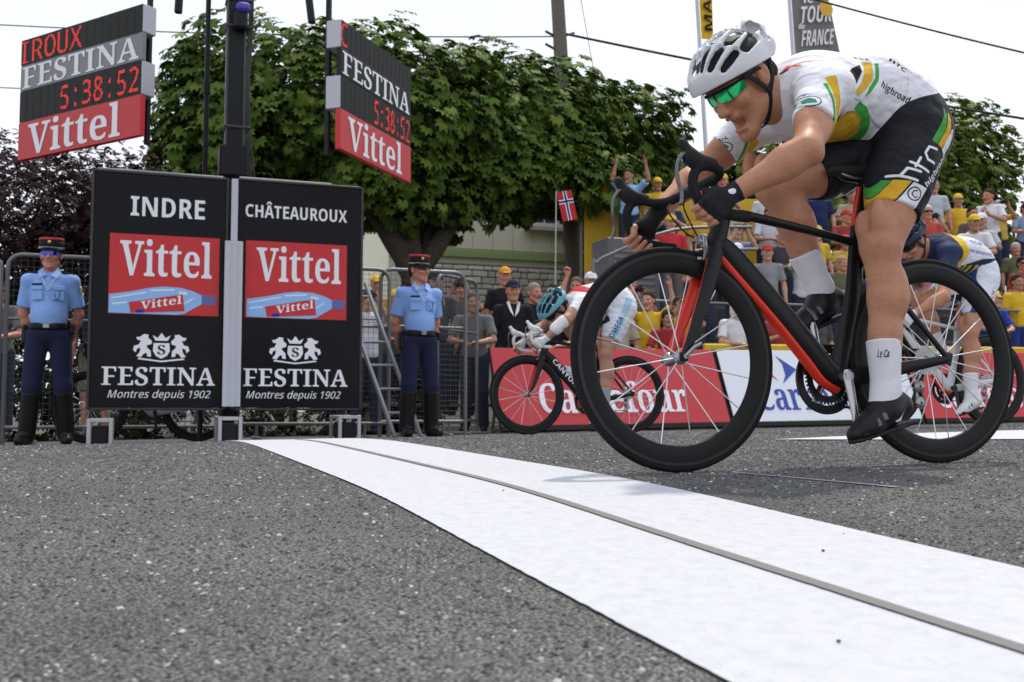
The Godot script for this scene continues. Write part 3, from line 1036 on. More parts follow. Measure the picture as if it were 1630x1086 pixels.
	for spec in [[0.108, 0.0475, 53], [0.079, 0.0405, 39]]:
		var nt: int = spec[2] * 4
		for k in nt:
			var q := []
			for e in [k, k + 1]:
				var d := Vector3(cos(TAU * e / nt), sin(TAU * e / nt), 0)
				var ro: float = spec[0] + (0.0035 if e % 4 in [1, 2] else -0.0035)
				for z in [-0.0015, 0.0015]:
					q.append(bb + d * (spec[0] - 0.024) + Vector3(0, 0, spec[1] + z))
					q.append(bb + d * ro + Vector3(0, 0, spec[1] + z))
			rg._q(q[0], q[1], q[5], q[4], Vector3(0, 0, -1))
			rg._q(q[2], q[3], q[7], q[6], Vector3(0, 0, 1))
			rg._q(q[1], q[3], q[7], q[5], q[1] - bb)
			rg._q(q[0], q[2], q[6], q[4], bb - q[0])
	var rn := part("chainring", rg, c.ring, root)
	var sp2 := Buf.new()
	for k in 5:
		var d := Vector3(cos(TAU * k / 5 + 0.3), sin(TAU * k / 5 + 0.3), 0)
		sp2.loft([bb + Vector3(0, 0, 0.05) + d * 0.012, bb + Vector3(0, 0, 0.046) + d * 0.09], [0.015, 0.011], [0.004], Z, 8)
	part("spider", sp2, c.crank, rn)
	var cs := Buf.new()
	for k in 6:
		var r := 0.048 - 0.0045 * k
		var poly := PackedVector2Array()
		for j in 48:
			poly.append(Vector2.from_angle(TAU * j / 48.0) * (r + (0.002 if j % 2 == 0 else -0.0015)))
		cs.prism(poly, xf(Vector3(-0.012, 0.335, 0.03 + 0.0045 * k)), 0.002)
	part("cassette", cs, c.hub, root)
	var ch := Buf.new()
	var hub := Vector3(-0.012, 0.335, 0.047)
	var loop := [bb + Vector3(0.02, 0.108, 0.047)]
	for k in 25:
		loop.append(bb + Vector3(cos(1.2 - k * 0.14), sin(1.2 - k * 0.14), 0) * 0.109 + Vector3(0, 0, 0.047))
	loop.append(Vector3(0.03, 0.195, 0.047))
	loop.append(Vector3(0.005, 0.185, 0.047))
	loop.append(Vector3(-0.008, 0.205, 0.047))
	loop.append(Vector3(0.008, 0.235, 0.047))
	loop.append(Vector3(0.015, 0.262, 0.047))
	loop.append(Vector3(-0.02, 0.298, 0.047))
	for k in 5:
		loop.append(hub + Vector3(cos(3.6 - k * 0.45), sin(3.6 - k * 0.45), 0) * 0.039)
	ch.loft(loop, [0.0045], [0.004], Z, 6, false, true)
	part("chain", ch, c.ring, root)
	var dr := Buf.new()
	dr.loft([Vector3(-0.015, 0.318, 0.075), Vector3(-0.012, 0.28, 0.078), Vector3(0.005, 0.262, 0.06)], [0.014, 0.016, 0.011], [0.008], Z, 10)
	dr.loft([Vector3(0.006, 0.268, 0.053), Vector3(0.012, 0.19, 0.053)], [0.011, 0.011], [0.002], Z, 8)
	for y in [0.252, 0.198]:
		dr.lathe([Vector2(0.004, -0.004), Vector2(0.020, -0.003), Vector2(0.020, 0.003), Vector2(0.004, 0.004)], xf(Vector3(0.008, y, 0.047)), 16)
	part("derailleur", dr, c.hub, root)
	if c.has("bottle"):
		part("water_bottle", Buf.new().lathe([Vector2(0.001, -0.09), Vector2(0.034, -0.088), Vector2(0.036, -0.07), Vector2(0.036, 0.045), Vector2(0.03, 0.062), Vector2(0.03, 0.075), Vector2(0.013, 0.085), Vector2(0.011, 0.105), Vector2(0.001, 0.106)], Transform3D(Basis(Vector3(0, 0, 1), Vector3(-0.74, 0.67, 0).normalized(), Vector3(0, 0, 1)).orthonormalized() if false else Basis(Quaternion(Vector3(0, 0, 1), Vector3(0.68, 0.73, 0).normalized())), Vector3(0.515, 0.50, 0)), 20), c.bottle, root)

# ---------- racing cyclists, in the bicycle's own axes
func side_uv(p: Vector3) -> Vector2:
	return Vector2(0.8 - p.x, (1.45 - p.y) / 0.8)
func face_prims(open: float) -> Array:
	var a := [ell(Vector3(-0.012, 0.045, 0), Vector3(0.1, 0.088, 0.077), 0.02), ell(Vector3(0.032, -0.025, 0), Vector3(0.063, 0.085, 0.061), 0.03)]
	for s in [-1.0, 1.0]:
		a.append(cap(Vector3(0.0, -0.06 - 0.005 * open, 0.05 * s), Vector3(0.066, -0.1 - 0.02 * open, 0.018 * s), 0.021, 0.02, 0.025))
		a.append(cap(Vector3(0.082, 0.028, 0.012 * s), Vector3(0.07, 0.026, 0.045 * s), 0.013, 0.012, 0.015))
		a.append(ell(Vector3(0.068, -0.022, 0.043 * s), Vector3(0.02, 0.02, 0.018), 0.02))
		a.append(ell(Vector3(0.106, -0.033, 0.011 * s), Vector3(0.012, 0.01, 0.009), 0.008))
	a.append(ell(Vector3(0.076, -0.107 - 0.024 * open, 0), Vector3(0.021, 0.018, 0.021), 0.02))
	a.append(cap(Vector3(0.093, 0.014, 0), Vector3(0.119, -0.03, 0), 0.010, 0.0125, 0.014))
	a.append(cap(Vector3(0.095, -0.055, -0.015), Vector3(0.095, -0.055, 0.015), 0.0085, 0.0085, 0.012))
	a.append(cap(Vector3(0.089, -0.08 - 0.022 * open, -0.013), Vector3(0.089, -0.08 - 0.022 * open, 0.013), 0.0085, 0.0085, 0.012))
	for s in [-1.0, 1.0]:
		a.append(ell(Vector3(0.093, 0.006, 0.031 * s), Vector3(0.013, 0.011, 0.017), 0.008, Basis(), -1))
	if open > 0:
		a.append(ell(Vector3(0.1, -0.068 - 0.011 * open, 0), Vector3(0.042, 0.0105 + 0.0095 * open, 0.024), 0.004, Basis(), -1))
	for s in [-1.0, 1.0]:
		a.append(ell(Vector3(-0.012, -0.004, 0.081 * s), Vector3(0.019, 0.033, 0.009), 0.008, Basis(Vector3.UP, 0.35 * s) * Basis(Vector3(0, 0, 1), 0.2)))
		a.append(ell(Vector3(-0.008, 0.0, 0.092 * s), Vector3(0.010, 0.02, 0.006), 0.004, Basis(), -1))
	return a

func helmet(parent: Node3D, h: Transform3D, cell: float, shell_m: Material, dark: Material) -> void:
	var base := Vector3(0.0, 0.05, 0)
	var R := Vector3(0.148, 0.108, 0.107)
	var surf := func(x: float, phi: float, sc: float) -> Vector3:
		var q := sqrt(maxf(0.0, 1.0 - pow(x / R.x, 2)))
		return base + Vector3(x, R.y * q * cos(phi) * sc, R.z * q * sin(phi) * sc)
	var sh := [ell(base, R, 0.01), cap(Vector3(-0.095, 0.115, 0.035), Vector3(-0.152, 0.085, 0.03), 0.028, 0.014, 0.03), cap(Vector3(-0.095, 0.115, -0.035), Vector3(-0.152, 0.085, -0.03), 0.028, 0.014, 0.03), cap(Vector3(-0.09, 0.05, 0.07), Vector3(-0.14, 0.04, 0.035), 0.026, 0.016, 0.03), cap(Vector3(-0.09, 0.05, -0.07), Vector3(-0.14, 0.04, -0.035), 0.026, 0.016, 0.03), half(Vector3(0.11, 0.045, 0), Vector3(0.16, -1, 0))]
	sh.append(ell(base, R - Vector3.ONE * 0.013, 0.002, Basis(), -1))
	for s in [-1.0, 1.0]:
		for row in [[0.30, [[0.122, 0.062, 0.0075], [0.035, -0.015, 0.0095], [-0.045, -0.098, 0.0115]]], [0.74, [[0.115, 0.055, 0.0085], [0.025, -0.03, 0.0115], [-0.065, -0.115, 0.0135]]], [1.2, [[0.10, 0.04, 0.0085], [0.01, -0.05, 0.0115], [-0.085, -0.12, 0.010]]]]:
			for e in row[1]:
				var p: Vector3 = surf.call(e[0], row[0] * s * (1.0 + 0.12 * (e[0] < 0.0 as int)), 1.0)
				var q: Vector3 = surf.call(e[1], row[0] * s * 0.93, 1.0)
				sh.append(cap(p, q, e[2] * 1.45, e[2] * 1.65, 0.004, -1))
	for p in [[0.128, 0.075, 0.007], [0.045, -0.01, 0.008], [-0.04, -0.09, 0.010]]:
		sh.append(cap(surf.call(p[0], 0.0, 1.0), surf.call(p[1], 0.0, 1.0), p[2] * 1.2, p[2] * 1.5, 0.004, -1))
	var b := field(Buf.new(), moved(sh, h), cell)
	var hn := part("helmet", b, shell_m, parent)
	part("liner", field(Buf.new(), moved([ell(base, R - Vector3.ONE * 0.024, 0.01), half(Vector3(0.11, 0.04, 0), Vector3(0.16, -1, 0))], h), cell * 1.5), dark, hn)
	var st := Buf.new()
	for s in [-1.0, 1.0]:
		for path in [[Vector3(0.055, 0.045, 0.078 * s), Vector3(0.022, -0.01, 0.081 * s), Vector3(-0.008, -0.055, 0.074 * s)], [Vector3(-0.085, 0.03, 0.068 * s), Vector3(-0.05, -0.02, 0.076 * s), Vector3(-0.008, -0.055, 0.074 * s)], [Vector3(-0.008, -0.055, 0.074 * s), Vector3(0.008, -0.092, 0.06 * s), Vector3(0.022, -0.128, 0.03 * s), Vector3(0.024, -0.136, 0)]]:
			var pp := []
			for q in curve(path, 4):
				pp.append(h * q)
			st.loft(pp, [0.0085 * h.basis.x.length()], [0.0025], h.basis.z, 8)
	part("chin_strap", st, dark, hn)

func glasses(parent: Node3D, h: Transform3D, lens: Material, frame: Material) -> void:
	var b := Buf.new()
	var s := h.basis.x.length()
	for g in [-1.0, 1.0]:
		var cols := 10
		var first := b.v.size()
		for i in cols + 1:
			var t := float(i) / cols
			var ang: float = lerpf(0.06, 1.1, t) * g
			var c := Vector3(0.012 + 0.098 * cos(ang), 0, 0.083 * sin(ang))
			var top := 0.021 - 0.006 * t
			var bot := -0.021 + 0.012 * pow(t, 1.5) + (0.012 * pow(1.0 - t, 3))
			for j in 4:
				var y := lerpf(bot, top, j / 3.0)
				var nn := Vector3(cos(ang), 0.1 * (y / 0.02), sin(ang)).normalized()
				b.add(h * (c + Vector3(-0.004 * pow(y / 0.02, 2), 0.008 + y, 0)), (h.basis * nn).normalized())
		for i in cols:
			for j in 3:
				var k := first + i * 4 + j
				if g > 0:
					b.tri(k, k + 4, k + 1)
					b.tri(k + 1, k + 4, k + 5)
				else:
					b.tri(k, k + 1, k + 4)
					b.tri(k + 1, k + 5, k + 4)
	var gl := part("sunglasses", b, lens, parent)
	var fr := Buf.new()
	for g in [-1.0, 1.0]:
		var top := []
		for i in 9:
			var ang: float = lerpf(0.0, 1.12, i / 8.0) * g
			top.append(h * Vector3(0.012 + 0.098 * cos(ang), 0.03 - 0.006 * i / 8.0, 0.083 * sin(ang)))
		fr.tube(top, 0.0035 * s, 6)
		fr.loft([h * Vector3(0.056, 0.022, 0.078 * g), h * Vector3(0.0, 0.018, 0.086 * g), h * Vector3(-0.03, 0.005, 0.085 * g)], [0.006 * s, 0.005 * s, 0.004 * s], [0.002 * s], h.basis.z, 6)
	part("frame", fr, frame, gl)

func grip(pb: Vector3, tn: Vector3, fwd: Vector3, out: Vector3, wrist: Vector3) -> Array:
	# a hand closed round a bar at pb that runs along tn; returns [glove, bare fingers]
	var gl := []
	var sk := []
	var back := -fwd
	for k in 4:
		var o := pb + tn * (k - 1.5) * 0.0215
		var kn := o + out * 0.029 + fwd * 0.006
		var md := o + out * 0.014 + fwd * (0.032 - 0.002 * absf(k - 1))
		var m2 := o - out * 0.012 + fwd * 0.028
		var tp := o - out * 0.027 + fwd * (0.010 - 0.004 * (k == 3 as int))
		gl.append(cap(wrist.lerp(o + out * 0.027 + back * 0.02, 0.72), kn, 0.017, 0.0125, 0.012))
		gl.append(cap(kn, kn.lerp(md, 0.6), 0.0125, 0.0115, 0.004))
		sk.append(cap(kn, md, 0.0105, 0.0098, 0.003))
		sk.append(cap(md, m2, 0.0098, 0.0092, 0.003))
		sk.append(cap(m2, tp, 0.0092, 0.0082, 0.003))
	var th := pb - tn * 0.036 + back * 0.026 + out * 0.008
	gl.append(cap(wrist.lerp(pb, 0.35), th, 0.017, 0.014, 0.015))
	sk.append(cap(th, pb - tn * 0.04 - out * 0.016 + back * 0.004, 0.0125, 0.011, 0.004))
	sk.append(cap(pb - tn * 0.04 - out * 0.016 + back * 0.004, pb - tn * 0.03 - out * 0.024 + fwd * 0.018, 0.011, 0.009, 0.004))
	gl.append(cap(wrist + (wrist - pb).normalized() * 0.012, wrist.lerp(pb + out * 0.02 + back * 0.015, 0.6), 0.031, 0.026, 0.02))
	return [gl, sk]

func make_rider(root: Node3D, j: Dictionary, cell: float, m: Dictionary) -> void:
	var head: Transform3D = j.head
	# bare body: head and neck, arms, legs
	var body := Buf.new()
	var fp := moved(face_prims(j.get("mouth", 1.0)), head)
	fp.append(cap(head * Vector3(-0.035, -0.03, 0), j.neck, 0.062, 0.068, 0.03))
	fp.append(cap(head * Vector3(0.01, -0.075, 0), j.neck + Vector3(0.03, -0.03, 0), 0.045, 0.06, 0.03))
	field(body, fp, cell * 0.62)
	for s in ["l", "r"]:
		var sg := -1.0 if s == "l" else 1.0
		var sho: Vector3 = j[s + "_shoulder"]
		var elb: Vector3 = j[s + "_elbow"]
		var wri: Vector3 = j[s + "_wrist"]
		var fm := elb.lerp(wri, 0.28)
		field(body, [cap(sho.lerp(elb, 0.3), elb, 0.055, 0.041, 0.03), ell(sho.lerp(elb, 0.55) + Vector3(0.018, 0.004, 0), Vector3(0.04, 0.06, 0.042), 0.016, Basis(Quaternion(Vector3.UP, (sho - elb).normalized()))), ell(sho.lerp(elb, 0.6) + Vector3(-0.02, -0.01, 0.008 * sg), Vector3(0.034, 0.07, 0.038), 0.016, Basis(Quaternion(Vector3.UP, (sho - elb).normalized()))), ell(elb + Vector3(-0.022, -0.014, 0.004 * sg), Vector3(0.024, 0.024, 0.024), 0.012), cap(elb, fm, 0.038, 0.043, 0.03), cap(fm, wri, 0.043, 0.028, 0.03), ell(elb.lerp(wri, 0.27) + Vector3(0.0, 0.018, 0.012 * sg), Vector3(0.03, 0.07, 0.028), 0.014, Basis(Quaternion(Vector3.UP, (elb - wri).normalized()))), ell(elb.lerp(wri, 0.32) + Vector3(0.0, -0.018, 0.006 * sg), Vector3(0.028, 0.075, 0.03), 0.014, Basis(Quaternion(Vector3.UP, (elb - wri).normalized())))], cell)
		var gr := grip(j[s + "_bar"], j.bar_t, j.bar_n, Vector3(0, 0, sg), wri)
		field(body, gr[1], cell * 0.62)
		var gv := part("glove", field(Buf.new(), gr[0], cell * 0.75), m.glove, root)
		var gq: Vector3 = wri.lerp(j[s + "_bar"], 0.5) + Vector3(-0.004, 0.010, 0.0315 * sg)
		part("white_patch", field(Buf.new(), [ell(gq, Vector3(0.03, 0.013, 0.0085), 0.004, Basis(Vector3(0, 0, 1), -0.5))], cell * 0.6), m.get("patch", m.sock), gv)
		var hip: Vector3 = j[s + "_hip"]
		var kne: Vector3 = j[s + "_knee"]
		var ank: Vector3 = j[s + "_ankle"]
		var shin := (ank - kne).normalized()
		var fwd := Vector3(0, 0, 1).cross(shin).normalized() * -1.0
		if fwd.x < 0: fwd = -fwd
		field(body, [cap(hip.lerp(kne, 0.45), kne - shin * 0.02, 0.088, 0.064, 0.03), ell(kne + fwd * 0.026, Vector3(0.036, 0.04, 0.034), 0.014), ell(kne - shin * 0.075 + fwd * 0.034 - Vector3(0, 0, 0.03 * sg), Vector3(0.03, 0.055, 0.03), 0.016), ell(kne - shin * 0.09 + fwd * 0.03 + Vector3(0, 0, 0.034 * sg), Vector3(0.03, 0.065, 0.026), 0.016), cap(kne, kne.lerp(ank, 0.35) - fwd * 0.014, 0.052, 0.053, 0.03), cap(kne.lerp(ank, 0.08) + fwd * 0.03, kne.lerp(ank, 0.7) + fwd * 0.022, 0.022, 0.017, 0.016), cap(kne.lerp(ank, 0.35) - fwd * 0.018, kne.lerp(ank, 0.66) - fwd * 0.006, 0.053, 0.042, 0.03), cap(kne.lerp(ank, 0.6) - fwd * 0.004, ank, 0.042, 0.036, 0.03), ell(kne.lerp(ank, 0.3) - fwd * 0.04 + Vector3(0, 0, 0.022 * sg), Vector3(0.034, 0.085, 0.034), 0.014, Basis(Quaternion(Vector3.UP, -shin))), ell(kne.lerp(ank, 0.33) - fwd * 0.038 - Vector3(0, 0, 0.024 * sg), Vector3(0.034, 0.09, 0.033), 0.014, Basis(Quaternion(Vector3.UP, -shin)))], cell)
		# sock
		var s0 := kne.lerp(ank, 0.64)
		part("sock", field(Buf.new(), [cut(ank, s0 + fwd * 0.002, 0.0425, 0.0525, 0.015), cap(ank, ank + shin * 0.04 + fwd * 0.01, 0.042, 0.045, 0.02)], cell * 0.85), m.sock, root)
		# shoe
		var fb: Basis = j[s + "_foot"]
		var fo := Transform3D(fb, ank)
		var so := field(Buf.new(), moved([cap(Vector3(-0.035, -0.055, 0), Vector3(0.03, -0.058, 0), 0.038, 0.04, 0.03), cap(Vector3(0.03, -0.055, 0), Vector3(0.105, -0.078, 0.003 * sg), 0.042, 0.036, 0.03), cap(Vector3(0.10, -0.08, 0.004 * sg), Vector3(0.155, -0.088, 0), 0.038, 0.027, 0.03), cap(Vector3(0.0, -0.02, 0), Vector3(0.03, -0.05, 0), 0.04, 0.04, 0.03), half(Vector3(0, -0.108, 0), Vector3(0.06, -1, 0)), half(Vector3(-0.01, 0.006, 0), Vector3(-0.25, 1, 0))], fo), cell * 0.8)
		var shoe := part("shoe", so, m.shoe, root)
		part("sole", field(Buf.new(), moved([cap(Vector3(-0.045, -0.105, 0), Vector3(0.03, -0.11, 0), 0.03, 0.03, 0.02), cap(Vector3(0.03, -0.11, 0), Vector3(0.15, -0.108, 0), 0.036, 0.032, 0.02), half(Vector3(0, -0.120, 0), Vector3(0.06, -1, 0)), half(Vector3(0, -0.106, 0), Vector3(-0.06, 1, 0))], fo), cell * 0.8), m.sole, shoe)
		var bk := Buf.new()
		for y in [0.025, 0.055, 0.085]:
			var arc := []
			for k in 9:
				var g := lerpf(-1.5, 1.5, k / 8.0)
				arc.append(fo * Vector3(y + 0.012 * absf(sin(g)), -0.062 - 0.02 * (y - 0.02) / 0.06 + 0.050 * cos(g), 0.0475 * sin(g)))
			bk.loft(arc, [0.008], [0.003], fb.y, 6)
		part("strap", bk, m.buckle, shoe)
	part("body", body, m.skin, root)
	# jersey
	var pel: Vector3 = j.pelvis
	var che: Vector3 = j.chest
	var dirx := (che - pel).normalized()
	var tb := Basis(dirx, Vector3(0, 0, 1).cross(dirx), Vector3(0, 0, 1))
	var wai := pel.lerp(che, 0.40) + tb.y * 0.072
	var jp := [ell(che, Vector3(0.18, 0.138, 0.172), 0.06, tb), ell(wai, Vector3(0.19, 0.142, 0.155), 0.08, tb), ell(pel + dirx * 0.04 + tb.y * 0.03, Vector3(0.15, 0.135, 0.165), 0.06, tb), cap(j.l_shoulder + Vector3(-0.04, 0.015, 0.05), j.r_shoulder + Vector3(-0.04, 0.015, -0.05), 0.085, 0.085, 0.06), cap(j.l_shoulder, j.l_shoulder.lerp(j.l_elbow, 0.2), 0.073, 0.066, 0.05), cap(j.r_shoulder, j.r_shoulder.lerp(j.r_elbow, 0.2), 0.073, 0.066, 0.05), cap(j.neck - dirx * 0.06, j.neck - dirx * 0.012, 0.085, 0.074, 0.04)]
	var hem_n := (-dirx * 0.75 - tb.y * 0.62).normalized()
	var hem_o: Vector3 = pel - dirx * 0.015 - tb.y * 0.045
	var jj := jp.duplicate()
	jj.append(half(hem_o, hem_n))
	part("jersey", field(Buf.new(), jj, cell * 1.1, true), m.jersey, root)
	# rear pockets, full at the small of the back
	for s in ["l", "r"]:
		var sho: Vector3 = j[s + "_shoulder"]
		var elb: Vector3 = j[s + "_elbow"]
		part("sleeve", field(Buf.new(), [cut(sho, sho.lerp(elb, 0.56), 0.072, 0.061, 0.03), cap(sho - Vector3(0.04, -0.01, 0), sho, 0.07, 0.073, 0.03)], cell * 0.9, true), m.sleeve, root)
	# shorts
	var sp := grow([ell(pel + dirx * 0.03 + tb.y * 0.02, Vector3(0.148, 0.132, 0.163), 0.06, tb), ell(pel + Vector3(-0.012, -0.02, -0.075), Vector3(0.092, 0.11, 0.085), 0.05), ell(pel + Vector3(-0.012, -0.02, 0.075), Vector3(0.092, 0.115, 0.09), 0.05), ell(wai - tb.y * 0.012, Vector3(0.17, 0.12, 0.14), 0.08, tb)], 0.0)
	for s in ["l", "r"]:
		var hip: Vector3 = j[s + "_hip"]
		var kne: Vector3 = j[s + "_knee"]
		var e := hip.lerp(kne, j.get(s + "_hem", 0.66))
		sp.append(cut(hip, e, 0.108, 0.085, 0.05))
		sp.append(ell(hip.lerp(kne, 0.38) + Vector3(0.015, 0.015, 0), Vector3(0.095, 0.13, 0.095), 0.05, Basis(Quaternion(Vector3.UP, (hip - kne).normalized()))))
	part("shorts", field(Buf.new(), sp, cell * 1.1, true), m.shorts, root)
	helmet(root, head, cell * 0.62, m.helmet, m.dark)
	glasses(root, head, m.lens, m.dark)
	part("hair", field(Buf.new(), moved([ell(Vector3(-0.03, 0.03, 0), Vector3(0.084, 0.085, 0.078), 0.01), cap(Vector3(-0.085, 0.0, 0.03), Vector3(-0.085, -0.02, -0.03), 0.03, 0.03, 0.03), half(Vector3(0.0, 0.02, 0), Vector3(1, -0.35, 0)), ], head), cell * 0.8), m.hair, root)
	if j.get("mouth", 1.0) > 0.5:
		part("teeth", field(Buf.new(), moved([cap(Vector3(0.076, -0.062, -0.014), Vector3(0.076, -0.062, 0.014), 0.0065, 0.0065, 0.002), cap(Vector3(0.068, -0.099, -0.011), Vector3(0.068, -0.099, 0.011), 0.005, 0.005, 0.002)], head), 0.003), m.teeth, root)

func poly_m(im: Image, a: Array, c: Color) -> void:
	# points in metres from the upper front corner of the side view
	var p := []
	for k in range(0, a.size(), 2):
		p.append(Vector2(a[k], a[k + 1]) * im.get_width())
	fill_poly(im, p, c)
func print_mat(key: String, im: Image, rough := 0.75) -> StandardMaterial3D:
	var m := StandardMaterial3D.new()
	m.albedo_texture = ImageTexture.create_from_image(im)
	m.roughness = rough
	m.cull_mode = BaseMaterial3D.CULL_DISABLED
	m.metallic_specular = 0.3
	m.normal_enabled = true
	m.normal_texture = noise("wrinkle", 0.018, true, 9.0, 512, FastNoiseLite.TYPE_SIMPLEX_SMOOTH, 3)
	m.normal_scale = 0.75
	m.texture_repeat = false
	mats[key] = m
	return m
func rider_joints() -> Dictionary:
	var h := Basis(Vector3(0, 1, 0), deg_to_rad(10)) * Basis(Vector3(0, 0, 1), deg_to_rad(-40))
	return {
		head = Transform3D(h.scaled(Vector3.ONE * 1.1), Vector3(0.672, 1.195, -0.015)), neck = Vector3(0.53, 1.17, 0),
		l_shoulder = Vector3(0.50, 1.13, -0.185), l_elbow = Vector3(0.662, 0.895, -0.315), l_wrist = Vector3(0.845, 0.785, -0.222),
		r_shoulder = Vector3(0.49, 1.15, 0.185), r_elbow = Vector3(0.65, 0.995, 0.28), r_wrist = Vector3(0.85, 0.835, 0.225),
		l_bar = Vector3(0.925, 0.738, -0.2125), r_bar = Vector3(0.925, 0.738, 0.2125), bar_t = Vector3(-0.8, -0.6, 0), bar_n = Vector3(0.6, -0.8, 0),
		pelvis = Vector3(0.045, 1.10, 0), chest = Vector3(0.37, 1.185, 0),
		l_hip = Vector3(0.075, 1.045, -0.09), l_knee = Vector3(0.262, 0.665, -0.115), l_ankle = Vector3(0.283, 0.225, -0.118), l_foot = Basis(Vector3(0, 0, 1), -0.30), l_hem = 0.68,
		r_hip = Vector3(0.085, 1.045, 0.09), r_knee = Vector3(0.475, 0.905, 0.115), r_ankle = Vector3(0.322, 0.582, 0.118), r_foot = Basis(Vector3(0, 0, 1), -0.42), r_hem = 0.62,
	}

func lead_prints() -> Dictionary:
	var W := 1100
	var white := lin(0.80, 0.80, 0.86)
	var yellow := lin(0.72, 0.42, 0.03)
	var green := lin(0.06, 0.36, 0.06)
	var black := lin(0.012, 0.012, 0.014)
	var im := Image.create(W, 880, false, Image.FORMAT_RGB8)
	im.fill(white)
	poly_m(im, [0.363, 0.3, 0.385, 0.267, 0.433, 0.229, 0.477, 0.207, 0.475, 0.233, 0.442, 0.275, 0.413, 0.311, 0.367, 0.324], black)
	poly_m(im, [0.493, 0.19, 0.537, 0.186, 0.52, 0.251, 0.487, 0.29, 0.452, 0.316, 0.422, 0.316, 0.462, 0.273, 0.484, 0.237], lin(0.5, 0.5, 0.52))
	poly_m(im, [0.496, 0.19, 0.534, 0.188, 0.516, 0.251, 0.485, 0.288, 0.452, 0.312, 0.428, 0.312, 0.464, 0.273, 0.486, 0.237], yellow)
	poly_m(im, [0.545, 0.19, 0.561, 0.188, 0.542, 0.254, 0.506, 0.297, 0.483, 0.314, 0.5, 0.281, 0.53, 0.244], green)
	poly_m(im, [0.354, 0.326, 0.464, 0.324, 0.611, 0.383, 0.610, 0.388, 0.463, 0.329, 0.354, 0.331], lin(0.45, 0.46, 0.5))
	poly_m(im, [0.464, 0.328, 0.502, 0.336, 0.552, 0.368, 0.582, 0.408, 0.555, 0.425, 0.512, 0.38, 0.449, 0.347], green)
	poly_m(im, [0.420, 0.361, 0.455, 0.352, 0.502, 0.365, 0.541, 0.398, 0.558, 0.429, 0.491, 0.48, 0.461, 0.455, 0.436, 0.438, 0.387, 0.407], lin(0.45, 0.28, 0.05))
	poly_m(im, [0.422, 0.366, 0.455, 0.357, 0.5, 0.37, 0.536, 0.4, 0.551, 0.427, 0.491, 0.47, 0.461, 0.445, 0.436, 0.428, 0.393, 0.407], yellow)
	for k in 9:
		stroke(im, [Vector2(0.40 + 0.016 * k, 0.372 + 0.003 * k) * W, Vector2(0.43 + 0.014 * k, 0.43 + 0.004 * k) * W], 1.2, lin(0.5, 0.27, 0.02))
	letter(im, "highroad", "sansbold", Vector2(0.562, 0.25) * W, 0.108 * W, 0.03 * W, 0.47, black)
	letter(im, "rod", "sansbold", Vector2(0.342, 0.425) * W, 0.075 * W, 0.028 * W, -0.9, black)
	letter(im, "ESE", "sansbold", Vector2(0.478, 0.168) * W, 0.06 * W, 0.011 * W, 0.03, black)
	letter(im, "HTC", "sansbold", Vector2(0.62, 0.16) * W, 0.06 * W, 0.02 * W, 0.8, black)
	stroke(im, [Vector2(0.255, 0.222) * W, Vector2(0.272, 0.205) * W, Vector2(0.285, 0.212) * W], 9, lin(0.6, 0.06, 0.04))
	stroke(im, [Vector2(0.28, 0.204) * W, Vector2(0.30, 0.203) * W, Vector2(0.335, 0.212) * W], 3.5, lin(0.6, 0.06, 0.04))
	stroke(im, [Vector2(0.25, 0.226) * W, Vector2(0.264, 0.217) * W], 6, black)
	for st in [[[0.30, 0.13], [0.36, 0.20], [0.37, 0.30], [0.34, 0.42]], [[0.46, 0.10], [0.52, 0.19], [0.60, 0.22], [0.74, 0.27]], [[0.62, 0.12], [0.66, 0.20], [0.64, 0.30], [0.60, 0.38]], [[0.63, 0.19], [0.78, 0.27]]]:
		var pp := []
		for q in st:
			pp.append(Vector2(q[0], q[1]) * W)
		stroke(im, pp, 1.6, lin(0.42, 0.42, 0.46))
	var sh := Image.create(W, 880, false, Image.FORMAT_RGB8)
	sh.fill(lin(0.014, 0.014, 0.018))
	poly_m(sh, [0.695, 0.446, 0.713, 0.456, 0.752, 0.411, 0.771, 0.358, 0.769, 0.325, 0.752, 0.365], green)
	poly_m(sh, [0.718, 0.456, 0.736, 0.467, 0.775, 0.426, 0.793, 0.368, 0.785, 0.34, 0.755, 0.41], yellow)
	poly_m(sh, [0.739, 0.471, 0.755, 0.487, 0.785, 0.454, 0.805, 0.395, 0.79, 0.40], white)
	poly_m(sh, [0.475, 0.650, 0.493, 0.655, 0.551, 0.577, 0.535, 0.570], green)
	poly_m(sh, [0.497, 0.652, 0.54, 0.655, 0.603, 0.583, 0.554, 0.575], yellow)
	poly_m(sh, [0.546, 0.655, 0.613, 0.672, 0.661, 0.603, 0.608, 0.586], white)
	for st in [[[0.545, 0.561], [0.569, 0.564], [0.621, 0.581]], [[0.572, 0.564], [0.594, 0.541], [0.634, 0.553]], [[0.605, 0.521], [0.664, 0.551]], [[0.618, 0.536], [0.640, 0.507]], [[0.711, 0.474], [0.68, 0.468], [0.660, 0.49], [0.666, 0.512], [0.693, 0.521]]]:
		var pp := []
		for q in st:
			pp.append(Vector2(q[0], q[1]) * W)
		stroke(sh, pp, 9.5, white)
	letter(sh, "highroad", "sansbold", Vector2(0.648, 0.586) * W, 0.155 * W, 0.026 * W, -0.80, white)
	var ring := []
	for k in 25:
		ring.append((Vector2(0.612, 0.622) + Vector2.from_angle(TAU * k / 24.0) * Vector2(0.023, 0.020)) * W)
	stroke(sh, ring, 4.5, black)
	stroke(sh, [Vector2(0.622, 0.612) * W, Vector2(0.608, 0.613) * W, Vector2(0.602, 0.623) * W, Vector2(0.612, 0.634) * W, Vector2(0.622, 0.630) * W], 4.0, black)
	stroke(sh, [Vector2(0.325, 0.415) * W, Vector2(0.36, 0.398) * W, Vector2(0.345, 0.42) * W, Vector2(0.385, 0.428) * W], 4.0, lin(0.4, 0.4, 0.42))
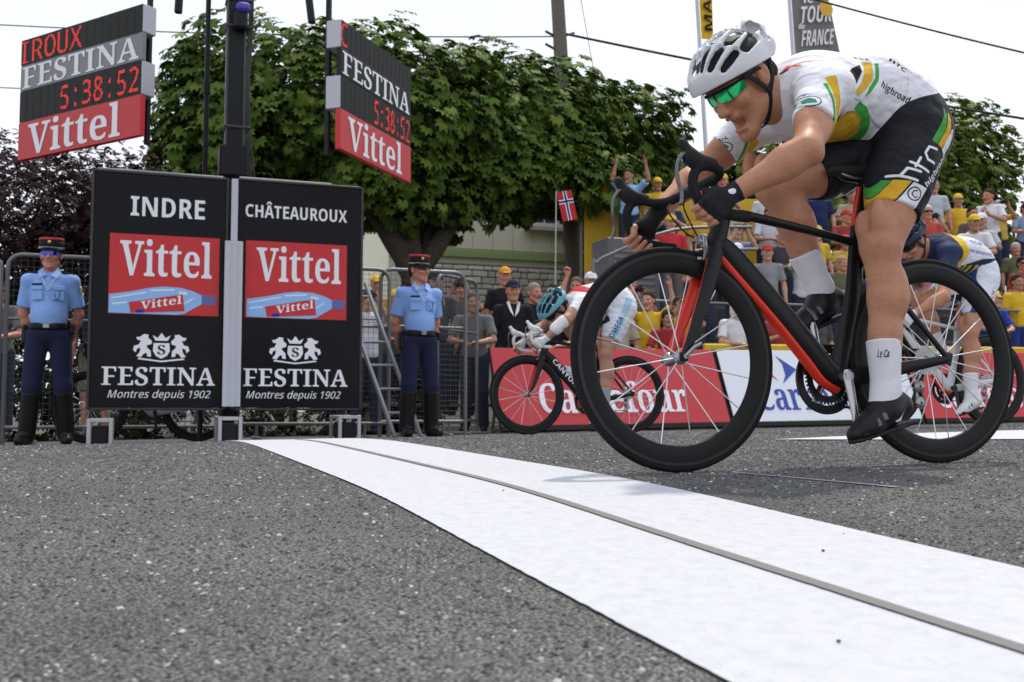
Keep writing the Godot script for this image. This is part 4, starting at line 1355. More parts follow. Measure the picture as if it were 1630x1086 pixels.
	var sl := Image.create(W, 880, false, Image.FORMAT_RGB8)
	sl.fill(white)
	poly_m(sl, [0.245, 0.33, 0.258, 0.33, 0.262, 0.39, 0.248, 0.50, 0.236, 0.50, 0.250, 0.39], green)
	poly_m(sl, [0.258, 0.31, 0.295, 0.30, 0.300, 0.368, 0.285, 0.50, 0.250, 0.50, 0.266, 0.39], yellow)
	letter(sl, "SKODA", "sansbold", Vector2(0.148, 0.368) * W, 0.05 * W, 0.012 * W, -0.25, lin(0.03, 0.06, 0.05))
	var oval := []
	for k in 25:
		oval.append((Vector2(0.185, 0.395) + Vector2.from_angle(TAU * k / 24.0) * Vector2(0.026, 0.019)) * W)
	stroke(sl, oval, 3.5, lin(0.03, 0.06, 0.05))
	fill_poly(sl, [Vector2(0.17, 0.402) * W, Vector2(0.178, 0.385) * W, Vector2(0.19, 0.381) * W, Vector2(0.2, 0.392) * W, Vector2(0.197, 0.405) * W], lin(0.03, 0.25, 0.12))
	letter(sl, "HTC", "sansbold", Vector2(0.145, 0.30) * W, 0.04 * W, 0.014 * W, 0.3, black)
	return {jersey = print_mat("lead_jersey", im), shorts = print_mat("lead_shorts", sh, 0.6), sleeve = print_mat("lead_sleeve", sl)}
func lead_cyclist() -> void:
	var tr := bike_frame(2.436, 1.477, 2.69, 3.0)
	var gm := mat("carbon", Color(0.006, 0.006, 0.0065), 0.3)
	gm.clearcoat_enabled = true
	gm.clearcoat = 0.2
	var c := {tyre = mat("tyre", Color(0.010, 0.0097, 0.0095), 0.8), rim = mat("rim", Color(0.009, 0.009, 0.0092), 0.45), track = mat("brake_track", Color(0.03, 0.03, 0.031), 0.45), hub = mat("hub", Color(0.32, 0.32, 0.33), 0.3, 0.9), spoke = mat("spoke", Color(0.62, 0.62, 0.64), 0.28, 0.8), frame = gm, accent = mat("accent_red", Color(0.75, 0.035, 0.015), 0.35), saddle = mat("saddle", Color(0.02, 0.02, 0.02), 0.6), bar = mat("bar_black", Color(0.015, 0.015, 0.016), 0.35), tape = mat("tape", Color(0.014, 0.014, 0.015), 0.8), hood = mat("hood", Color(0.018, 0.018, 0.019), 0.65), lever = mat("lever", Color(0.12, 0.12, 0.125), 0.3, 0.7), caliper = mat("caliper", Color(0.28, 0.28, 0.29), 0.3, 0.9), crank = mat("crank", Color(0.42, 0.42, 0.43), 0.25, 0.9), ring = mat("ring", Color(0.035, 0.035, 0.037), 0.4, 0.6)}
	var bike := thing("racing_bicycle", "matt black racing bicycle with red fork stripes and deep black wheels", "bicycle", tr, "racing bicycles")
	make_bike(bike, c)
	var pr := lead_prints()
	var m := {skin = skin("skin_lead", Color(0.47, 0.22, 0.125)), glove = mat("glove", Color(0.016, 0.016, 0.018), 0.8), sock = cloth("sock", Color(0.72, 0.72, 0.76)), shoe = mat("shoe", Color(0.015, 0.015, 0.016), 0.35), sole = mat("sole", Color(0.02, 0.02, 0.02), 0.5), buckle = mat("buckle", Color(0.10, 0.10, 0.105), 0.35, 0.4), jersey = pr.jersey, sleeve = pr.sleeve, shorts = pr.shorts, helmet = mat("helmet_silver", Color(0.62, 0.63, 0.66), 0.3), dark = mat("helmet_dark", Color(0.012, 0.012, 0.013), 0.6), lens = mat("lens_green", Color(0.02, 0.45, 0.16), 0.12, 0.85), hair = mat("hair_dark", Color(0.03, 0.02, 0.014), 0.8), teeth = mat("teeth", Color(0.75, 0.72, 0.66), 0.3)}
	var man := thing("person", "cyclist in white jersey with green and yellow bands shouting over the handlebar", "person", tr, "racing cyclists")
	var j := rider_joints()
	j.mouth = 0.85
	make_rider(man, j, 0.0075, m)
	var fo := Transform3D(j.l_foot, j.l_ankle)
	var sw := PackedVector2Array([Vector2(0.045, -0.072), Vector2(0.02, -0.082), Vector2(-0.012, -0.062), Vector2(0.016, -0.091), Vector2(0.032, -0.089)])
	part("shoe_emblem", Buf.new().prism(sw, fo * Transform3D(Basis(Vector3(0, 1, 0), 0.0), Vector3(0, 0, -0.0405)), 0.004), mat("emblem_silver", Color(0.55, 0.55, 0.57), 0.3), man)
	var ink := mat("ink_black", Color(0.012, 0.012, 0.012), 0.6)
	text_on(man, "sock_lettering", "Le Cav", "sansbold", ink, Vector3(0.345, 0.325, -0.1625), Vector3(-1, 0, 0), Vector3.UP, 0.055, 0.024, 0.001, 0.3)

# ---------- standing people; z forward, y up, x to the person's left
const FACE := Basis(Vector3(0, 0, 1), Vector3(0, 1, 0), Vector3(-1, 0, 0))
func hand(w: Vector3, dir: Vector3, palm: Vector3, curl: float, thumb_side: float) -> Array:
	# dir: wrist to knuckles, palm: the way the palm faces
	dir = dir.normalized()
	palm = (palm - dir * palm.dot(dir)).normalized()
	var side := dir.cross(palm) * thumb_side
	var a := [cap(w, w + dir * 0.05, 0.026, 0.027, 0.015), cap(w + dir * 0.02 + side * 0.018, w + dir * 0.08 + side * 0.026, 0.016, 0.013, 0.012), cap(w + dir * 0.02 - side * 0.018, w + dir * 0.078 - side * 0.028, 0.016, 0.013, 0.012)]
	var lens := [0.068, 0.078, 0.072, 0.056]
	for k in 4:
		var o := w + dir * (0.086 - 0.004 * absf(k - 1.0)) + side * (0.029 - 0.0195 * k)
		var d1 := (dir * cos(curl * 0.5) + palm * sin(curl * 0.5) + side * 0.06 * (1.5 - k)).normalized()
		var d2 := (dir * cos(curl * 1.4) + palm * sin(curl * 1.4)).normalized()
		var m: Vector3 = o + d1 * float(lens[k]) * 0.5
		a.append(cap(o - dir * 0.012, m, 0.0098, 0.0092, 0.003))
		a.append(cap(m, m + d2 * lens[k] * 0.5, 0.0092, 0.008, 0.003))
	var t := w + dir * 0.035 + side * 0.026
	var t2 := t + (dir * 0.7 + side * 0.6 + palm * 0.3).normalized() * 0.04
	a.append(cap(t, t2, 0.0135, 0.011, 0.008))
	a.append(cap(t2, t2 + (dir + palm * 0.4 + side * 0.1).normalized() * 0.03, 0.011, 0.0085, 0.003))
	return a
func pose(name: String) -> Dictionary:
	var p := {
		head = Transform3D(FACE, Vector3(0, 1.612, 0.01)), neck = Vector3(0, 1.455, -0.015), chest = Vector3(0, 1.275, 0.0), belly = Vector3(0, 1.10, 0.012), pelvis = Vector3(0, 0.955, 0),
		l_sho = Vector3(0.172, 1.395, -0.01), r_sho = Vector3(-0.172, 1.395, -0.01), l_hip = Vector3(0.09, 0.92, 0), r_hip = Vector3(-0.09, 0.92, 0), l_knee = Vector3(0.105, 0.50, 0.015), r_knee = Vector3(-0.105, 0.50, 0.015), l_ank = Vector3(0.115, 0.09, -0.02), r_ank = Vector3(-0.115, 0.09, -0.02),
		l_elb = Vector3(0.245, 1.13, -0.02), r_elb = Vector3(-0.245, 1.13, -0.02), l_wri = Vector3(0.255, 0.89, 0.06), r_wri = Vector3(-0.255, 0.89, 0.06), l_dir = Vector3(0, -1, 0.15), r_dir = Vector3(0, -1, 0.15), l_palm = Vector3(-1, 0, 0), r_palm = Vector3(1, 0, 0), curl = 0.6, mouth = 0.0}
	if name.begins_with("guard"):
		p.merge({l_elb = Vector3(0.222, 1.115, -0.08), r_elb = Vector3(-0.222, 1.115, -0.08), l_wri = Vector3(0.15, 0.90, -0.15), r_wri = Vector3(-0.15, 0.88, -0.15), l_dir = Vector3(-1, -0.15, -0.1), r_dir = Vector3(1, -0.15, -0.1), l_palm = Vector3(0, 0, -1), r_palm = Vector3(0, 0, -1), l_knee = Vector3(0.125, 0.50, 0.01), r_knee = Vector3(-0.125, 0.50, 0.01), l_ank = Vector3(0.155, 0.09, -0.02), r_ank = Vector3(-0.155, 0.09, -0.02)}, true)
		if name == "guard2":
			p.merge({head = Transform3D(FACE * Basis(Vector3.UP, 0.42), Vector3(0, 1.622, 0.0)), l_ank = Vector3(0.135, 0.09, -0.02), r_ank = Vector3(-0.125, 0.09, 0.0), r_knee = Vector3(-0.11, 0.50, 0.02), l_elb = Vector3(0.215, 1.12, -0.10)}, true)
	elif name == "lean":
		p.merge({head = Transform3D(FACE * Basis(Vector3.UP, 0.3), Vector3(0.01, 1.575, 0.13)), neck = Vector3(0, 1.43, 0.09), chest = Vector3(0, 1.25, 0.055), belly = Vector3(0, 1.09, 0.03), l_sho = Vector3(0.185, 1.375, 0.075), r_sho = Vector3(-0.185, 1.375, 0.075), l_elb = Vector3(0.27, 1.12, 0.17), r_elb = Vector3(-0.27, 1.12, 0.17), l_wri = Vector3(0.12, 1.08, 0.36), r_wri = Vector3(-0.10, 1.09, 0.36), l_dir = Vector3(-0.9, -0.1, 0.3), r_dir = Vector3(0.9, -0.1, 0.3), l_palm = Vector3(0, -1, 0), r_palm = Vector3(0, -1, 0)}, true)
	elif name == "cheer":
		p.merge({head = Transform3D(FACE * Basis(Vector3.UP, -0.6), Vector3(0, 1.612, 0.01)), l_elb = Vector3(0.32, 1.53, 0.14), r_elb = Vector3(-0.30, 1.53, 0.16), l_wri = Vector3(0.27, 1.78, 0.19), r_wri = Vector3(-0.24, 1.79, 0.21), l_dir = Vector3(-0.1, 1, 0.1), r_dir = Vector3(0.1, 1, 0.1), l_palm = Vector3(-1, 0, 0.4), r_palm = Vector3(1, 0, 0.4), curl = 0.3, mouth = 0.6}, true)
	elif name == "fist":
		p.merge({head = Transform3D(FACE * Basis(Vector3.UP, 0.4), Vector3(0, 1.605, 0.03)), r_elb = Vector3(0.245, 1.13, 0.1), l_elb = Vector3(0.33, 1.58, 0.08), l_wri = Vector3(0.42, 1.83, 0.10), l_dir = Vector3(0.15, 1, 0.05), l_palm = Vector3(-0.6, 0, 0.8), curl = 1.4, mouth = 1.0}, true)
		p.r_elb = Vector3(-0.265, 1.14, 0.06)
		p.r_wri = Vector3(-0.16, 1.06, 0.27)
		p.r_dir = Vector3(0.6, 0, 0.6)
		p.r_palm = Vector3(0, -1, 0)
	elif name == "camera":
		p.merge({l_elb = Vector3(0.25, 1.36, 0.2), r_elb = Vector3(-0.25, 1.36, 0.2), l_wri = Vector3(0.10, 1.57, 0.26), r_wri = Vector3(-0.10, 1.57, 0.26), l_dir = Vector3(-0.35, 0.9, 0.1), r_dir = Vector3(0.35, 0.9, 0.1), l_palm = Vector3(-0.6, 0, 0.8), r_palm = Vector3(0.6, 0, 0.8), curl = 0.9}, true)
	elif name == "clap":
		p.merge({head = Transform3D(FACE * Basis(Vector3.UP, -0.35), Vector3(0, 1.60, 0.04)), l_elb = Vector3(0.25, 1.16, 0.09), r_elb = Vector3(-0.25, 1.16, 0.09), l_wri = Vector3(0.06, 1.24, 0.30), r_wri = Vector3(-0.06, 1.24, 0.30), l_dir = Vector3(-0.25, 0.75, 0.5), r_dir = Vector3(0.25, 0.75, 0.5), l_palm = Vector3(-1, 0, 0), r_palm = Vector3(1, 0, 0), curl = 0.2, mouth = 0.5}, true)
	return p
func figure(key: String, cell: float) -> Dictionary:
	# the meshes of one pose, shared by everyone who stands that way
	if tex.has("fig_" + key):
		return tex["fig_" + key]
	var p := pose(key)
	var body := Buf.new()
	var fp := moved(face_prims(p.mouth), p.head)
	fp.append(cap(p.head * Vector3(-0.03, -0.05, 0), p.neck, 0.056, 0.062, 0.03))
	fp.append(cap(p.neck, p.chest + Vector3(0, 0.08, 0), 0.062, 0.08, 0.04))
	field(body, fp, cell * 0.55)
	var sk := []
	var sh := [ell(p.chest, Vector3(0.158, 0.17, 0.112), 0.05), ell(p.belly, Vector3(0.146, 0.15, 0.112), 0.07), cap(p.l_sho + Vector3(-0.06, 0.005, 0), p.r_sho + Vector3(0.06, 0.005, 0), 0.058, 0.058, 0.05), cut(p.chest, p.neck + Vector3(0, 0.0, 0.0), 0.10, 0.074, 0.05), cap(p.belly, p.pelvis + Vector3(0, 0.0, 0), 0.12, 0.12, 0.06), cap(p.pelvis + Vector3(-0.055, 0, 0), p.pelvis + Vector3(0.055, 0, 0), 0.118, 0.118, 0.05)]
	var tr := [ell(p.pelvis, Vector3(0.165, 0.12, 0.118), 0.04), cap(p.pelvis + Vector3(-0.06, -0.02, -0.03), p.pelvis + Vector3(0.06, -0.02, -0.03), 0.10, 0.10, 0.04)]
	var shorts := [ell(p.pelvis, Vector3(0.165, 0.12, 0.118), 0.04), cap(p.pelvis + Vector3(-0.06, -0.02, -0.03), p.pelvis + Vector3(0.06, -0.02, -0.03), 0.10, 0.10, 0.04)]
	var legs := []
	var shoes := []
	var hands := []
	for s in ["l", "r"]:
		var sg := 1.0 if s == "l" else -1.0
		var a: Vector3 = p[s + "_sho"]
		var e: Vector3 = p[s + "_elb"]
		var w: Vector3 = p[s + "_wri"]
		sk.append_array([cap(a, e, 0.05, 0.038, 0.02), cap(e, e.lerp(w, 0.3), 0.038, 0.042, 0.02), cap(e.lerp(w, 0.3), w, 0.042, 0.027, 0.02)])
		hands.append(hand(w, p[s + "_dir"], p[s + "_palm"], p.curl, 1.0 if s == "r" else -1.0))
		sh.append_array([cut(a, a.lerp(e, 0.78), 0.058, 0.064, 0.035), ell(a, Vector3(0.06, 0.058, 0.06), 0.03)])
		var h: Vector3 = p[s + "_hip"]
		var k: Vector3 = p[s + "_knee"]
		var n: Vector3 = p[s + "_ank"]
		legs.append_array([cap(h, k, 0.085, 0.055, 0.03), cap(k, k.lerp(n, 0.35) + Vector3(0, 0, -0.015), 0.053, 0.055, 0.03), cap(k.lerp(n, 0.35) + Vector3(0, 0, -0.015), n, 0.055, 0.036, 0.03)])
		tr.append_array([cap(h, k, 0.098, 0.074, 0.03), cut(k, n + Vector3(0, -0.02, 0), 0.074, 0.066, 0.03)])
		shorts.append(cut(h, k + Vector3(0, 0.03, 0), 0.10, 0.09, 0.03))
		shoes.append_array([cap(n + Vector3(0, -0.045, -0.02), n + Vector3(0.02 * sg, -0.05, 0.13), 0.042, 0.038, 0.02), cap(n + Vector3(0, 0.02, -0.01), n + Vector3(0, -0.04, 0.02), 0.042, 0.042, 0.02)])
	shoes.append(half(Vector3(0, 0.002, 0), Vector3(0, -1, 0)))
	field(body, sk, cell * 0.9)
	for h in hands:
		field(body, h, minf(0.0075, cell * 0.6))
	var bare := Buf.new()
	field(bare, legs, cell)
	var H: Transform3D = p.head
	var d := {pose = p, body = body.mesh(), legs = bare.mesh(), shirt = field(Buf.new(), sh + [half(p.pelvis + Vector3(0, -0.045, 0), Vector3(0, -1, 0))], cell).mesh(), trousers = field(Buf.new(), tr, cell).mesh(), shorts = field(Buf.new(), shorts, cell).mesh(), shoes = field(Buf.new(), shoes, cell * 0.8).mesh()}
	d.tucked = field(Buf.new(), sh.slice(0, 5) + sh.slice(6) + [half(p.pelvis + Vector3(0, 0.055, 0), Vector3(0, -1, 0))], cell).mesh()
	var hc := cell * 0.6
	d.hair = field(Buf.new(), moved([ell(Vector3(-0.018, 0.055, 0), Vector3(0.105, 0.09, 0.083), 0.01), ell(Vector3(-0.06, 0.0, 0), Vector3(0.06, 0.075, 0.078), 0.03), ell(Vector3(0.075, -0.02, 0), Vector3(0.06, 0.085, 0.09), 0.012, Basis(), -1), ell(Vector3(0.02, -0.03, 0), Vector3(0.05, 0.07, 0.1), 0.02, Basis(), -1)], H), hc).mesh()
	d.long_hair = field(Buf.new(), moved([ell(Vector3(-0.018, 0.055, 0), Vector3(0.11, 0.095, 0.092), 0.01), ell(Vector3(-0.055, -0.03, 0), Vector3(0.07, 0.12, 0.095), 0.03), ell(Vector3(0.085, -0.03, 0), Vector3(0.06, 0.09, 0.08), 0.012, Basis(), -1)], H), hc).mesh()
	d.cap = field(Buf.new(), moved([ell(Vector3(-0.012, 0.05, 0), Vector3(0.112, 0.1, 0.09), 0.01), half(Vector3(0.0, 0.045, 0), Vector3(0.05, -1, 0)), cap(Vector3(0.075, 0.047, -0.035), Vector3(0.075, 0.047, 0.035), 0.012, 0.012, 0.02), rbox(Vector3(0.125, 0.045, 0), Vector3(0.035, 0.001, 0.045), 0.006, 0.012, Basis(Vector3(0, 0, 1), -0.18))], H), hc).mesh()
	tex["fig_" + key] = d
	return d
func person(key: String, label: String, tr: Transform3D, look: Dictionary, group: String, cell := 0.02) -> Node3D:
	var f := figure(key, cell)
	var o := thing("person", label, "person", tr, group)
	mi("body", f.body, skin("skin_%s" % look.get("skin", "fair"), {"fair": Color(0.54, 0.31, 0.22), "tan": Color(0.42, 0.21, 0.125), "red": Color(0.54, 0.24, 0.165), "dark": Color(0.16, 0.08, 0.05)}[look.get("skin", "fair")]), o)
	var sc: Color = look.shirt
	mi("shirt", f.tucked if look.has("tucked") else f.shirt, cloth("cloth_%s" % sc.to_html(), sc), o)
	var tc: Color = look.get("trousers", Color(0.03, 0.035, 0.06))
	if look.has("shorts"):
		mi("shorts", f.shorts, cloth("cloth_%s" % tc.to_html(), tc), o)
		mi("legs", f.legs, skin("skin_%s" % look.get("skin", "fair"), Color.WHITE), o)
	else:
		mi("trousers", f.trousers, cloth("cloth_%s" % tc.to_html(), tc), o)
	mi("shoes", f.shoes, mat("shoe_leather", Color(0.04, 0.035, 0.03), 0.5), o)
	if look.has("hair"):
		mi("hair", f.long_hair if look.has("long") else f.hair, mat("hair_%s" % look.hair.to_html(), look.hair, 0.85), o)
	if look.has("cap"):
		mi("cap", f.cap, cloth("cap_%s" % look.cap.to_html(), look.cap), o)
	var H: Transform3D = f.pose.head
	if look.has("glasses"):
		glasses(o, H, mat("lens_blue", Color(0.03, 0.08, 0.6), 0.1, 0.8) if look.get("lens", "") == "blue" else mat("lens_dark", Color(0.015, 0.015, 0.02), 0.1), mat("helmet_dark"))
	else:
		var eb := Buf.new()
		for s in [-1.0, 1.0]:
			eb.lathe([Vector2(0.0005, 0.0105), Vector2(0.006, 0.0085), Vector2(0.0095, 0.004), Vector2(0.0105, 0.0)], H * Transform3D(Basis(Vector3(0, 0, -1), Vector3(0, 1, 0), Vector3(1, 0, 0)), Vector3(0.078, 0.005, 0.031 * s)), 10)
		mi("eyes", eb.mesh(), mat("eye", Color(0.05, 0.035, 0.03), 0.25), o)
	return o
func stand(u: float, v: float, h: float, facing: float, s := 1.0) -> Transform3D:
	# facing 0 looks square across the road at the near kerb; positive turns towards the finish (down the road)
	var z := (-TD * cos(facing) - RD * sin(facing)).normalized()
	var x := Vector3.UP.cross(z)
	return Transform3D(Basis(x, Vector3.UP, z).scaled(Vector3.ONE * s), at(u, v, h))

func police(u: float, v: float, facing: float, label: String, s: float, key: String) -> void:
	var tr := stand(u, v, 0.0, facing, s)
	var o := person(key, label, tr, {skin = "red", shirt = Color(0.25, 0.42, 0.80), tucked = true, trousers = Color(0.018, 0.022, 0.055), hair = Color(0.03, 0.022, 0.016), glasses = true, lens = "blue" if key == "guard" else "dark"}, "policemen on guard beside the road", 0.0125)
	var p := pose(key)
	var black := mat("leather", Color(0.012, 0.012, 0.013), 0.35)
	var H: Transform3D = p.head
	# kepi
	var ax := Transform3D(Basis(Vector3(1, 0, 0), Vector3(0, 0, -1), Vector3(0, 1, 0)), H.origin + Vector3(0, 0.075, -0.012))
	ax = ax.rotated_local(Vector3(1, 0, 0), 0.08)
	var k := part("kepi", Buf.new().lathe([Vector2(0.088, -0.02), Vector2(0.101, -0.018), Vector2(0.1, 0.02), Vector2(0.0985, 0.058), Vector2(0.0, 0.060)], ax, 32), mat("kepi_black", Color(0.012, 0.012, 0.016), 0.7), o)
	part("band", Buf.new().lathe([Vector2(0.1, 0.056), Vector2(0.1015, 0.058), Vector2(0.101, 0.072), Vector2(0.094, 0.076), Vector2(0.0, 0.074)], ax, 32), mat("kepi_red", Color(0.42, 0.02, 0.025), 0.75), k)
	part("braid", Buf.new().lathe([Vector2(0.1035, -0.012), Vector2(0.1035, -0.004)], ax, 32), mat("braid", Color(0.55, 0.55, 0.5), 0.4, 0.4), k)
	part("badge", Buf.new().lathe([Vector2(0.0, 0.004), Vector2(0.012, 0.002), Vector2(0.014, 0.0)], Transform3D(Basis(), H.origin + Vector3(0, 0.105, 0.092)), 12), mat("gilt", Color(0.6, 0.45, 0.15), 0.3, 0.9), k)
	var vz := Buf.new()
	var rows := []
	for i in 13:
		var g := lerpf(-1.15, 1.15, i / 12.0)
		rows.append([H.origin + Vector3(sin(g) * 0.098, 0.062, -0.012 + cos(g) * 0.098), H.origin + Vector3(sin(g) * 0.108, 0.042, 0.0 + cos(g) * 0.14)])
	for i in 12:
		vz.quad(rows[i][0], rows[i][1], rows[i + 1][1], rows[i + 1][0])
		vz.quad(rows[i][0] + Vector3(0, -0.003, 0), rows[i + 1][0] + Vector3(0, -0.003, 0), rows[i + 1][1] + Vector3(0, -0.003, 0), rows[i][1] + Vector3(0, -0.003, 0))
	part("visor", vz, black, k)
	# boots over the trouser legs
	for sg in [-1.0, 1.0]:
		var n: Vector3 = p.l_ank if sg > 0 else p.r_ank
		var kn: Vector3 = p.l_knee if sg > 0 else p.r_knee
		part("boot", field(Buf.new(), [cut(n, kn + Vector3(0, -0.06, 0), 0.072, 0.078, 0.02), cap(n + Vector3(0, -0.045, -0.02), n + Vector3(0.03 * sg, -0.05, 0.14), 0.05, 0.045, 0.03), half(Vector3(0, -0.002, 0), Vector3(0, -1, 0))], 0.011), black, o)
	# belt, holster, shirt furniture
	var ring := []
	for i in 24:
		var g := TAU * i / 24.0
		ring.append(Vector3(sin(g) * 0.17, 1.0, cos(g) * 0.126 + 0.004))
	var belt := part("belt", Buf.new().loft(ring, [0.004], [0.027], Vector3.UP, 8, false, true), black, o)
	part("buckle", Buf.new().box(xf(Vector3(0, 1.0, 0.135)), Vector3(0.05, 0.036, 0.008), 0.003), mat("hub"), belt)
	part("holster", Buf.new().box(Transform3D(Basis(Vector3(1, 0, 0), -0.1), Vector3(-0.19, 0.93, 0.0)), Vector3(0.045, 0.17, 0.08), 0.015), black, o)
	part("pouch", Buf.new().box(xf(Vector3(0.185, 0.985, 0.02)), Vector3(0.04, 0.085, 0.07), 0.01), black, o)
	var bl := cloth("cloth_%s" % Color(0.25, 0.42, 0.80).to_html(), Color(0.25, 0.42, 0.80))
	for sg in [-1.0, 1.0]:
		var pk := part("pocket", Buf.new().box(Transform3D(Basis(Vector3(1, 0, 0), -0.09) * Basis(Vector3(0, 1, 0), 0.28 * sg), Vector3(0.083 * sg, 1.275, 0.113)), Vector3(0.095, 0.11, 0.007), 0.003), bl, o)
		part("flap", Buf.new().box(Transform3D(Basis(Vector3(1, 0, 0), -0.09) * Basis(Vector3(0, 1, 0), 0.28 * sg), Vector3(0.083 * sg, 1.322, 0.118)), Vector3(0.1, 0.035, 0.008), 0.003), bl, pk)
		part("epaulette", Buf.new().box(Transform3D(Basis(Vector3(0, 0, 1), -0.16 * sg), Vector3(0.145 * sg, 1.462, -0.005)), Vector3(0.11, 0.012, 0.05), 0.004), black, o)
		var coll := Buf.new()
		coll._q(Vector3(0.012 * sg, 1.435, 0.098), Vector3(0.075 * sg, 1.405, 0.115), Vector3(0.09 * sg, 1.47, 0.055), Vector3(0.062 * sg, 1.505, 0.025), Vector3(0.3 * sg, 0.4, 1))
		part("collar", coll, bl, o)
	part("name_strip", Buf.new().box(Transform3D(Basis(Vector3(1, 0, 0), -0.09) * Basis(Vector3(0, 1, 0), -0.28), Vector3(-0.083, 1.352, 0.112)), Vector3(0.09, 0.018, 0.008), 0.002), mat("kepi_black"), o)
	part("shoulder_badge", Buf.new().box(Transform3D(Basis(Vector3(0, 0, 1), 0.2), Vector3(0.248, 1.32, 0.0)), Vector3(0.008, 0.06, 0.05), 0.003), mat("gilt"), o)
	part("lanyard", Buf.new().tube(curve([Vector3(-0.07, 1.45, 0.08), Vector3(-0.03, 1.37, 0.122), Vector3(0.0, 1.30, 0.128), Vector3(0.04, 1.37, 0.122), Vector3(0.07, 1.45, 0.08)], 5), 0.0035, 6), mat("cord_white", Color(0.7, 0.7, 0.68), 0.7), o)
	var bt := Buf.new()
	for y in [1.08, 1.16, 1.24, 1.32, 1.39]:
		bt.lathe([Vector2(0.0, 0.002), Vector2(0.005, 0.001), Vector2(0.006, 0.0)], xf(Vector3(0, y, 0.122)), 8)
	part("buttons", bt, mat("cord_white"), o)
	part("phone_cord", Buf.new().tube(curve([Vector3(0.05, 1.30, 0.12), Vector3(0.065, 1.24, 0.128), Vector3(0.09, 1.23, 0.122), Vector3(0.095, 1.30, 0.115)], 4), 0.0025, 6), black, o)

# ---------- boards, clocks, barriers, stand, house
func road_frame(u: float, v: float, h: float, abs_y := false) -> Transform3D:
	# x along the road, y up, z towards the near side of the road
	var p := at(u, v, h)
	if abs_y: p.y = h
	return Transform3D(Basis(RD, Vector3.UP, -TD), p)
func crest(parent: Node3D, tr: Transform3D, w: float, h: float, m: Material, dark: Material) -> void:
	# crowned shield between two rearing lions on a scroll
	var b := Buf.new()
	var S := func(a: Array, flip: float) -> PackedVector2Array:
		var o := PackedVector2Array()
		for k in range(0, a.size(), 2):
			o.append(Vector2((0.5 + flip * (a[k] - 0.5)) * w, a[k + 1] * h))
		return o
	b.prism(S.call([0.36, 0.66, 0.64, 0.66, 0.65, 0.40, 0.60, 0.24, 0.5, 0.14, 0.40, 0.24, 0.35, 0.40], 1.0), tr, 0.003)
	b.prism(S.call([0.39, 0.74, 0.61, 0.74, 0.66, 0.92, 0.57, 0.83, 0.5, 1.0, 0.43, 0.83, 0.34, 0.92], 1.0), tr, 0.003)
	for f in [1.0, -1.0]:
		b.prism(S.call([0.32, 0.62, 0.33, 0.72, 0.26, 0.84, 0.27, 0.93, 0.19, 0.95, 0.12, 0.86, 0.05, 0.84, 0.08, 0.75, 0.14, 0.74, 0.10, 0.60, 0.02, 0.56, 0.0, 0.42, 0.05, 0.34, 0.07, 0.46, 0.13, 0.50, 0.12, 0.36, 0.06, 0.22, 0.14, 0.18, 0.19, 0.30, 0.24, 0.34, 0.25, 0.22, 0.32, 0.20, 0.31, 0.40, 0.25, 0.50, 0.24, 0.58], f), tr, 0.003)
		b.prism(S.call([0.08, 0.12, 0.5, 0.03, 0.5, 0.08, 0.10, 0.17], f), tr, 0.003)
	part("crest", b, m, parent)
	var s := text_tris("S", "serifbold")
	text_on(parent, "crest_initial", "S", "serifbold", dark, tr * Vector3(0.43 * w, 0.28 * h, 0.0018), tr.basis.x, tr.basis.y, 0.14 * w, 0.32 * h, 0.001)
